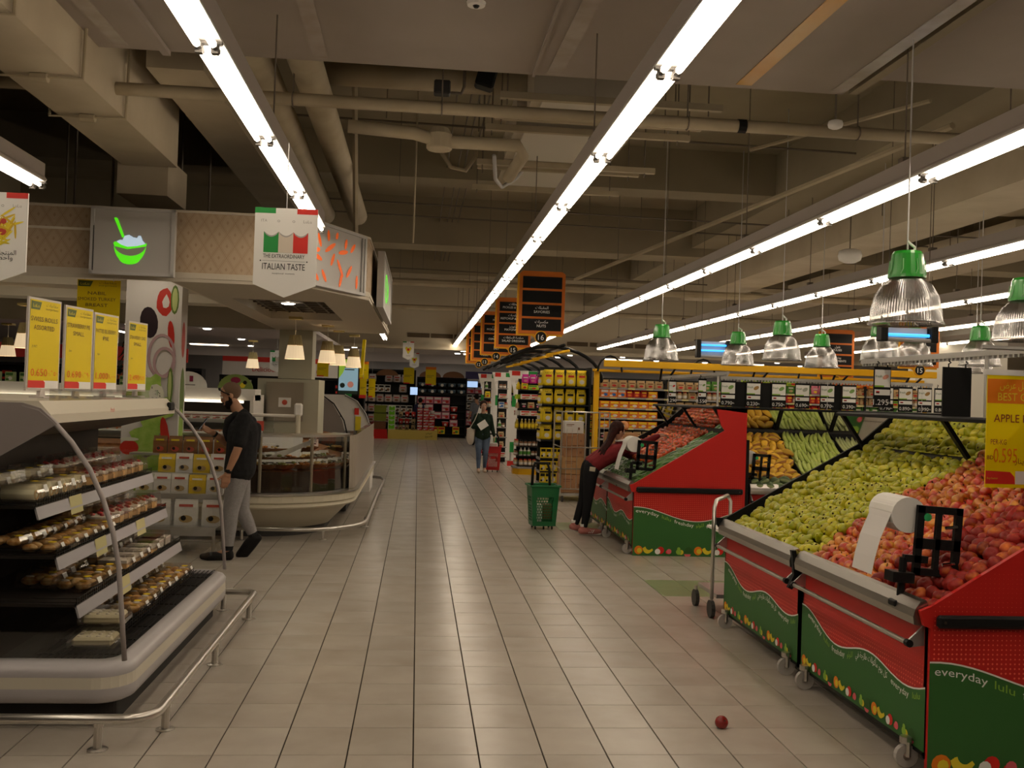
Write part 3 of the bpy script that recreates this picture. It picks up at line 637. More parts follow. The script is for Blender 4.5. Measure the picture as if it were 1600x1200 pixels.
def tagcard(x, y, z, w, hgt, fruitcol, price, label, yaw=0, hang=.04):
    t = thing('price_board', label, 'price board', (x, y, z)); R = Matrix.Rotation(yaw, 3, 'Z'); ux = R @ Vector((1, 0, 0))
    P = plane(Vector((x, y, z)) - ux * (w / 2), ux, (0, 0, 1))
    MB().prism(rect(0, 0, w, hgt), lambda a, b, c: P(a, b, c), -.012, 0).build('board', BLACK, t)
    if fruitcol is not None:
        prints(P, [(0, rect(w * .04, hgt * .5, w * .96, hgt * .93)), (0, rect(w * .04, hgt * .3, w * .96, hgt * .44)), (1, rect(w * .04, hgt * .5, w * .6, hgt * .54)), (2, disc(w * .68, hgt * .75, w * .2, 10, w * .12, .5)),
                   (3, rect(w * .13, hgt * .345, w * .33, hgt * .37)), (4, rect(w * .13, hgt * .37, w * .33, hgt * .4))], 'card', t, [WPRINT, LGREEN, fruitcol, KPRINT, RED], .001)
        letters(P, [('fresh', w * .27, hgt * .74, w * .2, 1), (price, w * .42, hgt * .06, hgt * .2, 0), ('fils', w * .86, hgt * .1, hgt * .08, 0)], t, [WPRINT, GREEN], d=.0025)
    for s in (.2, .8):
        p = P(w * s, hgt, -.006); mb = MB(); mb.tube([p, p + Vector((0, 0, hang * .5)), p + ux * .015 + Vector((0, 0, hang * .7)), p + Vector((0, 0, hang))], .005, 5); mb.build('hook', BLACK, t)
    return t
def rail(p, q, label, n, fs=(.12, .88)):
    p, q = Vector(p), Vector(q); r = thing('sign_rail', label, 'rail', p); mb = MB(); d = (q - p).normalized(); w = Vector((-d.y, d.x, 0)) * .014
    L = (q - p).length; vs = []
    mb.prism([(-.014, 0), (.014, 0), (.014, .035), (-.014, .035)], lambda a, b, c: p + w.normalized() * a + Vector((0, 0, b)) + d * c, 0, L); mb.build('rail_bar', ALU, r)
    t = MB()
    for k in range(n):
        c = p + d * (L * (k + .5) / n); t.box(c + Vector((0, 0, -.009)), (.018, .018, .018))
    t.build('rail_teeth', ALU, r, kind='stuff')
    for f in fs:
        c = p + d * L * f; MB().bar(c + Vector((0, 0, 0)), (c.x + .0, c.y + .0, 1.62), .012, 6).build('rail_post', ALU, r)
    return r
def end_panel(F, P, label, w=1.27, words=None):
    """red side board; u runs with depth, v up"""
    e = thing('red_display_board', label, 'display board', P(.6, 0, 0))
    prof = [(0, .02), (w, .02), (w, 1.65), (.90, 1.645), (.955, 1.46), (1.0, 1.40), (.0, .79), (-.05, .77), (-.03, .70), (0, .69)]
    MB().prism(prof, lambda a, b, c: P(a, b, c), -.025, 0).build('board', panel_red, e)
    top = lambda u: .79 + .6 * u
    wave = lambda u: .455 + .075 * math.cos(u * 4.6 - .1)
    wave_print(P, w, .6, wave, words or [('everyday', .155, .26, 0), ('lulu', .37, .1, 1), ('freshday', .57, .22, 0), (AR2, .75, .09, 1), (AR1, 1.02, .40, 0)], e, .055, .095, True, .95, 0, top)
    b = MB(); b.rbox(P(.62, .725, .018), (1.2 if abs(P(1, 0, 0).x - P(0, 0, 0).x) > .5 else .036, .036 if abs(P(1, 0, 0).x - P(0, 0, 0).x) > .5 else 1.2, .06), .012)
    bb = b.build('bumper_rail', BLACK, e)
    for u in (.05, 1.18): MB().bar(P(u, .725, .035), P(u, .725, .04), .008, 8).build('bolt', CHROME, bb)
    return e
def island_top(F, s0, s1, label, joints):
    """rear body, sloped bins, leaning mirror and its black rail"""
    t = thing('produce_bin', label, 'produce bin', F((s0 + s1) / 2, .7, 0))
    def pr_(prof, a, b, name, m): return MB().prism(prof, lambda d, z, s: F(s, d, z), a, b).build(name, m, t)
    pr_([(.06, .71), (1.12, 1.31), (1.14, 1.33), (1.14, 1.28), (.06, .66)], s0, s1, 'slope_board', bin_black)
    pr_([(1.10, 1.28), (1.16, 1.28), (1.16, 1.41), (1.13, 1.41)], s0, s1, 'back_ledge', bin_black)
    pr_([(1.12, 0.02), (1.30, .02), (1.30, 1.60), (1.18, 1.60), (1.12, 1.40)], s0, s1, 'rear_body', DARK)
    js = [s0] + joints + [s1]
    for a, b in zip(js, js[1:]): pr_([(.94, 1.635), (1.10, 1.41), (1.115, 1.415), (.955, 1.645)], a + .03, b - .03, 'mirror', MIRROR)
    for j in js: jj = min(max(j, s0 + .03), s1 - .03); pr_([(.92, 1.64), (1.10, 1.39), (1.14, 1.39), (.97, 1.655)], jj - .02, jj + .02, 'mirror_frame', BLACK)
    pr_([(.90, 1.635), (.90, 1.655), (.92, 1.665), (1.30, 1.665), (1.30, 1.60), (.95, 1.635)], s0 - .02, s1 + .02, 'top_rail', bin_black)
    for s in ((s0, s1) if s0 == 3.7 else (s1,)): pr_([(.0, .80), (1.10, 1.43), (1.14, 1.40), (1.14, 1.28), (.03, .66)], s - .012, s + .012, 'side_board', bin_black)
    for j in (joints if s1 > 14 or abs(s0 - 3.7) < .01 else []): pr_([(.0, .79), (1.10, 1.36), (1.10, 1.28), (.03, .66)], j - .005, j + .005, 'divider', bin_black)
    return t
# island 1: front faces the aisle at x = 2.35, from y 4.40 to 7.42
F1 = lambda s, d, z: (2.35 + d, s, z)
wv = lambda u: .30 + .045 * math.cos(u * 7.2 - .2) + .03 * math.cos(u * 3.6)
P1 = lambda a, b: plane((2.398, a, .11), (0, -1, 0), (0, 0, 1))
W1 = [('everyday', .2, .2, 0), ('lulu', .37, .08, 1), ('freshday', .53, .17, 0), (AR2, .68, .07, 1), (AR1, .93, .36, 0), ('everyday', 1.24, .18, 0), ('lulu', 1.40, .07, 1)]
cart(F1, P1, 4.40, 5.88, 'nearest red and green wheeled cart front beside the red end panel', W1, wv)
cart(F1, P1, 5.94, 7.42, 'second wheeled cart front, under the pears beside the white frame trolley', W1, wv)
island_top(F1, 4.40, 7.42, 'nearest sloping bin unit holding pears, apples and peaches under a leaning mirror', [5.91])
MB().prism([(.0, .81), (.02, .70), (.05, .64), (-.02, .57), (-.045, .58), (-.01, .66), (-.02, .76), (-.03, .81)], lambda d, z, s: F1(s, d, z), 5.895, 5.925).build('bracket', BLACK, bpy.data.objects['produce_bin'])
MB().prism([(.02, .82), (-.03, .82), (-.03, .77), (.04, .68), (.06, .72)], lambda d, z, s: F1(s, d, z), 7.42, 7.44).build('lip_cap', BLACK, bpy.data.objects['produce_bin'])
end_panel(F1, plane((2.40, 4.38, 0), (1, 0, 0), (0, 0, 1)), 'big red end panel with green wave at the right frame edge', w=1.45)
# island 2
F2 = lambda s, d, z: (2.35 + d, s, z)
cart(F2, P1, 10.70, 12.16, 'wheeled cart front under the cucumbers, next to the bending girl', W1, wv) if False else None
P2 = lambda a, b: plane((2.398, a, .11), (0, -1, 0), (0, 0, 1))
cart(F2, P2, 10.70, 12.16, 'wheeled cart front under the cucumbers of the farther island', W1, wv)
cart(F2, P2, 12.20, 13.45, 'wheeled cart front partly behind the bending girl', W1, wv)
island_top(F2, 10.70, 13.45, 'sloping bin unit of the farther island holding cucumbers and tomatoes', [12.05])
end_panel(F2, plane((2.40, 10.68, 0), (1, 0, 0), (0, 0, 1)), 'red end panel with green wave in the middle distance', w=1.25)
# island 3 faces the camera, front at y = 10.72, x 3.70 to 6.9
F3 = lambda s, d, z: (s, 10.74 + d, z)
P3 = lambda a, b: plane((b, 10.74 + .048, .11), (1, 0, 0), (0, 0, 1))
cart(F3, P3, 3.72, 5.2, 'cart front under the squash, seen through the gap behind the trolley', W1, wv)
cart(F3, P3, 5.24, 6.7, 'cart front of the facing island hidden behind the pears', W1, wv)
island_top(F3, 3.70, 6.7, 'sloping bin unit facing the camera with squash and gourds', [4.42, 5.12, 5.62])
MB().bx(3.655, 3.70, 10.72, 12.0, .02, 1.3).build('side_post', BLACK, bpy.data.objects['produce_bin.002'])
# dispensers
holder(2.37, 4.62, .76, 'black bag roll holder with white roll, nearest, over the peaches', 1.0)
holder(2.42, 11.0, .78, 'black bag roll holder on the cucumber bin beside the girl', 1.0, 1)
holder(3.72, 10.85, .72, 'black bag roll holder on the squash bin behind the red panel', .9, -1)
# rails and price boards
rail((3.42, 4.3, 2.04), (3.42, 7.36, 2.04), 'slotted grey sign rail above the near pear and apple bins', 60, (.1, .45))
rail((3.42, 10.7, 2.02), (3.42, 13.6, 2.02), 'slotted grey sign rail above the cucumber bins', 60)
rail((3.68, 11.8, 2.0), (6.4, 11.8, 2.0), 'long slotted grey sign rail above the squash bins', 70, (.5, .95))
MB().bar((3.1, 5.2, 2.06), (3.9, 5.2, 2.06), .012, 6).build('cross_arm', ALU, bpy.data.objects['sign_rail'])
GARL = mat('garlic_print', (.75, .35, .25), .5); POT = mat('potato_print', (.35, .2, .06), .5); CUC = mat('cucumber_print', (.2, .35, .1), .5); ASH = mat('ash_print', (.4, .42, .35), .5)
boards = [(3.78, CUC, '0.790', 'a green chilli'), (4.1, POT, '0.230', 'a brown potato'), (4.42, CUC, '0.750', 'a pale melon'), (4.72, ASH, '0.690', 'a grey gourd'), (5.04, CUC, '0.770', 'a cut okra'), (5.32, CUC, '0.390', 'a half hidden green fruit')]
for x, m_, pr_, w in boards: tagcard(x, 11.79, 1.67, .185, .31, m_, pr_, 'small price board with %s picture above the squash bins' % w)
for x, m_, pr_, w in ((5.80, ASH, '0.790', 'a round cabbage'), (6.05, POT, '0.890', 'yellow ginger'), (6.30, POT, '0.990', 'dark brown roots'), (6.52, ASH, '0.880', 'a tuber, rightmost one')): tagcard(x, 11.79, 1.67, .185, .31, m_, pr_, 'small price board with %s picture above the squash bins' % w)
for x in (3.93, 4.25): tagcard(x + (.0 if x < 4 else .02), 11.81, 1.66, .16, .31, None, '', 'blank black board on the rail %s' % ('behind the chilli board' if x < 4 else 'behind the potato board'))
tagcard(5.17, 11.81, 1.66, .12, .31, None, '', 'blank black board between the okra board and the hidden green one')
tagcard(3.42, 7.02, 1.71, .13, .30, GARL, '1.295', 'tall price board with red garlic picture hanging above the pears')
tagcard(3.42, 6.0, 1.66, .19, .32, None, '', 'blank black board hanging beside the yellow apple price sign')
tagcard(3.40, 13.0, 1.68, .1, .31, RED, '0.290', 'narrow price board with a red vegetable, farthest on the cucumber rail')
tagcard(3.40, 11.6, 1.68, .1, .31, CUC, '0.550', 'narrow price board with a green vegetable on the cucumber rail')
ps = thing('price_poster', 'large yellow poster reading best offer apple red at right edge', 'price sign', (3.3, 5.0, 1.4)); P = plane((3.02, 5.0, 1.30), (1, .02, 0), (0, .0, 1))
pw, ph = .42, .60
MB().prism(rect(0, 0, pw, ph), lambda a, b, c: P(a, b, c), -.006, 0).build('board', YEL, ps)
prints(P, [(0, rect(0.0, ph - .15, pw, ph - .02)), (1, [(0, .02), (.17, .02), (.165, .06), (.14, .085), (0, .09)]), (2, rect(.17, .02, .24, .09))], 'print_field', ps, [ORANGE, mat('flag_red'), WPRINT], .001)
letters(P, [('BEST OFFER', .2, ph - .135, .06, 1, .28), (arab('افضل عرض'), .17, ph - .07, .055, 1, .2), ('APPLE RED', .17, ph - .25, .06, 2, .26), ('PER-KG', .07, ph - .37, .04, 2, .09), ('0.595', .11, .135, .11, 0, .135), ('BD', .025, .15, .03, 2), (arab('دينار'), .2, .13, .04, 2), ('Buy better', .04, .045, .015, 1)], ps, [ORANGE, BANANA, mat('dark_red_print', (.25, .03, .02), .5)], d=.0025)
MB().prism(rect(-.02, ph, pw + .02, ph + .03), lambda a, b, c: P(a, b, c), -.012, .004).build('hanger_strip', WPRINT, ps)
MB().bar(P(.2, ph + .02, 0), (3.40, 5.02, 2.06), .006, 5).build('hanger', LGREY, ps)

# ------------------------------------------------------------ fruit and vegetables
def slope_pt(F, s, t, lift=0):
    """t metres up the slope board"""
    d = .05 + t * .874; z = .705 + t * .485 + lift
    return Vector(F(s, d, z))
class Heap:
    def __init__(s, name, proto, label, cat, group, limit=300): s.n = 0; s.name = name; s.proto = proto; s.label = label; s.cat = cat; s.group = group; s.limit = limit; s.items = []
    def add(s, loc, rot, sc): s.items.append((Vector(loc), rot, sc))
    def finish(s):
        cp = Vector((0, 0, 1.7)); s.items.sort(key=lambda it: (it[0] - cp).length)
        pr = s.proto; tag(pr, s.label, s.cat, s.group)
        for k, (l, r, c) in enumerate(s.items[:s.limit]):
            if k == 0: o = pr; o.location = l; o.rotation_euler = r; o.scale = (c, c, c)
            else: dup(pr, l, None, None, None, c, r)
        rest = s.items[s.limit:]
        if rest:
            from mathutils import Euler
            mb = MB(); mb.s = True; vs = [v.co.copy() for v in pr.data.vertices]; fs = [list(p.vertices) for p in pr.data.polygons]; mis = [p.material_index for p in pr.data.polygons]
            for l, r, c in rest:
                Rm = Euler(r).to_matrix(); n = len(mb.v); mb.v += [tuple(l + Rm @ (v * c)) for v in vs]; mb.f += [[i + n for i in f] for f in fs]; mb.m += mis; mb.sm += [True] * len(fs)
            o = mb.build(s.name + '_pile', list(pr.data.materials)); o['kind'] = 'stuff'; tag(o, 'rest of the ' + s.group + ', the farther ones', s.cat)
def proto_mesh(name, prof, n, mats, calyx=None, stem=None, axis=None, jit=0):
    mb = MB(); mb.s = True; mb.lathe(prof, n)
    o = mb.build(name, mats); 
    if calyx:
        z, r = calyx; c = MB().lathe([(0.001, z), (r, z + (.002 if z > 0 else -.002)), (r * .6, z + (.005 if z > 0 else -.005))], 6, close=False).build('calyx', mat('calyx_brown', (.05, .03, .01), .8)); c.parent = o
    if stem:
        c = MB().bar((0, 0, stem[0]), (.006, 0, stem[1]), .0022, 4).build('stem', mat('stem_brown', (.07, .04, .015), .8)); c.parent = o
    return o
pear_m = mat('pear_skin', (.31, .35, .008), .3, noise=((.55, .47, .015), 16, .35, .7), rnd=.16, spec=.5)
pear = proto_mesh('pear', [(.004, -.030), (.016, -.032), (.029, -.022), (.034, -.006), (.031, .010), (.022, .025), (.015, .038), (.011, .047), (.003, .050)], 11, [pear_m], (-.031, .007), (.048, .064))
apple_m = mat('apple_skin', (.42, .025, .012), .3, noise=((.64, .30, .03), 17, .42, .66), rnd=.2, spec=.6)
apple_prof = [(.003, -.024), (.012, -.029), (.025, -.024), (.034, -.006), (.034, .010), (.026, .024), (.014, .028), (.006, .022), (.002, .019)]
apple = proto_mesh('apple', apple_prof, 11, [apple_m], (-.026, .006), (.019, .036))
peach_m = mat('peach_skin', (.25, .014, .01), .4, noise=((.60, .18, .02), 12, .52, .78), rnd=.28, spec=.5)
peach = proto_mesh('nectarine', [(.004, -.030), (.020, -.028), (.032, -.014), (.036, .002), (.031, .018), (.018, .028), (.006, .028), (.002, .025)], 11, [peach_m], None, None)
rnd = random.Random(11)
Hp = Heap('pear', pear, 'yellow green pear in the heap on the nearest bin', 'pear', 'pears heaped on the near sloping bin')
Ha = Heap('apple', apple, 'red and yellow apple in the heap between pears and darker nectarines', 'apple', 'apples heaped on the near sloping bin')
Hn = Heap('nectarine', peach, 'dark red nectarine in the heap beside the red end panel', 'nectarine', 'nectarines heaped by the near end panel')
st = .070; row = 0; t = .02
while t < 1.235:
    s = 4.44 + (row % 2) * st / 2
    while s < 7.39:
        b1 = 5.86 + .10 * math.sin(t * 3); b2 = 5.02 + .05 * math.sin(t * 5)
        crest = (.02 if t > .15 else .0) + .025 * math.sin(s * 2.1 + t * 2) ** 2
        lift = .034 + crest + rnd.uniform(-.016, .016); p = slope_pt(F1, s + rnd.uniform(-.012, .012), t + rnd.uniform(-.012, .012), lift)
        H_ = Hp if s > b1 else (Ha if s > b2 else Hn)
        if H_ is Hp:
            # mostly lying with the calyx end facing out of the heap
            rot = (rnd.gauss(0, .4), 2.45 + rnd.gauss(0, .4), rnd.gauss(0, .7)) if rnd.random() < .72 else (rnd.uniform(-1.2, 1.2), rnd.uniform(0, 3), rnd.uniform(0, 6))
        else: rot = (rnd.uniform(-1, 1), rnd.uniform(-1.2, .8), rnd.uniform(0, 6))
        H_.add(p, rot, rnd.uniform(.92, 1.12) * (1.12 if H_ is Hp else 1.2)); s += st * (1.0 if H_ is Hp else 1.1)
    t += st * .9; row += 1
for k in range(60):
    s = rnd.uniform(4.5, 7.3); t = rnd.uniform(.2, 1.1); H_ = Hp if s > 5.9 else (Ha if s > 5.05 else Hn)
    H_.add(slope_pt(F1, s, t, .09 + rnd.uniform(0, .01)), (rnd.uniform(0, 6), rnd.uniform(0, 6), 0), rnd.uniform(1.05, 1.2))
for H_ in (Hp, Ha, Hn): H_.finish()
fa = proto_mesh('apple', apple_prof, 16, [mat('dark_red_apple_skin', (.20, .012, .01), .25, noise=((.42, .03, .02), 20, .45, .8), spec=.6)], (-.026, .005), (.019, .03))
fa.location = (1.64, 5.06, .031); fa.rotation_euler = (.9, .3, .4); tag(fa, 'single dark red apple lying alone on the tiled floor', 'apple')
# cucumbers: bent capsules
def veg(name, L, r, m, bend=.02, n=8, tip=.5, cat=None, k=7, taper=1.0):
    pts = []; rr = []
    for i in range(k + 1):
        f = i / k; pts.append(Vector((L * (f - .5), bend * math.sin(PI * f), 0))); e = min(1, math.sin(PI * min(max(f, .04), .96)) ** .4 * 1.02); rr.append(r * e * (taper + (1 - taper) * f))
    mb = MB(); mb.s = True; mb.tube(pts, rr, n); return mb.build(name, m)
cuc = veg('cucumber', .20, .020, mat('cucumber_skin', (.035, .12, .012), .32, noise=((.08, .20, .02), 30, .4, .7), rnd=.4), .012)
pep = veg('green_pepper', .12, .016, mat('pepper_skin', (.02, .06, .008), .3, noise=((.05, .12, .015), 30, .4, .7), rnd=.5), .01)
tom = proto_mesh('tomato', [(.003, -.026), (.02, -.027), (.034, -.012), (.036, .004), (.03, .018), (.015, .026), (.004, .022)], 10, [mat('tomato_skin', (.55, .07, .015), .25, rnd=.25, noise=((.7, .2, .03), 9, .5, .8), spec=.6)], None)
tag_c = MB().lathe([(.001, .023), (.012, .026), (.004, .03)], 5, close=False).build('calyx', mat('calyx_green', (.04, .10, .02), .7)); tag_c.parent = tom
Hc = Heap('cucumber', cuc, 'dark green cucumber heaped on the farther island bin', 'cucumber', 'cucumbers on the farther island')
Ht = Heap('tomato', tom, 'orange red tomato heaped on the farther island bin', 'tomato', 'tomatoes on the farther island')
def lay(H_, F, s0, s1, t0, t1, ds, dt, ang, jit, lift, sc=(.9, 1.1), rsl=0, layers=1):
    sl = math.atan2(.485, .874); base = Vector(F(1, 0, 0)) - Vector(F(0, 0, 0)); upd = (slope_pt(F, 0, 1) - slope_pt(F, 0, 0)).normalized(); nrm = base.cross(upd); nrm = nrm if nrm.z > 0 else -nrm
    for ly in range(layers):
        t = t0 + ly * dt / 2
        while t < t1:
            s = s0 + rnd.uniform(0, ds)
            while s < s1:
                a = ang + rnd.gauss(0, jit); d = (base * math.cos(a) + upd * math.sin(a)).normalized(); sd = nrm.cross(d); Mx = Matrix((d, sd, nrm)).transposed()
                if H_ is Ht: Mx = Matrix.Rotation(rnd.uniform(-1, 1), 3, 'X') @ Matrix.Rotation(rnd.uniform(-1.5, .4), 3, 'Y')
                H_.add(slope_pt(F, s, t, lift + ly * lift * .8 + rnd.uniform(-.008, .016)), tuple(Mx.to_euler()), rnd.uniform(*sc)); s += ds
            t += dt
Hg = Heap('green_pepper', pep, 'small dark green pepper low on the farther island bin', 'pepper', 'green peppers on the farther island')
lay(Hg, F2, 11.5, 13.4, .03, .42, .05, .06, .4, .9, .03, (.85, 1.2), 0, 1); Hg.finish()
lay(Hc, F2, 10.84, 11.5, .03, 1.22, .06, .095, -.95 + PI, .4, .035, (1.0, 1.35), 0, 1)
lay(Ht, F2, 11.55, 13.4, .46, 1.23, .068, .064, 0, .3, .045, (.9, 1.2))
Hc.finish(); Ht.finish()
# facing island: squash, marrows, pale gourds, long beans
def ribbed(name, L, r, c1, c2, rn):
    m = mat(name + '_skin', c1, .4, rnd=.3); m2 = mat(name + '_stripe', c2, .4)
    mb = MB(); mb.s = True; n = 12; k = 6
    pts = []; 
    for i in range(k + 1):
        f = i / k; rr = r * math.sin(PI * min(max(f, .05), .95)) ** .6
        for j in range(n): a = 2 * PI * j / n; q = rr * (1 + .06 * math.cos(a * 6)); pts.append((L * (f - .5), q * math.cos(a), q * math.sin(a)))
    mb.v = pts
    for i in range(k):
        for j in range(n): mb.f.append([i * n + j, i * n + (j + 1) % n, (i + 1) * n + (j + 1) % n, (i + 1) * n + j]); mb.m.append(1 if j % 4 == 0 else 0); mb.sm.append(True)
    for r0 in (0, k * n): mb.f.append(list(range(r0, r0 + n))); mb.m.append(0); mb.sm.append(True)
    return mb.build(name, [m, m2])
sq = ribbed('squash', .17, .052, (.66, .38, .03), (.30, .12, .02), 0)
gm_ = ribbed('small_melon', .15, .062, (.08, .12, .05), (.2, .24, .1), 0)
mar = veg('marrow', .27, .026, mat('marrow_skin', (.36, .46, .08), .35, noise=((.5, .56, .16), 14, .4, .7), rnd=.12), .02, 8)
gou = veg('pale_gourd', .30, .019, mat('gourd_skin', (.50, .54, .24), .4, rnd=.15), .03, 7)
bea = veg('long_bean', .30, .008, mat('bean_skin', (.10, .22, .03), .45, rnd=.3), .015, 5)
for H_, a0, a1, t0, t1, ds, dt, ang, jit, lift in (
    (Heap('squash', sq, 'orange and yellow striped squash on the facing bin', 'squash', 'squashes on the facing bin'), 3.78, 4.40, .22, 1.2, .10, .10, .7, .8, .06),
    (Heap('small_melon', gm_, 'round dark green melon low on the facing bin', 'melon', 'dark melons at the foot of the facing bin'), 3.80, 4.36, .0, .19, .12, .1, .2, .8, .07),
    (Heap('marrow', mar, 'light green marrow lying up the facing bin', 'marrow', 'marrows on the facing bin'), 4.46, 5.08, .1, 1.15, .056, .22, 1.5, .14, .035),
    (Heap('pale_gourd', gou, 'long pale gourd lying up the facing bin', 'gourd', 'pale gourds on the facing bin'), 5.15, 5.58, .1, 1.15, .042, .24, 1.6, .14, .03),
    (Heap('long_bean', bea, 'thin green bean in the bundles on the facing bin', 'bean', 'long green beans on the facing bin'), 5.66, 6.6, .45, 1.1, .022, .27, 1.55, .08, .02)):
    lay(H_, F3, a0, a1, t0, t1, ds, dt, ang, jit, lift, layers=2 if dt > .15 and ds > .03 else 1); H_.finish()
# ------------------------------------------------------------ lamps above the produce
lg = mat('lamp_green', (.015, .28, .02), .3, coat=.3)
# ribbed clear polycarbonate dome
dome = glassy('ribbed_dome', (.98, .94, .90), .58, .25)
nt = dome.node_tree; tc = nt.nodes.new('ShaderNodeTexCoord'); wv_ = nt.nodes.new('ShaderNodeBump'); wv_.inputs['Strength'].default_value = .35; wv_.inputs['Distance'].default_value = .01
gr_ = nt.nodes.new('ShaderNodeTexWave'); gr_.inputs['Scale'].default_value = 1.0; gr_.wave_type = 'BANDS'; gr_.bands_direction = 'X'
sx_ = nt.nodes.new('ShaderNodeSeparateXYZ'); at = nt.nodes.new('ShaderNodeMath'); at.operation = 'ARCTAN2'; mlt = nt.nodes.new('ShaderNodeMath'); mlt.operation = 'MULTIPLY'; mlt.inputs[1].default_value = 80; sn = nt.nodes.new('ShaderNodeMath'); sn.operation = 'SINE'
nt.links.new(tc.outputs['Object'], sx_.inputs[0]); nt.links.new(sx_.outputs[1], at.inputs[0]); nt.links.new(sx_.outputs[0], at.inputs[1]); nt.links.new(at.outputs[0], mlt.inputs[0]); nt.links.new(mlt.outputs[0], sn.inputs[0]); nt.links.new(sn.outputs[0], wv_.inputs['Height'])
for n_ in nt.nodes:
    if n_.type == 'BSDF_GLOSSY': nt.links.new(wv_.outputs[0], n_.inputs['Normal'])
    if n_.type == 'MAP_RANGE': n_.inputs[3].default_value = .38; n_.inputs[4].default_value = .9
def lamp():
    r = thing('pendant_lamp', 'x', 'lamp', (0, 0, 0), 'green capped pendant lamps above the produce')
    mb = MB(); mb.s = True; mb.lathe([(.215, 0), (.212, .012), (.205, .02), (.198, .08), (.18, .15), (.145, .205), (.10, .24), (.085, .25)], 40, close=False); mb.build('shade', dome, r)
    mb = MB(); mb.tube([(.213 * math.cos(a), .213 * math.sin(a), .006) for a in [2 * PI * k / 32 for k in range(32)]], .005, 5, True); mb.build('shade_rim', glassy('rim_clear', (1, .98, .95), .6, .2), r)
    cap = MB().lathe([(.06, .24), (.108, .245), (.108, .262), (.104, .262), (.088, .37), (.078, .385), (.02, .39)], 24).build('cap', lg, r)
    MB().tube([(.04, 0, .385), (.045, 0, .41), (.02, 0, .425), (0, 0, .44)], .008, 6).build('gland', WPRINT, cap)
    f = MB()
    for k in range(8):
        a = 2 * PI * k / 8; f.tube([(.109 * math.cos(a), .109 * math.sin(a), .26), (.105 * math.cos(a + .12), .105 * math.sin(a + .12), .285), (.098 * math.cos(a + .1), .098 * math.sin(a + .1), .34)], .003, 4)
    f.build('cap_fins', mat('lamp_green_light', (.2, .5, .2), .3), cap)
    MB().lathe([(.03, .14), (.045, .17), (.04, .24)], 12).build('bulb', mat('off_bulb', (.6, .58, .52), .2), r)
    MB().bar((0, 0, .39), (0, 0, 2.8), .005, 5).build('cable', LGREY, r)
    return r
LP = Once(lamp())
for i, (x, y, w) in enumerate(((2.86, 5.6, 'nearest green capped lamp with large ribbed clear shade'), (4.16, 6.46, 'green capped clear lamp cut by the right frame edge'), (2.93, 11.8, 'leftmost green capped lamp above the cucumbers'), (4.12, 12.5, 'green capped lamp beside the blue insect light'), (4.0, 10.62, 'green capped lamp, second largest of the middle row'), (5.17, 12.32, 'green capped lamp fourth from the left'),
      (4.94, 10.21, 'green capped lamp right below the nearest lamp'), (5.63, 10.82, 'green capped lamp behind and right of the one below the nearest lamp'), (6.08, 10.23, 'green capped lamp in front of the white wall panel at right'), (7.2, 12.2, 'small green capped lamp mostly hidden at far right'))):
    LP.place((x, y, 2.2), 0, w, None, (1, 1, 1.13))
# ------------------------------------------------------------ bakery case at left
lil = mat('bumper_lilac', (.46, .44, .45), .35); creamp = mat('case_cream', (.60, .56, .46), .4); capg = mat('case_end_grey', (.24, .21, .20), .4)
bc = thing('bakery_case', 'open bakery display case with curved glass end at left', 'display case', (-2.1, 6.3, 0))
Yn, Yf, Xf = 5.06, 7.62, -1.42
def rpath(x, off, y0, y1, r=.12, n=6):
    """rounded U around the front corner, off outward"""
    pts = [(-3.2, y0 - off)]
    for k in range(n + 1): a = -PI / 2 + PI / 2 * k / n; pts.append((x - r + (r + off) * math.cos(a), y0 + r + (r + off) * math.sin(a)))
    for k in range(n + 1): a = PI / 2 * k / n; pts.append((x - r + (r + off) * math.cos(a), y1 - r + (r + off) * math.sin(a)))
    pts.append((-3.2, y1 + off)); return pts
def sweep(pathf, prof, name, m, parent, smooth=False):
    """prof: (offset, z) list; pathf(offset) -> 2D points"""
    mb = MB(); rows = [pathf(o) for o, z in prof]; n = len(rows[0]); vs = [(p[0], p[1], z) for row, (o, z) in zip(rows, prof) for p in row]
    mb.add(vs, [(i * n + k, i * n + k + 1, (i + 1) * n + k + 1, (i + 1) * n + k) for i in range(len(prof) - 1) for k in range(n - 1)])
    return mb.build(name, m, parent, smooth=smooth)
cp_ = lambda o: rpath(Xf, o, Yn, Yf)
sweep(cp_, [(-.035, .0), (-.035, .125)], 'kick_plate', mat('kick_black', (.02, .018, .017), .5), bc)
sweep(cp_, [(-.035, .125), (.01, .12), (.04, .135), (.05, .165), (.05, .20)], 'lower_bumper', lil, bc, True)
sweep(cp_, [(.05, .20), (.045, .255)], 'cream_band', creamp, bc); sweep(cp_, [(.045, .255), (.05, .285), (.03, .31), (-.005, .318), (-.03, .33), (-.03, .30)], 'upper_bumper', lil, bc, True)
sl = MB(); sl.bx(-3.2, Xf - .03, Yn + .03, Yf - .03, .26, .30); sl.build('well_floor', mat('well_black', (.015, .014, .013), .4), bc)
sl = MB()
for k in range(13): x = Xf - .06 - .03 * k; sl.bar((x, Yn + .06, .325), (x, Yf - .05, .325), .003, 4)
for k in range(9): y = Yn + .15 + k * .3; sl.bar((Xf - .05, y, .321), (Xf - .45, y, .321), .003, 4)
sl.build('deck_wires', BLACK, bc)
MB().bx(-2.0, Xf - .45, Yn + .04, Yf - .04, .30, .335).build('deck_plate', mat('deck_plate_black', (.03, .028, .025), .35), bc)
MB().bx(-2.40, -2.36, Yn, Yf, .3, 1.5).build('back_wall', mat('case_back', (.02, .013, .01), .5, noise=((.03, .02, .014), 5, .3, .8)), bc)
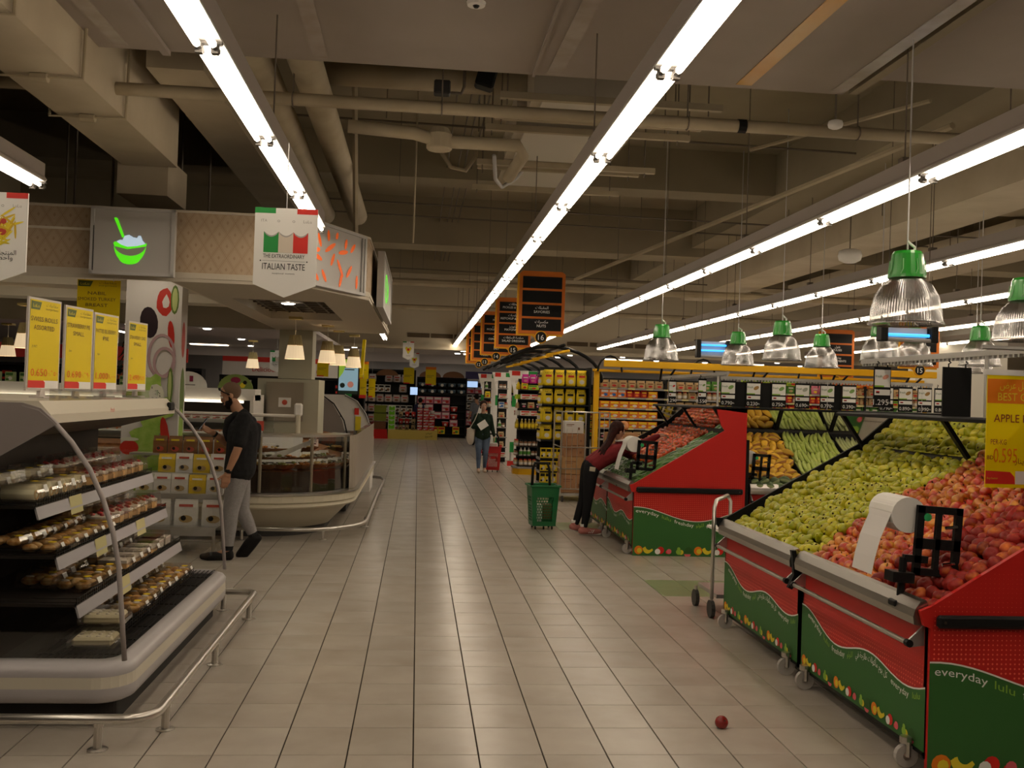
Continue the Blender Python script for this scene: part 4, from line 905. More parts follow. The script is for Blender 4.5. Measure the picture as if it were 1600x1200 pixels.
# curved end glass, arcs and canopy
arc_pts = [(-1.40, .33), (-1.425, .6), (-1.445, .8), (-1.48, .97), (-1.53, 1.12), (-1.60, 1.27), (-1.69, 1.40), (-1.78, 1.50), (-1.85, 1.555), (-1.93, 1.575)]
for y, nm in ((Yn, 'near'), (Yf - .01, 'far')):
    MB().tube([(x, y, z) for x, z in arc_pts], .013, 8).build('end_arc', mat('arc_grey', (.33, .30, .29), .4), bc, smooth=True)
    MB().add([(x, y + .004, z) for x, z in arc_pts] + [(-3.2, y + .004, 1.575), (-3.2, y + .004, .33)], [list(range(12))]).build('end_glass', GLASS, bc)
MB().prism([(-3.2, 1.59), (-1.93, 1.59), (-1.84, 1.565), (-1.76, 1.49), (-2.05, 1.31), (-3.2, .95)], lambda a, b, c: (a, c, b), Yn - .012, Yn + .0).build('end_cap', capg, bc)
MB().prism([(-3.2, 1.60), (-2.0, 1.60), (-1.86, 1.60), (-1.80, 1.535), (-1.80, 1.49), (-1.95, 1.50), (-3.2, 1.50)], lambda a, b, c: (a, c, b), Yn + .01, Yf - .05).build('canopy', creamp, bc)
MB().prism([(-1.95, 1.50), (-1.82, 1.49), (-2.2, 1.38), (-2.36, 1.36), (-2.36, 1.48)], lambda a, b, c: (a, c, b), Yn + .02, Yf - .04).build('canopy_underside', mat('canopy_brown', (.10, .075, .055), .6), bc)
MB().rbox((-1.80, 7.45, 1.545), (.03, .13, .06), .008).build('thermometer', BLACK, bc)
letters(plane((-1.798, 5.95, 1.51), (0, 1, 0), (0, 0, 1)), [('fresh', .1, .02, .04, 0)], bc, [mat('flag_red')])
MB().add([(-1.86, Yn + .15, 1.60), (-1.86, Yf - .3, 1.60), (-1.86, Yf - .3, 1.66), (-1.86, Yn + .15, 1.66)], [(0, 1, 2, 3)]).build('top_guard', GLASS, bc)
wire = mat('wire_black', (.01, .01, .01), .4); railm = mat('ticket_rail', (.42, .40, .43), .4); tick = mat('ticket_paper', (.55, .50, .25), .6)
shelves = [(-1.93, 1.055), (-1.82, .80), (-1.71, .555)]
for k, (x, z) in enumerate(shelves):
    s = MB().bx(-2.36, x, 5.28, 7.5, z - .015, z).build('shelf', mat('shelf_dark', (.03, .025, .022), .5), bc)
    mb = MB(); mb.prism([(x + .008, z - .07), (x + .018, z - .07), (x - .002, z), (x - .012, z)], lambda a, b, c: (a, c, b), 5.28, 7.5); mb.build('ticket_rail', railm, s)
    w = MB()
    for zz in (.01, .03): w.bar((x + .0, 5.28, z + zz), (x, 7.5, z + zz), .0025, 4); w.bar((-2.36, 5.28, z + zz), (x, 5.28, z + zz), .0025, 4)
    y = 5.28
    while y < 7.5: w.bar((x, y, z), (x, y, z + .034), .002, 4); y += .035
    w.build('wire_fence', wire, s)
    MB().add([(x + .022, 5.75 + k * .12, z - .1), (x + .022, 5.95 + k * .12, z - .1), (x + .005, 5.95 + k * .12, z), (x + .005, 5.75 + k * .12, z)], [(0, 1, 2, 3)]).build('ticket', tick, s)
MB().add([(-1.692, 6.5, .455), (-1.692, 6.5, .45), (-1.79, 6.75, .80), (-1.79, 6.55, .80)], [(0, 1, 2, 3)])
for yy, k in ((6.7, 1),): MB().add([(shelves[k][0] + .022, yy, shelves[k][1] - .1), (shelves[k][0] + .022, yy + .2, shelves[k][1] - .1), (shelves[k][0] + .005, yy + .2, shelves[k][1]), (shelves[k][0] + .005, yy, shelves[k][1])], [(0, 1, 2, 3)]).build('ticket', tick, bc)
lt = MB().bar((-1.98, Yn + .1, 1.475), (-1.98, Yf - .1, 1.475), .012, 6).build('case_lamp', mat('case_tube', (1, 1, 1), .4, emit=(1, .82, .60), es=6), bc)
w = MB()
for zz in (.35, .37, .39): w.bar((-1.56, 5.3, zz), (-1.56, 7.3, zz), .0025, 4)
y = 5.3
while y < 7.3: w.bar((-1.56, y, .335), (-1.56, y, .395), .002, 4); y += .045
w.build('deck_fence', wire, bc)
# packs
sponge = mat('sponge', (.78, .46, .18), .8, noise=((.85, .56, .26), 60, .3, .7)); icing = mat('white_icing', (.80, .74, .64), .6); pinkc = mat('pink_glaze', (.75, .42, .32), .3, noise=((.8, .6, .5), 25, .4, .7)); brownp = mat('pastry_brown', (.50, .24, .06), .5, noise=((.80, .56, .26), 28, .4, .62), rnd=.2); cherry = mat('cherry_red', (.4, .02, .02), .3); chocm = mat('glaze_dark', (.16, .05, .03), .35); creamy = mat('roll_cream', (.78, .72, .5), .6)
def pack(kind):
    r = thing({'roll': 'swiss_roll_pack', 'cake': 'round_cake_pack', 'pie': 'pie_pack', 'slice': 'cake_slice_pack', 'danish': 'pastry_pack', 'white': 'cream_cake_pack', 'loaf': 'glazed_cake_pack'}[kind], 'x', 'cake pack')
    w, d, h = {'roll': (.20, .17, .11), 'cake': (.155, .155, .105), 'pie': (.18, .15, .055), 'slice': (.19, .16, .075), 'danish': (.2, .17, .075), 'white': (.24, .2, .075), 'loaf': (.17, .15, .09)}[kind]
    mb = MB(); mb.rbox((0, 0, h * .28), (w, d, h * .5), h * .1); 
    lid = MB(); lid.prism([(-w / 2, 0), (w / 2, 0), (w * .47, h * .12), (w * .42, h * .5), (-w * .42, h * .5), (-w * .47, h * .12)], lambda a, b, c: (a, c, h * .5 + b), -d * .46, d * .46)
    lid.build('lid', PLAST, r); mb.build('tray', PLAST, r)
    f = MB(); f.s = True
    if kind == 'roll':
        f.mi = 0
        for y in (-.045, .035):
            f.bar((-.075, y, .05), (.08, y, .05), .04, 14)
        f.s = False; f.mi = 1
        for y in (-.045, .035): f.tube([(.081, y + (.008 + .0045 * q) * math.cos(q), .05 + (.008 + .0045 * q) * math.sin(q)) for q in [j * .8 for j in range(9)]], .003, 4)
        f.build('swiss_roll', [creamy, sponge], r)
    elif kind == 'cake':
        f.s = False; f.lathe([(.066, .01), (.068, .05), (.064, .056)], 16); f.mi = 1; f.lathe([(.067, .05), (.068, .062), (.05, .068), (.01, .068)], 16); f.build('sponge_cake', [sponge, icing], r)
        t = MB(); t.s = True
        for k in range(6): a = k * PI / 3; t.ell((.045 * math.cos(a), .045 * math.sin(a), .07), (.012, .012, .01), 6, 4)
        t.ell((0, 0, .072), (.016, .016, .012), 6, 4); t.build('topping', cherry if True else icing, r)
    elif kind == 'pie':
        for i in (-1, 1):
            for j in (-1, 1): f.ell((i * .042, j * .034, .026), (.038, .032, .02), 8, 5)
        f.build('pie', brownp, r)
    elif kind == 'slice':
        f.s = False
        for i in (-1, 0, 1): f.mi = 0; f.box((i * .055, 0, .025), (.045, .12, .03)); f.mi = 1; f.box((i * .055, 0, .048), (.047, .122, .016))
        f.build('slice', [sponge, icing], r)
    elif kind == 'danish':
        for i, j, a in ((-.045, -.03, 0), (.045, -.03, 1), (-.045, .035, 2), (.045, .035, .5), (0, 0, 1.4)): f.ell((i, j, .03 + (.012 if i == 0 else 0)), (.045, .03, .022), 8, 5, Matrix.Rotation(a, 3, 'Z'))
        f.build('pastry', brownp, r)
        t = MB(); t.s = True
        for i, j in ((-.045, -.03), (.04, .03), (.045, -.035), (-.05, .035)): t.mi = 1 if i * j > 0 else 0; t.ell((i, j, .052), (.022, .016, .007), 6, 4)
        t.build('filling', [mat('custard', (.72, .42, .06), .4), icing], r)
    elif kind == 'white':
        f.s = False; f.rbox((0, 0, .032), (.2, .165, .045), .012); f.build('cream_cake', creamy, r)
        t = MB(); t.s = True
        for i in range(4):
            for j in range(3): t.ell((-.07 + i * .047, -.05 + j * .05, .056), (.012, .012, .006), 6, 4)
        t.build('topping', icing, r)
    else:
        f.s = False; f.mi = 0; f.box((-.02, 0, .035), (.1, .11, .045)); f.mi = 1; f.box((.06, 0, .035), (.04, .11, .05)); f.build('cake', [chocm, icing], r)
    if kind in ('roll', 'pie', 'danish', 'slice'):
        MB().add([(w / 2 + .001, d * .12, h * .45), (w / 2 + .001, d * .42, h * .45), (w * .45, d * .42, h * .8), (w * .45, d * .12, h * .8)], [(0, 1, 2, 3)]).build('sticker', WPRINT, r)
        MB().lathe([(.02, h), (.02, h + .001)], 10, (w * .33, -d * .2, .001)).build('round_sticker', mat('sticker_yellow', (.85, .62, .0), .5), r) if kind != 'slice' else None
    return r
PK = {k: Once(pack(k)) for k in ('roll', 'cake', 'pie', 'slice', 'danish', 'white', 'loaf')}
rb = random.Random(21); shn = ['top shelf', 'middle shelf', 'lowest shelf', 'black deck']
nm_ = {'roll': 'clear pack of cream swiss rolls', 'cake': 'clear pack with round iced sponge cake', 'pie': 'flat clear pack of small brown pies', 'slice': 'clear pack of iced cake slices', 'danish': 'clear clamshell of golden pastries', 'white': 'clear tray of pale cream cake', 'loaf': 'clear pack of dark glazed cake'}
place_ = ['front', 'second', 'third']
def row_(k, x0, z, y0, y1, dy, kind, rows, dx, jit=.01, lift=.0, stack=1):
    for rw in range(rows):
        y = y0; i = 0
        while y < y1:
            for st_ in range(stack):
                lab = '%s on the %s of the bakery case, %s row' % (nm_[kind].replace('clear pack with ', '').replace('clear ', ''), shn[k], place_[rw])
                PK[kind].place((x0 - dx * rw + rb.uniform(-jit, jit), y + rb.uniform(-jit, jit), z + lift * rw + st_ * .08), rb.uniform(-.06, .06), lab, '%s packs, %s, %s row' % (kind, shn[k], place_[rw]), {'cake': 1.22, 'roll': 1.05, 'danish': 1.1}.get(kind, 1.08))
            y += dy; i += 1
row_(0, -2.04, 1.06, 5.40, 6.2, .20, 'roll', 2, .19, .006, .035); row_(0, -2.03, 1.06, 6.32, 7.48, .20, 'cake', 2, .19, .006, .05)
row_(1, -1.92, .805, 5.38, 6.25, .165, 'pie', 2, .17, .008, .03); row_(1, -1.93, .805, 6.32, 7.48, .20, 'cake', 2, .19, .006, .05)
row_(2, -1.83, .56, 5.62, 6.2, .2, 'danish', 2, .19, .01, .02, 1); row_(2, -1.82, .56, 6.3, 7.0, .19, 'slice', 2, .18, .01, .03, 1)
row_(2, -1.82, .56, 7.08, 7.4, .17, 'loaf', 2, .18, .01, .06)
row_(3, -1.68, .34, 6.05, 7.35, .2, 'danish', 2, .2, .012, .02, 1)
for k, (x, y, z) in enumerate(((-1.62, 5.32, .34), (-1.63, 5.5, .415))): PK['white'].place((x, y, z), .05, ('pale cream cake tray lying alone at the near corner of the black deck' if k == 0 else 'pale cream cake tray leaning on top of the near corner tray'), 'cream cake packs')
PK['loaf'].place((-1.75, 5.75, .345), 0, 'dark pinkish cake pack at the back of the black deck', 'loaf packs, deck')
# standing price signs on top of the case
ysign = mat('sign_yellow', (.72, .55, .0), .5); fr = mat('sign_frame', (.55, .5, .46), .4); olive = mat('olive_logo', (.10, .13, .03), .5); origp = mat('price_red', (.75, .12, .01), .5)
def ysign_(x, y, z, w, h, a, lines, price, ar, label, stand=True):
    s = thing('price_sign', label, 'price sign', (x, y, z), 'yellow price signs'); u = (math.cos(a), math.sin(a), 0)
    P = plane(Vector((x, y, z)) - Vector(u) * (w / 2), u, (0, 0, 1)); t = .012
    if stand:
        MB().prism(rect(-t, -t, w + t, h + t), lambda p, q, c: P(p, q, c), -.012, -.001).build('frame', fr, s)
        MB().prism([(w * .4, -.045), (w * .6, -.045), (w * .56, 0), (w * .44, 0)], lambda p, q, c: P(p, q, c), -.02, .0).prism([(w * .3, -.05), (w * .7, -.05), (w * .7, -.042), (w * .3, -.042)], lambda p, q, c: P(p, q, c), -.04, .04).build('stand', fr, s)
    prints(P, [(0, rect(0, 0, w, h)), (1, [(w * .02, h * .89), (w * .3, h * .89), (w * .36, h * .98), (w * .02, h * .985)]), (2, rect(0, .0, w, h * .09)), (3, [(0, .003), (w * .55, .003), (w * .55, h * .07), (w * .5, h * .09), (0, h * .09)])], 'sheet', s, [ysign, olive, WPRINT, mat('flag_red')], .001, )
    L = [('LuLu', w * .17, h * .915, h * .055, 3, w * .2), (arab('مفاجات'), w * .7, h * .94, h * .05, 0, w * .4), ('surprises', w * .7, h * .9, h * .04, 0, w * .42)]
    yy = h * .76
    for i, ln_ in enumerate(lines[:-1]): L.append((ln_, w * .46, yy, h * .075, 1, min(w * .88, len(ln_) * w * .085))); yy -= h * .095
    L += [(lines[-1], w * .16, h * .46, h * .04, 1), (price, w * .34, h * .14, h * .12, 2, w * .54), (ar, w * .8, h * .15, h * .085, 2, w * .3)]
    letters(P, L, s, [mat('olive_text', (.25, .2, .02), .5), mat('brown_text', (.10, .06, .02), .5), origp, BANANA], d=.0032)
    return s
ysign_(-1.97, 5.42, 1.66, .30, .46, 1.42, ['SWISS ROLLS', 'ASSORTED', '/3 PKT'], '0.650', '٠.٦٥٠', 'yellow standing sign reading swiss rolls assorted, nearest')
ysign_(-1.96, 5.92, 1.66, .30, .46, 1.42, ['STRAWBERRY PIE', 'SMALL', '2pcs'], '0.690', '٠.٦٩٠', 'yellow standing sign reading strawberry pie small')
ysign_(-1.96, 6.42, 1.66, .30, .46, 1.42, ['PATTIES BLUEBERRY', 'PIE', '4pcs'], '1.000', '١.٠٠٠', 'yellow standing sign reading patties blueberry pie')
ysign_(-1.96, 7.12, 1.66, .28, .46, 1.42, ['STRAWBERRY CAKE', 'SMALL', '/pcs'], '2.490', '٢.٤٩٠', 'yellow standing sign reading strawberry cake, farthest on the case')
s = ysign_(-2.78, 8.85, 2.05, .36, .54, .02, ['NABIL', 'SMOKED TURKEY', 'BREAST', 'PER-KG'], '4.200', '٤.٢٠٠', 'large yellow hanging sheet reading Nabil smoked turkey breast', False)
MB().bar((-2.9, 8.85, 2.58), (-2.9, 8.85, 2.7), .003, 4).bar((-2.66, 8.85, 2.58), (-2.66, 8.85, 2.7), .003, 4).build('cord', LGREY, s)
# floor rail around the case
def guard(pts, posts, z, r, label):
    g = thing('guard_rail', label, 'rail', (*posts[0], 0)); MB().tube([(x, y, z) for x, y in pts], r, 10).build('tube_rail', STEEL, g, smooth=True)
    for x, y in posts:
        p = MB().bar((x, y, .0), (x, y, z), r * .82, 10).build('post', STEEL, g); MB().lathe([(r * 1.9, .0), (r * 1.9, .006), (r * 1.2, .01)], 16, (x, y, 0)).build('flange', STEEL, p)
        MB().bar((x, y, z - r * 1.3), (x, y, z - r * .6), r * 1.05, 10).build('collar', STEEL, p)
    return g
gp = [(-3.2, 4.75)] + [(-1.32 + .14 * math.cos(a), 4.89 + .14 * math.sin(a)) for a in [-PI / 2 + PI / 12 * k for k in range(7)]] + [(-1.18, 7.5)] + [(-1.27 + .09 * math.cos(a), 7.62 + .09 * math.sin(a)) for a in [PI / 12 * k for k in range(7)]] + [(-1.6, 7.71)]
guard(gp, [(-1.42, 4.75), (-1.185, 5.03), (-1.18, 6.2), (-1.18, 7.42), (-1.42, 7.71), (-2.4, 4.75)], .142, .024, 'low steel guard rail round the foot of the bakery case')

# ------------------------------------------------------------ printed column, nut stand
colm = mat('column_print_white', (.60, .57, .55), .5)
c = thing('printed_column', 'white column printed with vegetables and cold cuts', 'column', (-2.86, 11, 0))
MB().bx(-3.17, -2.58, 11.0, 11.28, 0, 2.98).build('shaft', colm, c)
P = plane((-3.17, 11.0, 0), (1, 0, 0), (0, 0, 1)); V = lambda px: 0
lett = mat('lettuce_print', (.20, .36, .04), .6, noise=((.38, .52, .12), 9, .3, .7)); oliveb = mat('olive_print', (.03, .02, .025), .4); on = mat('onion_print', (.42, .28, .30), .5); cucp = mat('cucumber_slice_print', (.10, .16, .03), .5); cucl = mat('cucumber_flesh_print', (.42, .48, .18), .5); redp = mat('pepper_print', (.45, .03, .02), .4); chees = mat('cheese_print', (.62, .62, .5), .6)
rr = random.Random(4)
def blob(u, v, r, k=10, w=.25, ry=None): return [(u + (r * (1 + rr.uniform(-w, w))) * math.cos(2 * PI * i / k), v + ((ry or r) * (1 + rr.uniform(-w, w))) * math.sin(2 * PI * i / k)) for i in range(k)]
def ring(u, v, r, t, n=20, ry=None):
    a = disc(u, v, r, n, ry); b = disc(u, v, r - t, n, (ry or r) - t); return [[a[i], a[(i + 1) % n], b[(i + 1) % n], b[i]] for i in range(n)]
sh = [(4, disc(.235, 2.47, .05, 14, .17)), (5, disc(.235, 2.47, .035, 12, .14))]
sh = []
L_ = lambda px, py: ((px - 210) / 88 * .58, 1.7 + (604 - py) / 1543 * 11.0)
def A_(px, py): return L_(px, py)
u, v = A_(272, 478); sh += [(6, blob(u, v, .09, 14, .08, .15)), (0, blob(u + .015, v + .0, .035, 8, .3, .07))]
u, v = A_(291, 474); sh += [(4, disc(u - .02, v, .045, 12, .16)), (5, disc(u - .02, v, .03, 12, .13))]
u, v = A_(248, 510); sh += [(2, disc(u, v, .095, 16, .17, .12))]
u, v = A_(284, 527); sh += [(6, disc(u, v, .035, 12, .15, .1))]
for px, py, r_, ry_ in ((270, 560, .15, .24), (275, 570, .12, .17)):
    u, v = A_(px, py); sh += [(3, q) for q in ring(u, v, r_, .03, 22, ry_)]
u, v = A_(236, 612); sh += [(7, disc(u, v, .12, 16, .19)), (3, disc(u, v, .125, 16, .2))]
sh[-2], sh[-1] = sh[-1], sh[-2]
for px, py, r_ in ((232, 620, .1), (258, 612, .12), (228, 565, .07), (262, 655, .14), (250, 690, .16), (268, 725, .12), (245, 735, .12), (282, 640, .09), (255, 770, .16), (280, 760, .1), (265, 810, .14)):
    u, v = A_(px, py); sh += [(1, blob(min(max(u, r_), .57 - r_), v, r_, 14, .22, r_ * 1.25))]
u, v = A_(265, 617); sh += [(7, blob(u, v, .085, 8, .12, .11))]
for k in range(12): sh += [(2, disc(u + rr.uniform(-.05, .05), v + rr.uniform(-.07, .07), .006, 5))]
u, v = A_(281, 680); sh += [(6, disc(u, v, .045, 12, .2, .15))]
u, v = A_(225, 700); sh += [(6, disc(u, v, .1, 14, .08)), (7, disc(u, v + .09, .1, 12, .02))]
u, v = A_(291, 605); sh += [(4, disc(u - .03, v, .03, 12, .2)), (5, disc(u - .035, v, .018, 12, .16))]
sh = [(i, [(min(max(a, .0), .588), b) for a, b in pts]) for i, pts in sh]
mb = MB()
for k, (i, pts) in enumerate(sh): mb.mi = i; mb.poly([P(a, b, .001 + .0004 * k) for a, b in pts])
mb.build('food_print', [colm, lett, oliveb, on, cucp, cucl, redp, chees], c)
P = plane((-2.58, 11.0, 0), (0, 1, 0), (0, 0, 1)); prints(P, [(0, disc(.12, 2.2, .08, 12, .2)), (1, disc(.14, 1.6, .1, 12, .3)), (2, disc(.14, 1.2, .1, 12, .25))], 'side_food_print', c, [redp, cucp, lett])
ns = thing('nut_stand', 'low steel display stand with rows of nut pouches beside the printed column', 'stand', (-2.4, 10.5, 0))
for z, y0 in ((.60, 10.32), (.80, 10.45), (.99, 10.55)): MB().bx(-2.95, -1.98, y0, y0 + .2, z - .02, z).build('tier', ALU, ns)
MB().bx(-2.9, -1.98, 10.15, 10.75, .27, .29).build('shelf', ALU, ns); MB().bx(-2.9, -1.98, 10.14, 10.16, .2, .29).build('shelf_front', ALU, ns); MB().bx(-2.95, -1.98, 10.3, 10.33, .52, .60).build('tier_front', ALU, ns)
for x in (-2.88, -2.0):
    for y in (10.2, 10.7): MB().bar((x, y, 0), (x, y, .9 if y > 10.5 else .27), .018, 8).build('leg', STEEL, ns)
MB().bar((-2.88, 10.2, .15), (-2.0, 10.2, .15), .015, 8).build('stretcher', STEEL, ns)
def pouch(w, h, base, bandc, food, name='nut_pouch'):
    r = thing(name, 'x', 'pouch'); mb = MB(); d = .055
    ring_ = [(-.5, -.5), (.5, -.5), (.5, .5), (-.5, .5)]
    vs = []; zs = ((0, 1, 1), (.15, 1, 1), (.7, 1, .8), (.93, .97, .15), (1, 1, .05))
    for z, a, b in zs: vs += [(x * w * a, y * d * b, z * h) for x, y in ring_]
    mb.add(vs, [(i * 4 + k, i * 4 + (k + 1) % 4, i * 4 + 4 + (k + 1) % 4, i * 4 + 4 + k) for i in range(4) for k in range(4)] + [(3, 2, 1, 0), (16, 17, 18, 19)])
    mb.build('bag', base, r); P = plane((-w / 2, -d / 2 - .003, 0), (1, 0, 0), (0, 0, 1))
    prints(P, [(0, rect(w * .2, h * .72, w * .8, h * .82)), (1, disc(w * .5, h * .25, w * .3, 10, h * .15)), (2, disc(w * .4, h * .28, w * .12, 8))], 'print', r, [bandc, food, BLACK])
    return r
yb = mat('pouch_yellow', (.68, .48, .03), .4); wb = mat('pouch_white', (.7, .68, .64), .4); rbm = mat('pouch_red', (.45, .03, .02), .4); db = mat('pouch_brown', (.2, .09, .03), .4)
nutp = mat('nut_print', (.45, .32, .14), .6); redt = mat('red_text', (.5, .08, .05), .5)
py_, pw_, pb_ = Once(pouch(.17, .19, yb, WPRINT, nutp)), Once(pouch(.17, .2, wb, redt, nutp)), Once(pouch(.14, .18, db, BANANA, redt))
big_ = Once(pouch(.23, .26, wb, redt, nutp, 'large_nut_pouch'))
for k in range(5):
    pb_.place((-2.66 + k * .155, 10.64, .99), 0, 'dark brown pouch on the top tier of the nut stand', 'pouches on the top tier')
for k in range(4):
    (py_ if k % 2 == 0 else pw_).place((-2.56 + k * .175, 10.54, .80), 0, ('yellow' if k % 2 == 0 else 'white') + ' nut pouch on the middle tier of the nut stand', 'pouches on the middle tier')
for k in range(5):
    (pw_ if k != 3 else py_).place((-2.74 + k * .175, 10.40, .60), 0, 'white nut pouch on the lowest tier of the nut stand' if k != 3 else 'single yellow pouch among the white ones on the lowest tier', 'pouches on the lowest tier')
for k in range(3): big_.place((-2.56 + k * .27, 10.28, .29), 0, 'large white nut pouch on the bottom shelf of the stand, %s from left' % ('first', 'second', 'third', 'fourth')[k], 'large pouches')

# ------------------------------------------------------------ deli counter
dc = thing('deli_counter', 'curved cream deli counter with glass front and wooden inside', 'counter', (-1.8, 12.5, 0))
def dpath(o, xf=-.70, yf=11.18, r=1.15, y1=17.0, x0=-4.6, n=14):
    pts = [(x0, yf - o), (-2.6, yf - o)]
    for k in range(n + 1): a = -PI / 2 + PI / 2 * k / n; pts.append((xf - r + (r + o) * math.cos(a), yf + r + (r + o) * math.sin(a)))
    return pts + [(xf + o, 14), (xf + o, 15.5), (xf + o, y1)]
dp = lambda o: dpath(o)
deliw = mat('deli_cream', (.62, .57, .44), .4)
sweep(dp, [(-.38, 0), (-.38, .09)], 'kick', DARK, dc); sweep(dp, [(-.38, .09), (-.33, .10), (-.14, .30), (-.10, .345)], 'lower_front', deliw, dc, True)
sweep(dp, [(-.10, .345), (-.03, .35), (-.015, .37), (-.03, .40)], 'groove_band', deliw, dc); sweep(dp, [(-.03, .40), (.0, .42), (.0, .495)], 'upper_front', deliw, dc)
sweep(dp, [(.0, .495), (.02, .50), (.02, .52), (-.09, .53)], 'steel_rim', STEEL, dc)
woodd = mat('dark_barrel_wood', (.035, .020, .012), .5, noise=((.06, .035, .02), 12, .3, .7)); woodr = mat('brown_wood', (.36, .15, .05), .5, noise=((.16, .06, .02), 14, .3, .7))
sweep(dp, [(-.13, .53), (-.14, .76), (-.16, .76)], 'barrel_wood', woodd, dc)
sweep(dp, [(-.16, .76), (-.30, .80), (-.30, .83), (-.52, .89), (-.52, .92), (-.75, .98), (-.75, 1.0), (-1.05, 1.04)], 'stepped_tray_board', woodr, dc)
sweep(lambda o: dpath(o)[:12 + 2], [(-.07, .53), (-.08, 1.16)], 'front_glass', GLASS, dc)
sweep(lambda o: dpath(o)[13:], [(-.02, .53), (-.03, 1.17)], 'side_panel', mat('side_panel', (.31, .27, .22), .3), dc)
sweep(lambda o: dpath(o)[13:], [(-.03, 1.17), (-.03, 1.22)], 'side_glass', GLASS, dc)
sweep(lambda o: dpath(o)[:16], [(-.06, 1.155), (-.06, 1.18), (-.30, 1.19), (-.30, 1.165), (-.06, 1.155)], 'top_shelf', STEEL, dc)
sweep(lambda o: dpath(o)[1:14], [(-.30, 1.150), (-.32, 1.150), (-.32, 1.158), (-.30, 1.158)], 'counter_lamp', mat('counter_tube', (1, 1, 1), .4, emit=(1, .84, .62), es=5), dc)
for i in (3, 8, 13, 15):
    x, y = dpath(-.085)[i]; MB().bar((x, y, .53), (x, y, 1.16), .02, 8).build('glass_post', mat('post_champagne', (.4, .36, .27), .3, .8), dc)
# open lid panels and white service bars behind the man
MB().bx(-4.6, -1.75, 12.35, 12.4, 1.16, 1.36).build('upper_glass', GLASS, dc); MB().bar((-4.6, 12.35, 1.37), (-1.5, 12.35, 1.37), .02, 6).build('upper_bar', WHITE, dc)
MB().bar((-4.6, 11.5, 1.13), (-1.75, 11.5, 1.13), .035, 8).build('lamp_bar', WHITE, dc)
MB().box((-2.0, 11.75, .93), (1.3, .06, .62), Matrix.Rotation(-.9, 3, 'X')).build('tray_lid', LGREY, dc)
MB().prism([(-1.95, .80), (-1.15, 1.15), (-1.15, 1.1), (-1.9, .74), (-2.6, .74), (-2.6, .80)], lambda a, b, c: (a, c, b), 11.55, 11.62).build('white_arm', WHITE, dc)
MB().bx(-4.4, -.95, 14.0, 18, .02, .99).build('counter_core', DARK, dc)
scl = thing('deli_scale', 'cream weighing scale with display post on the deli counter', 'scale', (-1.55, 12.3, 1.18)); MB().rbox((-1.45, 12.3, 1.45), (.1, .06, .16), .02).build('display', WHITE, scl); MB().bar((-1.45, 12.3, .95), (-1.45, 12.3, 1.4), .03, 8).build('post', deliw, scl); MB().rbox((-1.75, 12.25, 1.02), (.3, .2, .1), .02).build('base', deliw, scl)
sgn = thing('counter_notice', 'small red notice behind the counter glass', 'notice', (-1.95, 12.3, 1.17)); MB().bx(-2.02, -1.86, 12.29, 12.295, 1.18, 1.30).build('card', redt, sgn)
rd = random.Random(9)
fm = [mat('salad_orange', (.5, .2, .03), .4, noise=((.3, .1, .03), 40, .3, .7)), mat('salad_cream', (.6, .45, .2), .4, noise=((.4, .25, .08), 40, .3, .7)), mat('olive_dark', (.06, .05, .02), .35, noise=((.12, .1, .03), 50, .3, .7)), mat('salad_green', (.15, .2, .05), .4, noise=((.3, .3, .1), 40, .3, .7))]
fn = ['orange', 'pale', 'dark olive', 'green']
trays = []
for i in range(4):
    r = thing('deli_bowl', 'x', 'food bowl'); MB().lathe([(.07, 0), (.12, .035), (.125, .04), (.11, .035)], 14).build('bowl', woodr, r)
    mb = MB(); mb.s = True
    for k in range(14): a = rd.uniform(0, 2 * PI); q = rd.uniform(0, .085); mb.ell((q * math.cos(a), q * math.sin(a), .035 + rd.uniform(0, .02)), (.03, .018, .012), 6, 4, Matrix.Rotation(rd.uniform(0, 3), 3, 'Z'))
    mb.build('food', fm[i], r); trays.append(Once(r))
pcard = thing('price_card', 'x', 'price card'); mb = MB(); mb.add([(-.045, 0, 0), (.045, 0, 0), (.045, .02, .07), (-.045, .02, .07), (-.045, .04, 0), (.045, .04, 0)], [(0, 1, 2, 3), (3, 2, 5, 4)]); mb.build('card', WPRINT, pcard)
prints(plane((-.045, -.001, 0), (1, 0, 0), (0, .27, .96)), [(0, rect(.015, .04, .075, .05)), (0, rect(.02, .02, .07, .03))], 'writing', pcard, [KPRINT]); pc = Once(pcard)
for tier, (o, z) in enumerate(((-.22, .79), (-.42, .86), (-.64, .95), (-.88, 1.01))):
    pts = dpath(o)
    for k in range(2 + (tier % 2), 18, 1):
        if k >= len(pts): break
        x, y = pts[k]
        if tier % 2 == 0 and k > 2: x, y = (pts[k][0] + pts[k - 1][0]) / 2, (pts[k][1] + pts[k - 1][1]) / 2
        if x < -2.0: continue
        i = (k // 2 + tier) % 4
        if (k + tier) % 2 == 0: trays[i].place((x, y, z), rd.uniform(0, 6), '%s deli food heaped on a wooden dish, tier %s from the glass' % (fn[i], ('one', 'two', 'three', 'four')[tier]), 'deli dishes of ' + fn[i] + ' food', 1.3)
        else:
            pc.place((x, y - .02, z + .01), rd.uniform(-.5, .3) + .2, 'small white price card among the deli dishes', 'deli price cards', 1.35)
for k, (x, y) in enumerate(dpath(-.19)[2:11]):
    if k % 1 == 0: pc.place((x, y, .80), .15 * k, 'white price card along the front edge of the wooden barrel', 'price cards on the barrel edge', 1.35)
g2 = [(-2.2, 11.25), (-1.35, 11.25)] + [(-1.35 + .78 * math.sin(a), 12.15 - .9 * math.cos(a)) for a in [PI / 16 * k for k in range(1, 9)]] + [(-.57, 15.2), (-.55, 17.8), (-.62, 18.3), (-.86, 18.5)]
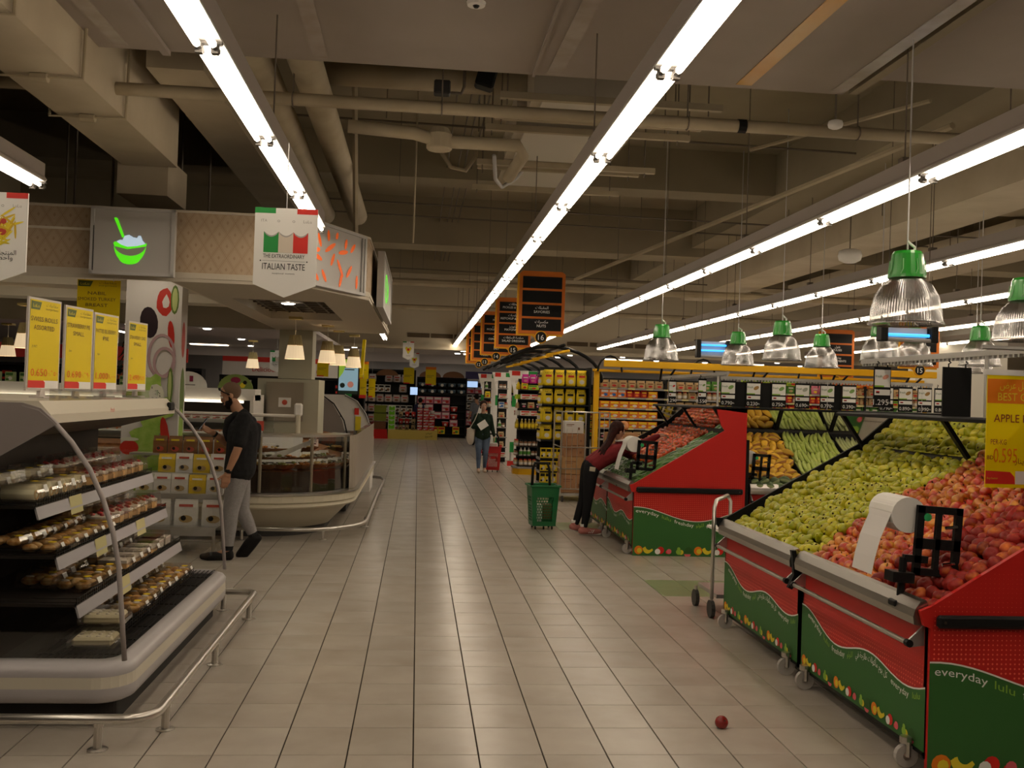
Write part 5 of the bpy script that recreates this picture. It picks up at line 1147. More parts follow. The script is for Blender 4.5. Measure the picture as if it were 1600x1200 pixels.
guard(g2, [(-1.02, 11.40), (-.60, 12.55), (-.57, 14.6), (-.56, 16.6), (-.57, 17.9), (-1.9, 11.25)], .13, .024, 'curved steel guard rail at the foot of the deli counter')
# steel hood kiosk and cream column behind
hk = thing('rotisserie_hood', 'cream cabinet with brushed steel door and a small notice', 'cabinet', (-1.9, 15.2, 0))
MB().bx(-2.38, -1.48, 15.0, 15.9, 0, 1.85).build('cabinet', mat('hood_cream', (.46, .45, .35), .5), hk); MB().bx(-2.25, -1.7, 14.97, 15.0, 1.22, 1.80).build('steel_door', mat('brushed', (.38, .34, .28), .33, .9), hk)
MB().bx(-2.06, -1.88, 14.96, 14.97, 1.43, 1.57).build('notice', WPRINT, hk); prints(plane((-2.06, 14.96, 1.43), (1, 0, 0), (0, 0, 1)), [(0, disc(.09, .07, .04, 12))], 'notice_print', hk, [redt])
cc = thing('square_column', 'plain cream square column rising from the steel door cabinet', 'column', (-1.86, 15.5, 1.86)); MB().bx(-2.12, -1.62, 15.25, 15.75, 1.86, 2.6).build('shaft', mat('column_cream', (.48, .47, .37), .6), cc)
# fabric pendants
shade_m = mat('fabric_shade_lit', (.8, .68, .5), .8, emit=(1, .74, .44), es=.62); pleat = mat('pleated_top', (.40, .33, .16), .7)
def fl():
    r = thing('fabric_pendant', 'x', 'lamp'); mb = MB(); mb.lathe([(.125, 0), (.095, .17)], 20, close=False); mb.build('shade', shade_m, r)
    mb = MB()
    for k in range(24): a = 2 * PI * k / 24; b = a + PI / 24; mb.add([(.097 * math.cos(a), .097 * math.sin(a), .17), (.088 * math.cos(b), .088 * math.sin(b), .17), (.062 * math.cos(b), .062 * math.sin(b), .30), (.07 * math.cos(a), .07 * math.sin(a), .30)], [(0, 1, 2, 3)])
    for k in range(24): a = 2 * PI * k / 24 + PI / 24; b = a + PI / 24; mb.add([(.088 * math.cos(a), .088 * math.sin(a), .17), (.097 * math.cos(b), .097 * math.sin(b), .17), (.07 * math.cos(b), .07 * math.sin(b), .30), (.062 * math.cos(a), .062 * math.sin(a), .30)], [(0, 1, 2, 3)])
    mb.build('pleated_collar', pleat, r); MB().lathe([(.035, .1), (.04, .14), (.02, .2)], 8).build('bulb', mat('warm_bulb', (1, 1, 1), .5, emit=(1, .75, .48), es=40), r)
    MB().bar((0, 0, .28), (0, 0, .52), .004, 5).build('cord', LGREY, r); MB().box((0, 0, .515), (.16, .16, .03)).build('ceiling_box', mat('brass_box', (.42, .33, .12), .5), r)
    return r
FLP = Once(fl())
for x, y, w, z in ((-1.56, 12.64, 'fabric shade pendant hanging in front of the cream column', 2.08), (-1.27, 13.87, 'fabric shade pendant, first of the cluster of three', 2.08), (-1.21, 15.0, 'fabric shade pendant, middle of the cluster of three', 2.08), (-1.05, 14.9 + 1.2, 'fabric shade pendant, last of the cluster of three', 2.08), (-3.17, 19.3, 'fabric shade pendant above the fridges behind the man', 2.08), (-4.64, 12.17, 'large fabric shade pendant left of the yellow signs', 2.08), (-6.6, 16.6, 'fabric shade pendant at the left frame edge', 2.08)):
    FLP.place((x, y, z), 0, w)
# ------------------------------------------------------------ shelf goods: small one-piece products
def prod(kind, w, d, h, cols, text=None):
    """cols: materials (body, label, accent)"""
    mb = MB(); f = -d / 2 - .001
    def pr(pts, i, dd=0): mb.mi = i; mb.poly([(a, f - dd, b) for a, b in pts])
    if kind == 'carton':
        mb.box((0, 0, h / 2), (w, d, h)); pr(rect(-w * .42, h * .62, w * .42, h * .9), 1); pr(disc(w * .1, h * .32, w * .26, 8, h * .2), 2); pr(rect(-w * .4, h * .1, -w * .05, h * .3), 1, .001)
    elif kind == 'bag':
        vs = []
        for z, a, b in ((0, .9, 1), (.12, 1, 1.1), (.6, 1, .9), (.88, .85, .4), (1, .95, .08)): vs += [(x * w / 2 * a, y * d / 2 * b, z * h) for x, y in ((-1, -.4), (-.5, -1), (.5, -1), (1, -.4), (1, .4), (.5, 1), (-.5, 1), (-1, .4))]
        mb.s = True; mb.add(vs, [(i * 8 + k, i * 8 + (k + 1) % 8, i * 8 + 8 + (k + 1) % 8, i * 8 + 8 + k) for i in range(4) for k in range(8)] + [tuple(range(8))[::-1], tuple(range(32, 40))]); mb.s = False
        f -= d * .05; pr(rect(-w * .3, h * .55, w * .3, h * .68), 1); pr(disc(0, h * .28, w * .25, 8, h * .14), 2)
    elif kind in ('jar', 'bottle'):
        r = w / 2; prof = [(r * .9, 0), (r, h * .05), (r, h * .72), (r * .75, h * .82)] if kind == 'jar' else [(r * .9, 0), (r, h * .04), (r, h * .55), (r * .4, h * .78), (r * .38, h * .9)]
        mb.s = True; mb.lathe(prof, 8); mb.mi = 2; z0 = prof[-1][1]; mb.lathe([(r * (.8 if kind == 'jar' else .45), z0), (r * (.8 if kind == 'jar' else .45), h)], 8); mb.mi = 1; mb.lathe([(r * 1.02, h * .15), (r * 1.02, h * .5)], 8, close=False)
    elif kind == 'bucket':
        r = w / 2; mb.s = True; mb.lathe([(r * .82, 0), (r, h * .88)], 12); mb.mi = 2; mb.lathe([(r * 1.06, h * .88), (r * 1.06, h * .94), (r * .6, h)], 12); mb.s = False; mb.mi = 1; mb.poly([(a, -r * .98, b) for a, b in disc(0, h * .35, r * .35, 8)])
    o = mb.build(kind, cols)
    if text: letters(plane((-w / 2, f - .006, 0), (1, 0, 0), (0, 0, 1)), [(text, w * .5, h * .72, w * .3, 0)], o, [KPRINT])
    return Once(o)
def C(name, c): return mat('pack_' + name, c, .45)
cR, cO, cY, cG, cB, cW, cK, cP, cN, cL, cT = C('red', (.5, .03, .02)), C('orange', (.68, .17, .02)), C('yellow', (.78, .58, .02)), C('green', (.08, .25, .04)), C('blue', (.04, .14, .42)), C('white', (.66, .63, .58)), C('black', (.015, .015, .015)), C('pink', (.6, .18, .25)), C('brown', (.2, .09, .04)), C('lime', (.4, .55, .03)), C('tan', (.48, .34, .17))
def goods(x0, x1, y, z, h, plist, unit, lvl, rz=0, gap=.006, fill=1.0, axis='x', group=None):
    """line of products along x (or along y for faces that look left)"""
    rg = random.Random(int(x0 * 100 + z * 1000 + y * 7)); x = x0; i = 0; last = None
    while x < x1:
        if last is None or rg.random() < .3: last = rg.choice(plist)
        P_, w, nm = last
        if x + w > x1 + .02: break
        if rg.random() < fill:
            lab = '%s on the %s shelf of the %s' % (nm, lvl, unit)
            loc = (x + w / 2, y, z) if axis == 'x' else (y, x + w / 2, z)
            o = P_.place(loc, rz + rg.uniform(-.05, .05), lab, nm + 's, ' + lvl + ' shelf, ' + unit); o['category'] = nm.split()[-1]; o.name = '_'.join(nm.split()[-2:])
        x += w + gap
LV = ['top', 'second', 'third', 'fourth', 'fifth', 'sixth', 'seventh', 'bottom']
shelf_grey = mat('shelf_grey', (.30, .29, .28), .5); shelf_blk = mat('shelf_black', (.02, .02, .02), .5)
oc = (prod('carton', .17, .12, .12, [cO, cY, cW]), .17, 'orange noodle carton'); oc2 = (prod('carton', .15, .12, .14, [cO, cW, cB]), .15, 'orange and blue carton'); rw = (prod('carton', .21, .12, .11, [cW, cR, cT]), .21, 'red and white carton'); bw = (prod('carton', .14, .1, .15, [cW, cB, cB]), .14, 'blue and white carton')
rb_ = (prod('bag', .13, .08, .15, [cR, cY, cO]), .13, 'red snack bag'); gb = (prod('bag', .15, .08, .17, [cG, cW, cT]), .15, 'green soup bag'); yb_ = (prod('bag', .15, .08, .17, [cY, cG, cR]), .15, 'yellow pasta bag'); pb2 = (prod('bag', .14, .08, .16, [cP, cW, cY]), .14, 'pink sauce bag'); tb = (prod('bag', .16, .09, .14, [cT, cN, cR]), .16, 'tan biscuit bag'); kb = (prod('bag', .14, .09, .15, [cK, cW, cP]), .14, 'dark coffee bag')
lc_ = (prod('carton', .2, .12, .1, [cL, cG, cR]), .2, 'lime green carton'); blc = (prod('carton', .19, .12, .11, [cB, cW, cY]), .19, 'blue tall carton')
jr = (prod('jar', .09, .09, .14, [cT, cW, cR]), .09, 'small sauce jar'); jr2 = (prod('jar', .085, .085, .13, [cN, cW, cK]), .085, 'dark spread jar'); jg = (prod('jar', .09, .09, .15, [cY, cW, cG]), .09, 'yellow pickle jar'); bt = (prod('bottle', .075, .075, .22, [C('oil', (.45, .33, .05)), cY, cW]), .075, 'amber oil bottle'); bt2 = (prod('bottle', .08, .08, .22, [cR, cW, cK]), .08, 'red sauce bottle'); bt3 = (prod('bottle', .08, .08, .2, [cW, cG, cG]), .08, 'white dressing bottle')
# ------------------------------------------------------------ yellow framed gondola facing the camera (aisle 16)
G = 17.5
gd = thing('grocery_gondola', 'long black grocery shelf with yellow header beams facing the camera', 'shelf unit', (6, G + .5, 0))
MB().bx(3.2, 9.4, G + .42, G + .46, .1, 2.1).build('back_panel', shelf_blk, gd); MB().bx(3.2, 9.4, G, G + .5, 0, .14).build('base', shelf_blk, gd)
zs = [1.92, 1.75, 1.56, 1.38, 1.20, 1.0]
for z in zs: MB().bx(3.25, 9.35, G + .02, G + .42, z - .03, z).build('shelf', shelf_grey, gd)
for x in (3.14, 9.3): MB().bx(x, x + .09, G - .02, G + .06, 0, 2.2).build('post', GOLD, gd)
for x in (4.45, 5.7, 6.95, 8.2): MB().bx(x, x + .03, G + .01, G + .06, 0, 2.1).build('upright', shelf_blk, gd)
for (x0, x1, z) in ((3.25, 9.4, 2.34), (3.1, 9.3, 2.22)): MB().rbox(((x0 + x1) / 2, G - .3 if z > 2.3 else G - .05, z), (x1 - x0, .06, .12 if z > 2.3 else .05), .008).build('header_beam', GOLD, gd)
for x in (4.3, 6.0, 7.5, 8.9):
    mb = MB()
    mb.bar((x, G - .28, 2.3), (x + .08, G + .2, 2.0), .02, 6); mb.bar((x + .25, G - .28, 2.3), (x + .17, G + .2, 2.0), .02, 6); mb.build('strut', BLACK, gd)
for x in (3.2, 4.9, 6.9): MB().tube([(x + .22 * math.cos(a) + .2, G - .1, 2.2 + .28 * math.sin(a)) for a in [PI * k / 8 for k in range(9)]], .018, 6).build('loop', BLACK, gd)
tk = MB(); 
for z in zs:
    for k in range(18): tk.box((3.5 + k * .33, G + .012, z - .017), (.12, .004, .028))
tk.build('price_ticket', C('ticket', (.6, .55, .25)), gd, kind='stuff')
U = 'yellow framed gondola'
mix = {0: ([oc2, oc2, bw, tb], [gb, tb, yb_, pb2, lc_]), 1: ([oc, oc2, rb_], [rb_, tb, yb_, jr, lc_]), 2: ([oc], [tb, yb_, rb_, jg, gb]), 3: ([rw, oc], [tb, pb2, lc_, rb_]), 4: ([blc, oc, rw], [tb, kb, rb_]), 5: ([tb, kb], [tb, kb, yb_])}
for i, z in enumerate(zs):
    goods(3.27, 4.43, G + .1, z, .14, mix[i][0], U, LV[i]); goods(4.5, 9.3, G + .1, z, .14, mix[i][1], U, LV[i])
for x0, x1 in ((5.9, 7.1),): goods(x0, x1, G + .1, 2.06, .1, [lc_], U + ' header', 'ledge')
goods(7.6, 8.6, G + .1, 2.06, .1, [(prod('bag', .3, .1, .1, [cO, cR, cY]), .3, 'orange hot dog bag')], U + ' header', 'ledge')
# ------------------------------------------------------------ milk powder end stand
E_ = 18.7; en = thing('end_stand', 'end shelf stand stocked with yellow milk powder bags', 'shelf unit', (2.8, E_, 0))
ez = [1.93, 1.58, 1.23, .90, .55, .30, .08]
MB().bx(2.36, 3.26, E_ + .5, E_ + .54, 0, 2.3).build('back_panel', shelf_blk, en)
for z in ez: MB().bx(2.36, 3.26, E_, E_ + .5, z - .03, z).build('shelf', shelf_blk, en); MB().bx(2.34, 2.36, E_, E_ + .5, z - .04, z).build('side_ticket_rail', shelf_grey, en)
MB().bx(3.26, 3.3, E_ - .02, E_ + .54, 0, 2.3).build('side_panel', shelf_blk, en)
nb = prod('bag', .19, .12, .30, [cY, cK, cW], 'NIDO'); ns_ = prod('carton', .1, .09, .19, [cY, cK, cW]); nrb = prod('bag', .19, .12, .31, [cY, cR, cW], 'NIDO')
for i, z in enumerate(ez[:4]):
    for k in range(4):
        (nrb if i == 0 else nb).place((2.48 + k * .215, E_ + .08, z), random.uniform(-.12, .12), 'yellow milk powder bag on the %s shelf of the end stand' % LV[i], 'yellow bags facing the front, %s shelf' % LV[i])['category'] = 'bag'
    for k in range(2): nb.place((2.40, E_ + .2 + k * .18, z), -PI / 2 + .3, 'yellow milk powder bag on the left side of the %s shelf' % LV[i], 'yellow bags on the left side, %s shelf' % LV[i])['category'] = 'bag'
for i, z in enumerate(ez[4:]):
    for k in range(8): ns_.place((2.42 + k * .105, E_ + .06, z), 0, 'small yellow and black box on the %s shelf of the end stand' % LV[4 + i], 'small yellow boxes, %s shelf' % LV[4 + i])['category'] = 'box'
# black arches with yellow lamp heads over the stands
ar = thing('arch_canopy', 'row of black arched arms with yellow lamps over the aisle end stands', 'canopy', (2.9, 22, 2))
for y in (17.6, 19.6, 21.4, 23.4, 25.2, 27.0):
    s = .92 + .08 * (y < 20)
    MB().tube([(3.3 - .95 * s + .95 * s * math.cos(a), y, 2.0 + .62 * math.sin(a)) for a in [PI * .78 * k / 12 for k in range(13)]], .032, 8).build('arch_arm', BLACK, ar, smooth=True)
MB().tube([(2.5 - .012 * (y - 17) ** 1.1, y, 2.62 - .004 * (y - 17) ** 1.3) for y in range(17, 30)], .03, 8).build('long_arm', BLACK, ar, smooth=True)
for y in (17.4, 19.6, 21.8, 23.6, 25.4): MB().rbox((2.45, y, 2.50), (.42, .16, .05), .01, Matrix.Rotation(-.22, 3, 'Y')).build('lamp_head', GOLD, ar)
# ------------------------------------------------------------ jar end stand at aisle 15
J = 21.5; js_ = thing('end_stand', 'dark end shelf with jars and bottles on a yellow foot', 'shelf unit', (2.55, J, 0))
jz = [1.86, 1.65, 1.45, 1.29, 1.0, .62, .41, .2]
MB().bx(2.22, 3.0, J + .4, J + .44, 0, 2.1).build('back_panel', shelf_blk, js_); MB().prism([(2.24, J), (3.0, J - .02), (3.0, J + .4), (2.14, J + .5), (2.14, J + .2)], lambda a, b, c: (a, b, c), 0, .13).build('foot', GOLD, js_); MB().prism([(2.22, J - .02), (3.0, J - .04), (3.0, J + .4), (2.12, J + .5), (2.12, J + .2)], lambda a, b, c: (a, b, c), .13, .17).build('foot_ledge', shelf_grey, js_)
for z in jz: MB().bx(2.22, 3.0, J, J + .4, z - .025, z).build('shelf', shelf_blk, js_)
for i, (z, pl) in enumerate(zip(jz, ([lc_, yb_], [lc_, lc_, rw], [kb, tb], [rw], [bt], [jr2, kb, jr], [bt3, jr2], [jr2, jr]))):
    goods(2.25, 2.98, J + .06, z, .15, pl, 'jar end stand', LV[i]); goods(J + .12, J + .4, 2.20, z, .15, pl, 'jar end stand left side', LV[i], -PI / 2, axis='y')
goods(2.26, 2.95, J + .08, 2.0, .15, [(prod('bag', .16, .12, .2, [C('magenta', (.5, .02, .25)), cW, cP]), .16, 'magenta cone bag')], 'jar end stand', 'uppermost')
# ------------------------------------------------------------ wavy white promotion boards
def wavy(x, y, w, label, txt):
    b = thing('promotion_board', label, 'display board', (x + w / 2, y, 0), 'wavy promotion boards'); H_ = 2.33
    L_ = [(.075 * math.sin(z * 4.2 + .6) + .08, z) for z in [H_ * k / 16 for k in range(17)]]
    MB().prism([(x + a, z) for a, z in L_] + [(x + w, H_), (x + w, 0)], lambda a, c, d: (a, d, c), y, y + .03).build('board', WPRINT, b)
    P = plane((x, y, 0), (1, 0, 0), (0, 0, 1))
    prints(P, [(1, rect(.1, H_ - .12, .1 + w * .28, H_ - .01)), (0, rect(w * .7, H_ - .12, w, H_ - .01)), (0, rect(.12, 1.45, .22, 1.72)), (0, rect(.1, .35, .2, .6)), (1, rect(.05, .02, .3, .14))], 'corner_patch', b, [mat('flag_green'), mat('flag_red')])
    if txt: letters(plane((x + w * .45, y, .55), (0, 0, 1), (-1, 0, 0)), [('THE EXTRAORDINARY', .4, 0, .1, 0, .75)], b, [KPRINT])
    letters(P, [('ITALY', w * .45, 2.02, .1, 0)], b, [mat('faint_print')])
wavy(2.15, 23.8, .72, 'white wavy edged promotion board nearest beside the jar stand', True); wavy(1.93, 26.2, .55, 'white wavy edged promotion board, middle of three', True); wavy(1.70, 28.6, .6, 'white wavy edged promotion board farthest behind the woman', False)
for n_, (x0, y) in enumerate(((2.06, 25.2), (1.86, 27.6))):
    st_ = thing('end_stand', 'narrow dark shelf column between the wavy boards, %s one' % ('nearer', 'farther')[n_], 'shelf unit', (x0 + .2, y, 0)); w = .24 - .04 * n_
    MB().bx(x0, x0 + w, y + .3, y + .33, 0, 2.1).build('back_panel', shelf_blk, st_)
    for i in range(8): z = .15 + i * .25; MB().bx(x0, x0 + w, y, y + .3, z - .02, z).build('shelf', shelf_grey, st_); goods(x0 + .01, x0 + w, y + .05, z, .15, [jr, jr2, kb, tb, yb_, bt3, rw, bw], 'narrow column %s' % ('nearer', 'farther')[n_], LV[7 - i])
# ------------------------------------------------------------ aisle number boards
ab_or = mat('board_orange', (.50, .13, .015), .5); ab_ye = mat('board_yellow', (.72, .36, .01), .5)
def aisle(x, y, z0, rows, num, label, w=.68, h=1.0):
    s = thing('aisle_board', label, 'aisle sign', (x, y, z0), 'hanging aisle number boards'); P = plane((x - w / 2, y, z0), (1, 0, 0), (0, 0, 1))
    MB().prism([(-.03, .0), (w * .3, 0), (w * .38, -.04), (w * .62, -.04), (w * .7, 0), (w - .02, 0), (w - .02, h * .95), (-.03, h * .95)], lambda a, b, c: P(a, b, c), -.05, -.02).build('back_plate', ab_ye, s)
    MB().prism([(0, .03), (w * .35, .03), (w * .4, -.03), (w * .6, -.03), (w * .65, .03), (w, .03), (w, h - .04), (w - .05, h), (.05, h), (0, h - .04)], lambda a, b, c: P(a, b, c), -.02, 0).build('frame', ab_or, s)
    n = 4
    for k in range(n):
        v0 = .08 + k * (h - .13) / n; MB().prism(rect(.05, v0, w - .05, v0 + (h - .13) / n - .035), lambda a, b, c: P(a, b, c), 0, .006).build('slot', KPRINT, s)
        t = rows[n - 1 - k]
        if t: letters(P, [(t[0], w / 2, v0 + .055, .058, 0), (arab(t[1]), w / 2, v0 + .12, .06, 0)], s, [WPRINT], d=.008)
    if num:
        MB().prism(disc(w / 2, -.02, .1, 24), lambda a, b, c: P(a, b, c), -.03, .008).build('number_disc_rim', ab_ye, s); MB().prism(disc(w / 2, -.02, .085, 24), lambda a, b, c: P(a, b, c), 0, .012).build('number_disc', KPRINT, s)
        letters(P, [(num, w / 2, -.065, .12, 0)], s, [WPRINT], d=.014)
    for u in (.15, w - .15): MB().bar(P(u, h, -.01), P(u, h, -.01) + Vector((0, 0, 4.9 - z0 - h)), .004, 4).build('cord', rod_m, s)
nut, sav, ket, may, sal, pick, salt, cond = ('NUTS', 'مكسرات'), ('SAVORIES', 'المقبلات'), ('KETCHUP & SAUCES', 'الصلصات'), ('MAYONNAISE', 'المايونيز'), ('SALAD DRESSING', 'صلصة السلطات'), ('PICKLES & OLIVES', 'المخللات'), ('SALT', 'الملح'), ('CONDIMENTS', 'بهارات')
aisle(1.88, 15.3, 2.66, [None, None, sav, nut], '16', 'orange aisle board numbered 16 with two blank slots', .72, 1.01)
aisle(1.82, 19.2, 2.63, [pick, ket, may, sal], '15', 'orange aisle board numbered 15, salad dressing lowest'); aisle(1.74, 22.4, 2.62, [('HONEY', 'عسل'), pick, cond, salt], '14', 'orange aisle board numbered 14, salt lowest')
aisle(1.70, 25.7, 2.6, [None, ('PASTA', 'مكرونة'), ('FLOUR', 'طحين'), ('PULSES', 'بقول')], '13', 'orange aisle board numbered 13'); aisle(1.66, 27.5, 2.58, [None, ('RICE', 'ارز'), ('SUGAR', 'سكر'), ('OIL', 'زيت')], '12', 'orange aisle board numbered 12, farthest')
aisle(8.55, 16.2, 2.40, [('PICKLES', 'المخللات'), ket, may, sal], '15', 'orange aisle board far right beside the white wall panel', .68, 1.0); aisle(8.3, 19.0, 2.25, [None, ('PULSES', 'بقول'), cond, salt], '14', 'orange aisle board far right, behind the insect light', .7, 1.0)
MB().bx(10.2, 12.2, 19.5, 19.8, .0, 3.6).build('wall_panel', OFFW); tag(bpy.data.objects['wall_panel'], 'plain cream wall panel far right behind the lamps', 'panel')
# insect lights
blue = mat('uv_tube', (.1, .4, 1), .5, emit=(.05, .42, 1), es=1.6)
for x, y, z, w, h, nt_, lab in ((4.55, 15.0, 2.42, .48, .24, 2, 'grey insect light with two blue tubes left of the lamps'), (4.62, 9.0, 2.36, .5, .12, 1, 'insect light with a blue tube just below the nearest lamp')):
    s = thing('insect_light', lab, 'insect light', (x, y, z)); MB().bx(x - w / 2, x + w / 2, y + .04, y + .08, z, z + h).build('back_plate', LGREY, s)
    for a in (-1, 1): MB().rbox((x + a * w / 2, y, z + h / 2), (.07, .12, h + .04), .01).build('end_cap', BLACK, s)
    MB().bar((x - w / 2, y - .02, z), (x + w / 2, y - .02, z), .02, 8).build('lower_bar', GREY, s)
    for k in range(nt_): MB().bar((x - w * .45, y, z + h * (.4 + .35 * k)), (x + w * .45, y, z + h * (.4 + .35 * k)), .016, 8).build('uv_tube', blue, s)
    for a in (-1, 1): MB().bar((x + a * w * .4, y, z + h), (x + a * w * .4, y, 5.0), .004, 4).build('wire', rod_m, s)
# ------------------------------------------------------------ roll cage with cartons
cg = thing('roll_cage', 'grey wire roll cage trolley loaded with brown cartons', 'cage trolley', (2.75, 16.5, 0))
xg0, xg1, yg0, yg1 = 2.36, 3.15, 16.0, 16.9
for x in (xg0, xg1, (xg0 + xg1) / 2):
    for y in (yg0, yg1):
        if x == (xg0 + xg1) / 2 and y == yg1: continue
        MB().bar((x, y, .14), (x, y, 1.48), .014, 8).build('upright', STEEL, cg)
for z in (.22, .55, .9, 1.48):
    MB().bar((xg0, yg0, z), (xg1, yg0, z), .01, 6).build('cross_bar', STEEL, cg); MB().bar((xg0, yg0, z), (xg0, yg1, z), .01, 6).build('cross_bar', STEEL, cg)
for k in range(1, 9):
    x = xg0 + (xg1 - xg0) * k / 9
    if k not in (4, 5): MB().bar((x, yg0, .22), (x, yg0, 1.2 + .28 * (k > 5)), .005, 5).build('wire', STEEL, cg)
MB().bx(xg0 - .02, xg1 + .05, yg0, yg1, .11, .15).build('deck', ALU, cg)
for x in (xg0 + .05, xg1 - .05):
    for y in (yg0 + .06, yg1 - .06): MB().bar((x - .015, y, .05), (x + .015, y, .05), .05, 12).build('wheel', DARK, cg)
cbm = mat('carton_board', (.36, .19, .09), .8, noise=((.30, .15, .07), 4, .3, .8), rnd=.15)
def cbox(x, y, z, w, d, h, label, m=None):
    s = thing('carton', label, 'box', (x, y, z)); MB().rbox((x, y, z + h / 2), (w, d, h), .004).build('box', m or cbm, s)
    prints(plane((x - w / 2, y - d / 2, z), (1, 0, 0), (0, 0, 1)), [(0, rect(w * .1, h * .7, w * .5, h * .76)), (0, rect(w * .1, h * .6, w * .4, h * .64)), (0, rect(w * .7, h * .3, w * .8, h * .5))], 'print', s, [cN]); MB().bx(x - w / 2 - .001, x + w / 2 + .001, y - .02, y + .02, z + .02, z + h + .001).build('tape', cT, s)
cbox(2.58, 16.3, .152, .4, .5, .30, 'brown carton at lower left of the roll cage'); cbox(2.95, 16.3, .152, .32, .5, .30, 'brown carton at lower right of the roll cage'); cbox(2.62, 16.3, .46, .46, .5, .28, 'wide lighter brown carton in the middle of the roll cage', CARD); cbox(2.60, 16.3, .745, .36, .5, .18, 'flat brown carton below the topmost carton left'); cbox(2.60, 16.3, .93, .36, .5, .19, 'brown carton under the white box in the cage'); cbox(2.58, 16.3, 1.125, .32, .4, .2, 'white box on top of the cartons in the cage', cW)
cbox(3.38, 16.4, .0, .4, .4, .42, 'brown carton on the floor right of the cage'); cbox(3.38, 16.4, .425, .38, .4, .4, 'brown carton stacked right of the cage, second up'); cbox(3.42, 16.4, .83, .5, .45, .32, 'big brown carton topping the stack right of the cage')
# ------------------------------------------------------------ shopping baskets on wheels
def wheel_basket(x, y, m, label, rz, s=1.0):
    b = thing('rolling_basket', label, 'shopping basket', (0, 0, 0)); w, d, h = .37, .25, .55
    # side walls as lattices of struts
    def wall(P, wb, wt):
        mb = MB(); hh = h - .06
        def q(a, b_): ww = wb + (wt - wb) * b_ / hh; return P((a - .5) * ww, b_, 0)
        def slab(a0, a1, b0, b1):
            ps = [q(a0, b0), q(a1, b0), q(a1, b1), q(a0, b1)]; n = (ps[1] - ps[0]).cross(ps[3] - ps[0]).normalized() * .006
            mb.add([p for p in ps] + [p - n for p in ps], [(0, 1, 2, 3), (7, 6, 5, 4), (0, 4, 5, 1), (1, 5, 6, 2), (2, 6, 7, 3), (3, 7, 4, 0)])
        slab(0, 1, hh * .74, hh); slab(0, 1, 0, hh * .1); slab(0, .18, hh * .1, hh * .74); slab(.82, 1, hh * .1, hh * .74)
        for j in range(9):
            v = hh * (.1 + .64 * j / 9); v1_ = hh * (.1 + .64 * (j + 1) / 9); slab(.18, .82, v - .0035, v + .0035)
            for i in range(7):
                cx = .18 + .64 * (i + (j % 2) * .5) / 6.5
                if cx < .81: slab(cx - .012, cx + .012, v, v1_)
        return mb
    wall(lambda a, b_, c: Vector((a, -d / 2 - .03 * b_ / h, .05 + b_)), w * .82, w).build('front_wall', m, b); wall(lambda a, b_, c: Vector((-a, d / 2 + .03 * b_ / h, .05 + b_)), w * .82, w).build('back_wall', m, b)
    wall(lambda a, b_, c: Vector((-w * .41 - w * .09 * b_ / h, -a, .05 + b_)), d, d + .06).build('side_wall', m, b); wall(lambda a, b_, c: Vector((w * .41 + w * .09 * b_ / h, a, .05 + b_)), d, d + .06).build('side_wall', m, b)
    MB().bx(-w * .41, w * .41, -d / 2, d / 2, .045, .055).build('floor_plate', m, b); MB().tube([(-w / 2 - .012, -d / 2 - .04, h), (w / 2 + .012, -d / 2 - .04, h), (w / 2 + .012, d / 2 + .04, h), (-w / 2 - .012, d / 2 + .04, h)], .014, 6, True).build('rim', m, b)
    MB().tube([(-.12, d / 2, h - .03), (-.11, d / 2 + .02, h + .2), (-.085, d / 2 + .03, h + .27), (.085, d / 2 + .03, h + .27), (.11, d / 2 + .02, h + .2), (.12, d / 2, h - .03)], .019, 8).build('handle', BLACK, b, smooth=True)
    for a in (-.11, 0, .11): MB().bar((a - .008, -d / 2 + .03, .022), (a + .008, -d / 2 + .03, .022), .022, 10).build('wheel', BLACK, b)
    for a in (-.11, .11): MB().bar((a - .008, d / 2 - .03, .022), (a + .008, d / 2 - .03, .022), .022, 10).build('wheel', BLACK, b)
    b.location = (x, y, 0); b.rotation_euler = (0, 0, rz); b.scale = (s, s, s * 1.02)
    return b
bgreen = mat('basket_green', (.015, .16, .05), .35); bred = mat('basket_red', (.55, .02, .02), .35)
wheel_basket(1.66, 12.75, bgreen, 'green plastic rolling basket standing alone in the aisle', .1)
bi = thing('basket_goods', 'white and brown goods lying inside the green basket', 'groceries', (1.62, 12.75, .06)); MB().rbox((1.59, 12.72, .2), (.11, .15, .24), .01).build('white_pack', WPRINT, bi); MB().rbox((1.72, 12.76, .22), (.12, .14, .2), .01).build('brown_pack', cN, bi)
wheel_basket(1.72, 22.1, bred, 'red rolling basket pulled by the woman', -.1)
bi = thing('basket_goods', 'white bottle packs standing in the red basket', 'groceries', (1.7, 22.1, .06)); MB().rbox((1.72, 22.1, .5), (.2, .15, .3), .02).build('pack', WPRINT, bi)
# frame trolley between the islands
ft = thing('frame_trolley', 'silver tube frame trolley in the gap behind the pears', 'trolley', (2.6, 7.9, 0))
MB().tube([(2.36, 7.62, .16), (2.36, 7.62, .88), (2.39, 7.66, .93), (2.62, 8.1, .93), (2.66, 8.14, .88), (2.66, 8.14, .16)], .016, 8).build('handle_frame', STEEL, ft, smooth=True); MB().bx(2.4, 3.3, 7.62, 8.14, .16, .19).build('deck', ALU, ft); MB().bx(2.45, 3.2, 7.66, 8.1, .66, .68).build('upper_deck', WHITE, ft)
for x in (3.25,):
    for y in (7.65, 8.1): MB().bar((x, y, .16), (x, y, .68), .012, 6).build('leg', STEEL, ft)
for x in (2.37, 3.2):
    for y in (7.66, 8.1): MB().bar((x - .015, y, .07), (x + .015, y, .07), .07, 14).build('wheel', DARK, ft); MB().bar((x, y, .07), (x, y, .17), .015, 6).build('fork', STEEL, ft)
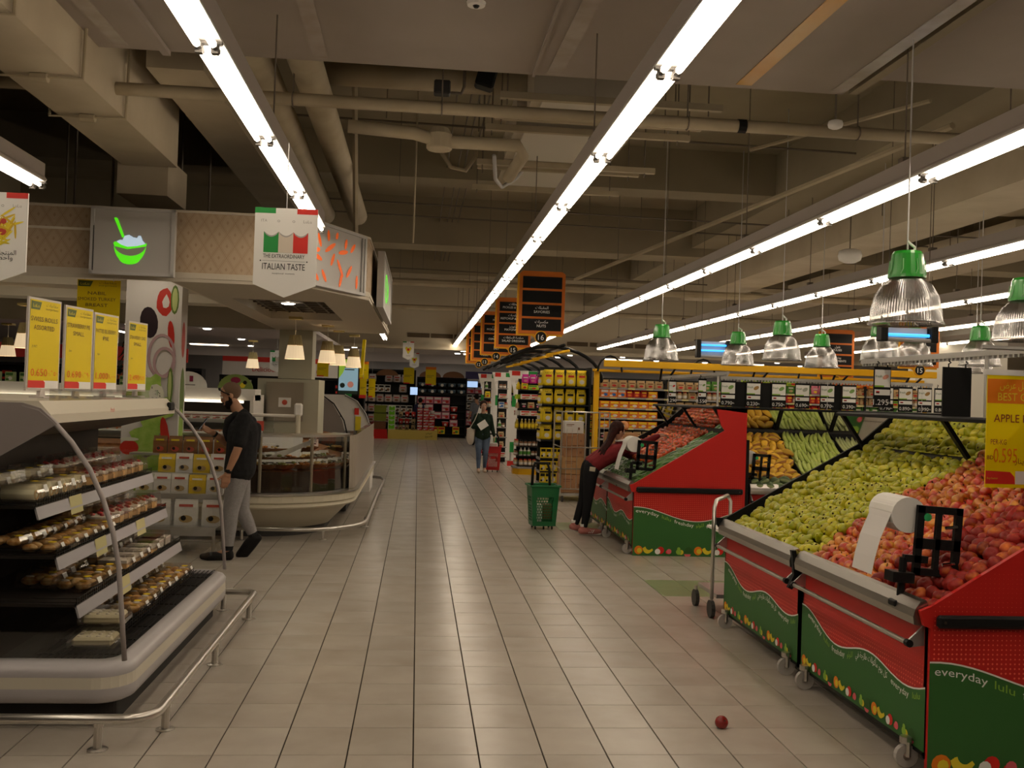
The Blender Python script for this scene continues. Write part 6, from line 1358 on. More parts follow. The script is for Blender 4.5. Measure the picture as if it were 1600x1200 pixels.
# ------------------------------------------------------------ far end of the aisle: yellow plinth display
Yp = 36.5; yp = thing('display_plinth', 'long pale yellow plinth with a red corner at the far aisle end', 'plinth', (-.3, Yp + .5, 0))
MB().bx(-1.05, .76, Yp, Yp + 1.1, 0, .34).build('plinth', mat('plinth_yellow', (.68, .52, .12), .5), yp); MB().prism([(-1.7, 0), (-1.05, 0), (-1.1, .34), (-1.55, .34)], lambda a, b, c: (a, c, b), Yp - .05, Yp + .5).build('red_corner', RED, yp)
letters(plane((.3, Yp, .1), (1, 0, 0), (0, 0, 1)), [(arab('عروض'), .15, .12, .09, 0), (arab('الاسبوع'), .15, .0, .09, 0)], yp, [KPRINT])
rbx = prod('carton', .2, .2, .2, [cR, cW, cP])
for i in range(3):
    for j in range(4 if i < 2 else 3): rbx.place((.1 + i * .225, Yp + .15, .342 + j * .203), 0, 'red patterned gift box in the %s stack on the plinth, level %s' % (('left', 'middle', 'right')[i], ('one', 'two', 'three', 'four')[j]), 'red boxes on the plinth')['category'] = 'box'
wp = prod('bucket', .17, .17, .12, [cW, cW, cW])
for i, z in ((0, 1.155), (1, 1.155), (2, .952)): wp.place((.1 + i * .225, Yp + .15, z), 0, 'white tub standing on the %s stack of red boxes' % ('left', 'middle', 'right')[i], 'white tubs')['category'] = 'tub'
st_ = thing('bucket_rack', 'black wire rack of red and tan buckets on the plinth', 'rack', (-.4, Yp + .2, .34))
for z in (.34, .56, .82): MB().bx(-.72, .0, Yp + .05, Yp + .4, z - .015 + .0, z).build('shelf', shelf_blk, st_)
for x in (-.73, .0): MB().bx(x - .01, x + .01, Yp + .05, Yp + .4, .34, 1.1).build('side', shelf_blk, st_)
bk = [prod('bucket', .17, .17, .19, [cR, cW, cR]), prod('bucket', .17, .17, .19, [cT, cK, cT])]
for j, z in enumerate((.341, .561, .821)):
    for i in range(3):
        k = 1 if j == 0 or (j == 1 and i == 2) or (j == 2 and i == 0) else 0
        bk[k].place((-.6 + i * .235, Yp + .18, z), 0, '%s bucket on the %s shelf of the rack, %s' % (('red', 'tan')[k], ('lowest', 'middle', 'upper')[j], ('left', 'middle', 'right')[i]), 'buckets on the rack')['category'] = 'bucket'
dt = thing('drawer_tower', 'white tower with five lime green drawers', 'drawers', (-.93, Yp + .2, .34)); MB().bx(-1.06, -.8, Yp + .1, Yp + .4, .34, 1.22).build('frame', WPRINT, dt)
for k in range(5): dd = MB().bx(-1.035, -.825, Yp + .07, Yp + .1, .37 + k * .17, .51 + k * .17).build('drawer', C('lime_drawer', (.2, .62, .02)), dt); MB().bx(-.97, -.89, Yp + .055, Yp + .07, .48 + k * .17, .5 + k * .17).build('handle', WPRINT, dd)
for k in range(3): cr = thing('storage_crate', ('olive green storage crate, %s of the stack beside the drawer tower' % ('lowest', 'middle', 'top')[k]), 'crate', (-1.35, Yp + .2, .34 + k * .3)); MB().box((-1.36, Yp + .25, .34 + k * .3 + .14), (.42, .35, .27), None, 1.08).build('crate', C('olive_crate', (.22, .26, .03)) if k else cN, cr); MB().bx(-1.6, -1.12, Yp + .05, Yp + .45, .34 + k * .3 + .25, .34 + k * .3 + .28).build('rim', C('olive_crate', (.22, .26, .03)) if k else cN, cr)
# far shelving walls
def far_unit(x0, x1, y, z1, levels, plist, label, unit, back=None, z0=.15, seed=1, lit=False):
    u = thing('far_shelf', label, 'shelf unit', ((x0 + x1) / 2, y + .3, 0)); MB().bx(x0, x1, y + .35, y + .4, 0, z1).build('back_panel', back or shelf_blk, u)
    for x in (x0, x1 - .03): MB().bx(x, x + .03, y, y + .4, 0, z1).build('side', shelf_blk, u)
    for i in range(levels):
        z = z0 + (z1 - z0 - .1) * i / levels; MB().bx(x0, x1, y, y + .38, z - .025, z).build('shelf', shelf_blk, u); goods(x0 + .04, x1 - .04, y + .08, z, .2, plist, unit, LV[max(0, min(7, levels - 1 - i))], gap=.02, fill=.9)
    MB().bx(x0, x1, y - .02, y + .4, z1 - .06, z1).build('top', shelf_blk, u)
    return u
big = lambda P, w, n: (P, w, n)
ctn = big(prod('carton', .3, .2, .26, [cP, cW, cR]), .3, 'pink gift carton'); bsk = big(prod('bucket', .28, .2, .2, [cR, cW, cW]), .3, 'red lidded tin'); blu = big(prod('bucket', .34, .25, .13, [C('slate', (.07, .11, .15)), cW, C('slate2', (.12, .17, .2))]), .36, 'slate blue storage bowl'); wht = big(prod('carton', .22, .15, .28, [cW, cK, cN]), .22, 'white toy box'); pil = big(prod('bag', .3, .2, .3, [C('linen', (.5, .42, .38)), cR, cN]), .3, 'pale cushion'); drk = big(prod('carton', .25, .2, .24, [cK, cR, cT]), .25, 'black appliance box'); ylo = big(prod('carton', .26, .2, .28, [cY, cR, cG]), .26, 'yellow cleaning box')
far_unit(-.05, 1.9, 38.6, 2.35, 2, [blu], 'dark shelf of blue storage bowls behind the plinth', 'dark bowl shelf', z0=1.75); far_unit(-.05, 1.9, 38.62, 1.72, 5, [ctn, bsk, ylo], 'shelf of red and pink gift tins behind the plinth', 'gift tin shelf')
far_unit(-2.3, -.1, 38.9, 2.6, 6, [pil, wht, wht, pil], 'far wall shelf of pale cushions and toys', 'cushion shelf'); far_unit(1.95, 3.6, 40.2, 2.2, 6, [wht, drk, ctn], 'far dark shelf below the lit screens', 'screen shelf')
far_unit(-4.2, -2.4, 38.5, 2.4, 6, [drk, pil, wht], 'far black shelf behind the deli, left of the crates', 'black deli-side shelf'); far_unit(3.6, 9, 41, 2.3, 6, [ctn, ylo, drk], 'far shelf seen above the wavy boards', 'far right shelf')
for x, m_ in ((-1.2, cN), (.45, cN), (1.35, cN), (-3, cN)):
    v_ = MB(); v_.prism(arc(x, 2.35, .42, .24, 0, PI, 10), lambda a, b, c: (a, c, b), 38.3, 38.5); tag(v_.build('arched_valance', m_), 'brown arched valance over the far shelves', 'valance', 'arched valances')
MB().bx(1.9, 3.7, 40.0, 40.1, 2.35, 2.65).build('sign_band', C('violet', (.07, .06, .16))); tag(bpy.data.objects['sign_band'], 'dark violet sign band above the lit screens', 'sign')
scr = mat('screen_glow', (.5, .7, .9), .4, emit=(.45, .65, 1), es=.9)
for x0, x1, y, z0, z1, l in ((1.96, 2.42, 40.1, 2.0, 2.28, 'pale blue lit screen below the violet band, left one'), (2.52, 3.35, 40.1, 1.98, 2.28, 'pale blue lit screen below the violet band, wide one'), (-.32, .0, 38.4, 1.62, 1.95, 'small blue screen between cushions and bowls')):
    s = thing('lit_screen', l, 'screen', ((x0 + x1) / 2, y, z0)); MB().bx(x0, x1, y - .04, y, z0, z1).build('casing', BLACK, s); MB().bx(x0 + .02, x1 - .02, y - .045, y - .04, z0 + .02, z1 - .02).build('display', scr, s)
# yellow hanging posters
def poster(x, y, z, w, h, label, head=True, top=3.0):
    s = thing('hanging_poster', label, 'poster', (x, y, z), 'yellow hanging posters'); MB().bx(x - w / 2, x + w / 2, y, y + .01, z, z + h).build('sheet', ysign, s)
    P = plane((x - w / 2, y, z), (1, 0, 0), (0, 0, 1)); sh = [(1, rect(0, 0, w * .6, h * .07)), (3, rect(w * .1, h * .5, w * .8, h * .53)), (3, rect(w * .1, h * .42, w * .6, h * .45))]
    if head: sh.append((0, rect(0, h * .85, w, h)))
    prints(P, sh, 'print', s, [ORANGE, mat('flag_red'), WPRINT, mat('olive_text')]); MB().bar((x, y, z + h), (x, y, top), .003, 4).build('cord', LGREY, s)
for a in ((-.33, 34, 2.02, .36, .55, 'plain yellow hanging poster above the cushions', False), (.42, 34, 2.0, .36, .62, 'yellow hanging poster with orange head above the blue bowls', True), (-2.1, 22, 2.0, .25, .36, 'yellow poster left of the cream column', True), (2.42, 35, 1.95, .36, .5, 'yellow poster under aisle board twelve', True), (3.05, 34, 1.9, .36, .45, 'yellow poster right of the one under board twelve', True), (-1.35, 24, 2.0, .3, .42, 'yellow poster right of the fabric pendants', True), (-5.6, 18.5, 1.9, .2, .5, 'yellow poster at far left behind the standing signs', True)): poster(*a)
fb = thing('flag_strip', 'narrow yellow vertical banner seen edge on near the canopy end', 'banner', (-1.0, 17.5, 2.1)); MB().box((-.98, 17.5, 2.3), (.05, .25, .62), Matrix.Rotation(.05, 3, 'Y')).build('sheet', YEL, fb); MB().bar((-.98, 17.5, 2.6), (-.98, 17.5, 3.4), .004, 4).build('cord', LGREY, fb)
# digital advertising screen behind the deli
ds_ = thing('advert_screen', 'upright lit advertising screen behind the pendants', 'screen', (-1.3, 19, 1.5)); MB().bx(-1.52, -1.12, 18.9, 18.95, 1.62, 2.32).build('casing', BLACK, ds_)
P = plane((-1.5, 18.9, 1.64), (1, 0, 0), (0, 0, 1)); w_, h_ = .36, .66
e1 = mat('ad_blue', (.3, .5, .6), .4, emit=(.28, .45, .55), es=.5); e2 = mat('ad_lime', (.4, .6, .1), .4, emit=(.25, .45, .03), es=.5); e3 = mat('ad_dark', (.03, .06, .05), .4); e4 = mat('ad_pink', (.6, .25, .2), .4, emit=(.5, .2, .15), es=.4)
prints(P, [(0, rect(0, 0, w_, h_)), (1, [(0, h_), (w_ * .5, h_), (w_ * .2, h_ * .6), (0, h_ * .45)]), (2, rect(0, 0, w_, h_ * .1)), (2, disc(w_ * .2, h_ * .25, .05, 8)), (3, disc(w_ * .62, h_ * .28, .06, 10)), (2, rect(w_ * .3, h_ * .75, w_ * .9, h_ * .78)), (2, rect(w_ * .3, h_ * .69, w_ * .8, h_ * .72))], 'display', ds_, [e1, e2, e3, e4])
for k in range(2): poster(-1.0 + k * .16, 18.2, 1.6, .12, .34, 'thin yellow price strip beside the advertising screen, %s' % ('left', 'right')[k], False, 2.6)
# curved white freezer end behind the deli
fz = thing('island_freezer', 'white chilled case with quarter round end panel behind the deli', 'freezer', (-1.2, 17.2, 0))
q_ = [(-2.35, 1.63), (-1.3, 1.63), (-1.08, 1.52), (-.92, 1.3), (-.8, 1.0), (-.76, .6), (-.74, .2), (-2.35, .2)]
MB().prism(q_, lambda a, b, c: (a, c, b), 17.9, 17.94).build('end_panel', WHITE, fz)
MB().prism([(-2.35, 1.63), (-1.6, 1.60), (-1.42, 1.48), (-1.25, 1.2), (-1.18, .9), (-2.35, .9)], lambda a, b, c: (a, c, b), 16.8, 16.82).build('inner_end', mat('inner_panel', (.22, .20, .19), .5), fz)
MB().tube([(-1.6, 16.8, 1.62), (-1.4, 16.8, 1.48), (-1.22, 16.8, 1.2), (-1.14, 16.8, .9)], .012, 6).build('end_arc', BLACK, fz); MB().bx(-2.35, -.76, 16.9, 17.9, .0, .9).build('body', WHITE, fz); MB().tube([(a, 17.88, b) for a, b in q_[1:6]], .015, 6).build('panel_edge', GREY, fz)
for z in (1.0, 1.25): MB().bx(-2.1, -1.3, 16.85, 17.2, z, z + .02).build('shelf', BLACK, fz)
prints(plane((-1.3, 17.88, 0), (1, 0, 0), (0, 0, 1)), [(0, rect(0, 1.6, .12, 1.65)), (1, rect(.25, 1.58, .37, 1.64)), (1, rect(.18, 1.28, .26, 1.4)), (2, rect(.2, 1.0, .3, 1.25))], 'flag_print', fz, [mat('flag_green'), mat('flag_red'), BANANA])
for k in range(6): tag(MB().ell((-2.0 + k * .12, 17.0, 1.05), (.07, .07, .03), 8, 5).build('food_pack', fm[1]), 'pale food pack on the freezer shelf', 'food pack', 'packs on the freezer shelf')
# open fridges behind the man and to the left
fr_ = thing('open_fridge', 'long white multideck fridge behind the man and yellow signs', 'fridge', (-6, 14.4, 0))
MB().bx(-11, -2.25, 14.0, 14.5, 1.52, 1.68).build('canopy', WHITE, fr_); MB().bx(-11, -2.25, 14.8, 14.85, 0, 1.6).build('back_panel', mat('fridge_dark', (.05, .04, .035), .5), fr_); MB().bx(-11, -2.25, 13.75, 14.8, 0, .62).build('base', WHITE, fr_); MB().bar((-11, 13.98, 1.50), (-2.4, 13.98, 1.50), .018, 6).build('lamp_tube', mat('fridge_tube', (1, 1, 1), .4, emit=(1, .85, .6), es=3.0), fr_)
for z in (1.25, 1.02, .80): MB().bx(-11, -2.3, 14.1, 14.8, z - .03, z).build('shelf', WHITE, fr_); MB().bx(-11, -2.3, 14.08, 14.1, z - .05, z).build('ticket_rail', ALU, fr_)
MB().bx(-2.3, -2.25, 13.9, 14.8, .6, 1.6).build('end_panel', WHITE, fr_); MB().rbox((-2.62, 13.99, 1.6), (.1, .02, .05), .005).build('thermometer', BLACK, fr_)
pkg = (prod('carton', .12, .12, .08, [cO, cW, cR]), .12, 'orange chilled pack'); pkg2 = (prod('carton', .13, .12, .07, [cW, cR, cN]), .13, 'white chilled pack'); pkg3 = (prod('jar', .1, .1, .1, [cN, cO, cK]), .1, 'dark chilled tub')
for i, z in enumerate((1.25, 1.02, .80)): goods(-4.6, -2.35, 14.16, z, .1, [pkg, pkg2, pkg3], 'white fridge', LV[i])
for i in range(18): pass
gbx = prod('carton', .11, .1, .13, [C('sage', (.30, .38, .16)), C('deep_green', (.04, .12, .03)), cW])
for k in range(22): gbx.place((-7.3 + k * .19, 14.2, 1.68), 0, 'small green box in the row standing on top of the white fridge', 'green boxes on the fridge')['category'] = 'box'
for x, m1, r_, l in ((-2.55, C('arch_green', (.22, .30, .08)), .24, 'green arch topper with a dark red oval on the fridge behind the man'), (-3.2, WPRINT, .26, 'white arch topper with a small flag on the fridge')):
    s = thing('arch_topper', l, 'sign', (x, 14.15, 1.68)); MB().prism(arc(x, 1.68, r_, r_ * .85, 0, PI, 14), lambda a, b, c: (a, c, b), 14.15, 14.18).build('board', m1, s)
    P = plane((x, 14.15, 1.68), (1, 0, 0), (0, 0, 1)); prints(P, [(0, disc(0, .12, .07, 10, .045)), (1, disc(-.1, .05, .03, 6)), (1, disc(.1, .05, .04, 6)), (2, disc(.13, .09, .03, 6))] if m1 is not WPRINT else [(0, rect(.02, .08, .07, .16)), (2, rect(-.1, .03, .1, .04))], 'print', s, [C('wine', (.25, .02, .06)), BANANA, cK])
# farther left hall shelves with red header and tree
far_unit(-9.5, -4.9, 23, 2.1, 6, [drk, ctn, jr2, bt2], 'dark shelves with red goods far left behind the fridges', 'far left dark shelf'); far_unit(-4.8, -1.3, 24.5, 2.0, 6, [jr2, drk, bt2, wht, kb], 'dark shelves with bottles far behind the fridges', 'middle dark shelf'); far_unit(-16, -9.6, 22, 2.2, 6, [ctn, bsk, drk], 'dark shelves with red tins at the far left edge', 'left edge shelf')
hd = thing('red_header', 'white and red shelf header band behind the fridges', 'header sign', (-3.3, 24.3, 2.0)); MB().bx(-4.7, -1.6, 24.3, 24.35, 2.0, 2.35).build('band', cW, hd); MB().bx(-4.7, -1.6, 24.28, 24.3, 2.33, 2.45).build('red_edge', cR, hd); letters(plane((-4.5, 24.29, 2.08), (1, 0, 0), (0, 0, 1)), [('Delicious', .8, .02, .16, 0), ('value pack', 2.0, .04, .1, 0)], hd, [cR])
hd = thing('red_header', 'dark red shelf header band at far left', 'header sign', (-7, 22.9, 2.1)); MB().bx(-13, -5, 22.0, 22.05, 2.2, 2.5).build('band', cR, hd)
tr = thing('christmas_tree', 'dark artificial tree with orange stars behind the standing signs', 'tree', (-4.35, 15.2, 0)); mb = MB(); rt_ = random.Random(5)
for k in range(90): z = rt_.uniform(1.2, 2.35); r_ = .28 * (2.45 - z) / 1.0 + .03; a = rt_.uniform(0, 6.28); mb.bar((-4.35, 15.2, z + .06), (-4.35 + r_ * math.cos(a), 15.2 + r_ * math.sin(a), z - .06), .02, 4, .004)
mb.build('branches', C('fir', (.02, .035, .02)), tr, kind='stuff'); MB().bar((-4.35, 15.2, 0), (-4.35, 15.2, 2.4), .03, 6).build('trunk', cN, tr)
for k in range(7):
    z = 1.35 + k * .15; a = -PI / 2 + rt_.uniform(-.9, .9); c_ = Vector((-4.35 + .2 * math.cos(a) * (2.6 - z), 15.2 + .25 * math.sin(a) * (2.6 - z), z)); mb = MB(); P = plane(c_, (1, 0, 0), (0, 0, 1)); mb.prism([((.07 if j % 2 == 0 else .028) * math.cos(j * PI / 5), (.07 if j % 2 == 0 else .028) * math.sin(j * PI / 5)) for j in range(10)], lambda a_, b_, d_: P(a_, b_, d_), 0, .01); mb.build('star', C('rust', (.35, .07, .02)), tr)
MB().bx(-21.7, 25.7, 42.0, 42.1, 0, 3.0).build('wall_far_inner', mat('white_wall', (.50, .47, .46), .7), kind='structure').name = 'wall_front'
# lit cove in the low ceiling, plus added panels that light the far hall
cv = mat('cove_fill_glow', (1, .9, .7), .5, emit=(1, .82, .58), es=5)
for x, y in ((1.4, 31.0), (-3, 31), (6, 31), (10, 31), (-7, 31), (-1, 36.5), (3, 36.5), (7.5, 36.5), (-5.5, 36.5), (1, 40), (-4, 40)): MB().bx(x, x + 1.1, y, y + .35, 2.97, 2.995).build('light_panel', cv, lc)
low2 = MB().bx(-21, -2.2, 15.2, 28.0, 2.9, 2.98).build('ceiling_left', low_m, kind='structure'); MB().bx(-21, -.55, 15.2, 15.4, 2.6, 2.98).build('step_beam', cream, low2)
for x in (-12, -9.4, -6.8, -4.4): 
    for y in (17, 21, 25): MB().lathe([(.0, -.02), (.07, -.02), (.09, 0)], 8, (x, y, 2.9)).build('downlight', dl, low2)
for i, (x, y) in enumerate(((-7.8, 16.5), (-5.6, 19.0), (-4.6, 17.2), (-3.1, 17.5), (-6.6, 22), (-2.7, 22.5), (-9.5, 20))): small_strip(x, y, 1.5, 2.86, 'short strip light under the far left ceiling, %s one' % ('first', 'second', 'third', 'fourth', 'fifth', 'sixth', 'seventh')[i])
# ------------------------------------------------------------ people
def remeshed(name, mb, vox, m, parent, sm=4, fac=.5):
    """union of overlapping shapes turned into one smooth continuous skin"""
    me = bpy.data.meshes.new(name); me.from_pydata(mb.v, [], mb.f); o = bpy.data.objects.new('t', me); COL.objects.link(o)
    r = o.modifiers.new('r', 'REMESH'); r.mode = 'VOXEL'; r.voxel_size = vox; r.use_smooth_shade = True
    s = o.modifiers.new('s', 'SMOOTH'); s.iterations = sm; s.factor = fac
    bpy.context.view_layer.update(); out = bpy.data.meshes.new_from_object(o.evaluated_get(bpy.context.evaluated_depsgraph_get())); out.name = name
    bpy.data.objects.remove(o); out.materials.clear(); out.materials.append(m)
    out.polygons.foreach_set('use_smooth', [True] * len(out.polygons))
    b = bpy.data.objects.new(name, out); COL.objects.link(b); b.parent = parent
    return b
def limb(mb, pts, rr, n=12):
    """chain of tapered segments with round joints"""
    for i in range(len(pts) - 1): mb.bar(pts[i], pts[i + 1], rr[i], n, rr[i + 1])
    for p, r in zip(pts, rr): mb.ell(p, (r, r, r), 12, 8)
def lerp(a, b, t): return Vector(a) * (1 - t) + Vector(b) * t
def hand(mb, wrist, direction, palm_n, s=1.0, curl=.5, r0=.026):
    """palm, four fingers and a thumb leaving the side of the palm"""
    w = Vector(wrist); d = Vector(direction).normalized(); n = Vector(palm_n).normalized(); n = (n - d * n.dot(d)).normalized(); side = d.cross(n)
    mb.bar(w, w + d * .03 * s, r0 * s, 10, .03 * s)
    for k in range(-2, 3): limb(mb, [w + d * .015 * s + side * k * .008 * s, w + d * .085 * s + side * k * .0155 * s], [.018 * s, .014 * s], 8)
    for k, L in zip((-1.5, -.5, .5, 1.5), (.062, .078, .074, .058)):
        b = w + d * .088 * s + side * k * .0185 * s; p = [b]; a = curl * .35
        for f in (.45, .32, .25): b = b + (d * math.cos(a) + n * math.sin(a)) * L * f * s; p.append(b); a += curl
        limb(mb, p, [.0098 * s, .009 * s, .008 * s, .0068 * s], 8)
    b = w + d * .03 * s + side * -.03 * s; p = [b]; a = .8
    for f in (.035, .03, .025): b = b + (d * math.cos(a) - side * math.sin(a) + n * .35 * curl) * f * s; p.append(b); a -= .25
    limb(mb, p, [.0125 * s, .0115 * s, .010 * s, .008 * s], 8)
def head_shapes(mb, c, tilt, s=1.0, yaw=0.0):
    """c centre of the skull; x is forward"""
    R = Matrix.Rotation(yaw, 3, 'Z') @ Matrix.Rotation(tilt, 3, 'Y'); c = Vector(c)
    def e(p, r): mb.ell(c + R @ (Vector(p) * s), [q * s for q in r], 14, 10, R)
    e((-.012, 0, .025), (.098, .076, .092)); e((.022, 0, -.03), (.072, .062, .085)); e((.055, 0, -.085), (.036, .038, .03))
    e((.098, 0, -.028), (.016, .012, .018)); mb.bar(c + R @ Vector((.085, 0, .01)) * s, c + R @ Vector((.104, 0, -.03)) * s, .009 * s, 8, .012 * s)
    e((.084, 0, -.066), (.012, .024, .006)); e((.083, 0, -.075), (.011, .02, .006)); e((.078, .03, .022), (.016, .022, .008)); e((.078, -.03, .022), (.016, .022, .008))
    for q in (-1, 1): e((-.005, q * .078, -.02), (.02, .008, .03))
    return c, R
def face_parts(c, R, s, parent, skin_dark=(.02, .01, .008), lips=(.35, .12, .1)):
    for q in (-1, 1):
        ey = MB(); ey.s = True; ey.ell(c + R @ (Vector((.082, q * .03, .003)) * s), (.012 * s, .014 * s, .011 * s), 10, 8); ob = ey.build('eye', mat('eye_white', (.6, .58, .55), .3), parent)
        MB().ell(c + R @ (Vector((.0925, q * .03, .002)) * s), (.003 * s, .006 * s, .006 * s), 8, 6).build('iris', mat('iris', (.03, .015, .008), .2), ob)
        MB().tube([c + R @ (Vector((.094 - abs(t) * .006, q * .03 + t * .02, .025 - abs(t) * .004)) * s) for t in (-1, 0, 1)], .0035 * s, 5).build('eyebrow', mat('brow', skin_dark, .8), parent)
    MB().ell(c + R @ (Vector((.094, 0, -.071)) * s), (.005 * s, .022 * s, .006 * s), 10, 6, R).build('lips', mat('lips', lips, .5), parent)
def place(root, x, y, rz): root.location = (x, y, 0); root.rotation_euler = (0, 0, rz)
skinA = mat('skin_olive', (.42, .23, .14), .5, noise=((.38, .2, .12), 8, .3, .8), sss=0); skinB = mat('skin_light', (.50, .30, .21), .5)
tee = mat('black_cotton', (.012, .012, .013), .85, noise=((.02, .02, .021), 30, .3, .7), bump=.2, bscale=25); sweat = mat('grey_jersey', (.27, .26, .26), .9, noise=((.22, .21, .21), 60, .3, .7), bump=.25, bscale=14)
# --- the man with a phone, seen from his left
m = thing('person', 'person in black t-shirt and grey sweatpants stepping forward, reading a phone', 'person', (0, 0, 0))
b = MB()
L = dict(pel=(-.03, 0, .88), wa=(-.04, 0, 1.03), ch=(-.045, 0, 1.25), nb=(-.01, 0, 1.43), nk=(.03, 0, 1.50))
for q in (-1, 1):
    limb(b, [(-.03, q * .06, .87), (-.04, q * .06, 1.05), (-.05, q * .085, 1.27), (-.05, q * .12, 1.37)], [.115, .10, .10, .07])
limb(b, [(-.05, 0, 1.36), (-.01, 0, 1.44), (.045, 0, 1.53)], [.09, .062, .056])
lh, lk, la, lt = (-.03, .09, .86), (.035, .095, .48), (.05, .10, .085), (.20, .115, .035)
rh, rk, ra, rt2 = (-.03, -.09, .86), (-.06, -.09, .47), (-.19, -.09, .20), (-.075, -.09, .045)
for h_, k_, a_, t_ in ((lh, lk, la, lt), (rh, rk, ra, rt2)): limb(b, [h_, lerp(h_, k_, .5), k_, lerp(k_, a_, .35), a_, t_], [.088, .075, .055, .056, .036, .03])
ls, le, lw = (-.06, .19, 1.385), (-.02, .235, 1.11), (.07, .205, .865)
rs, re, rw2 = (-.05, -.19, 1.385), (.10, -.22, 1.12), (.245, -.12, 1.235)
for s_, e_, w_ in ((ls, le, lw), (rs, re, rw2)): limb(b, [s_, lerp(s_, e_, .5), e_, lerp(e_, w_, .35), w_], [.06, .05, .042, .041, .027])
hand(b, lw, (.18, -.08, -.8), (.3, -1, 0), 1.05, .35); hand(b, rw2, (.8, .15, .45), (-.35, .5, .8), 1.0, .75)
hc, hR = head_shapes(b, (.085, 0, 1.625), .42)
remeshed('body', b, .0075, skinA, m, 3)
face_parts(hc, hR, 1, m)
bd = MB(); 
for p, r in (((.055, 0, -.092), (.042, .045, .040)), ((.04, .044, -.070), (.040, .018, .034)), ((.04, -.044, -.070), (.040, .018, .034)), ((.015, .060, -.045), (.016, .010, .04)), ((.015, -.060, -.045), (.016, .010, .04)), ((.088, 0, -.052), (.010, .026, .006))): bd.ell(hc + hR @ Vector(p), r, 12, 8, hR)
remeshed('beard', bd, .006, mat('beard_black', (.012, .009, .008), .9), m, 2)
hr = MB(); hr.ell(hc + hR @ Vector((-.02, 0, .028)), (.097, .079, .094), 16, 12, hR); o = hr.build('shaved_hair', mat('stubble', (.13, .08, .05), .85), m, smooth=True)
sg = MB(); sg.tube([hc + hR @ Vector(p) for p in ((.0, .082, .0), (.05, .078, .05), (.075, .05, .085), (.08, 0, .09), (.075, -.05, .085), (.05, -.078, .05), (.0, -.082, .0))], .006, 6)
for q in (-1, 1): sg.ell(hc + hR @ Vector((.074, q * .035, .088)), (.012, .026, .018), 10, 6, hR)
sg.build('sunglasses', BLACK, m)
sh_ = MB()
for q in (-1, 1): limb(sh_, [(-.035, q * .075, .90), (-.045, q * .075, 1.05), (-.055, q * .095, 1.27), (-.055, q * .125, 1.375)], [.155, .152, .15, .09])
limb(sh_, [(-.05, 0, 1.37), (-.03, 0, 1.42)], [.10, .078]); limb(sh_, [ls, lerp(ls, le, .5), lerp(ls, le, .78)], [.075, .074, .072]); limb(sh_, [rs, lerp(rs, re, .5), lerp(rs, re, .78)], [.075, .074, .072])
for q in (-1, 1): limb(sh_, [(-.12, q * .05, 1.36), (-.10, q * .12, 1.30), (-.02, q * .13, 1.36)], [.06, .055, .05])
limb(sh_, [(-.17, 0, 1.12), (-.17, 0, 1.3)], [.05, .06])
remeshed('t_shirt', sh_, .011, tee, m, 5)
kn = MB(); limb(kn, [(.02, .09, 1.42), (.085, .04, 1.36), (.10, .03, 1.26), (.09, .03, 1.18)], [.045, .05, .048, .03]); limb(kn, [(.02, -.09, 1.42), (.085, -.03, 1.36)], [.045, .045]); remeshed('tied_sweater', kn, .011, tee, m, 4)
tr_ = MB(); limb(tr_, [(-.03, .055, .90), (-.03, .085, .83)], [.125, .115]); limb(tr_, [(-.03, -.055, .90), (-.03, -.085, .83)], [.125, .115])
for h_, k_, a_ in ((lh, lk, la), (rh, rk, ra)): limb(tr_, [h_, lerp(h_, k_, .5), k_, lerp(k_, a_, .5), lerp(k_, a_, .9)], [.105, .097, .078, .068, .05])
remeshed('sweatpants', tr_, .011, sweat, m, 5)
cf = MB()
for k_, a_ in ((lk, la), (rk, ra)): cf.bar(lerp(k_, a_, .86), lerp(k_, a_, .97), .052, 14, .047)
cf.build('ankle_cuff', tee, m)
for a_, t_, nm in ((la, lt, 1), (ra, rt2, 2)):
    a_, t_ = Vector(a_), Vector(t_); d = (t_ - a_).normalized() if nm == 2 else Vector((1, .1, 0)).normalized(); s_ = MB()
    heel = a_ + Vector((-.02, 0, -.045)) if nm == 1 else a_ + Vector((-.035, 0, -.01)); limb(s_, [heel, heel + d * .1 + (Vector((0, 0, -.0)) if nm == 1 else Vector((0, 0, 0))), heel + d * .2, heel + d * .255], [.042, .046, .043, .03]); limb(s_, [a_ + Vector((-.015, 0, -.02)), heel + d * .06], [.043, .045])
    (None if nm == 1 else limb(s_, [a_ + Vector((0, 0, -.01)), a_ + (t_ - a_) * .5, t_ + d * .03], [.05, .052, .042]))
    remeshed('shoe', s_, .007, mat('black_shoe', (.012, .011, .011), .5), m, 3)
wt = MB(); v = Vector(lw) - Vector(le); wt.bar(Vector(lw) - v.normalized() * .03, Vector(lw) - v.normalized() * .005, .033, 16); wt.rbox(Vector(lw) - v.normalized() * .018 + Vector((-.0, .036, 0)), (.03, .014, .035), .004); wt.build('wrist_watch', BLACK, m)
v = (Vector(rw2) - Vector(re)).normalized(); MB().bar(Vector(rw2) - v * .035, Vector(rw2) - v * .012, .032, 14).build('wrist_band', BLACK, m)
place(m, -1.77, 10.05, PI + .12)
ph = thing('phone', 'black mobile phone held up in the hand of the person in grey sweatpants', 'phone', (0, 0, 0)); P_ = Vector((.345, -.085, 1.325)); Rp = Matrix.Rotation(-.62, 3, 'Y')
MB().rbox(P_, (.009, .072, .145), .003, Rp).build('case', BLACK, ph); MB().box(P_ + Rp @ Vector((-.0052, 0, 0)), (.001, .064, .132), Rp).build('display', mat('phone_screen', (.1, .12, .15), .1, emit=(.3, .35, .4), es=.3), ph)
place(ph, -1.77, 10.05, PI + .12)
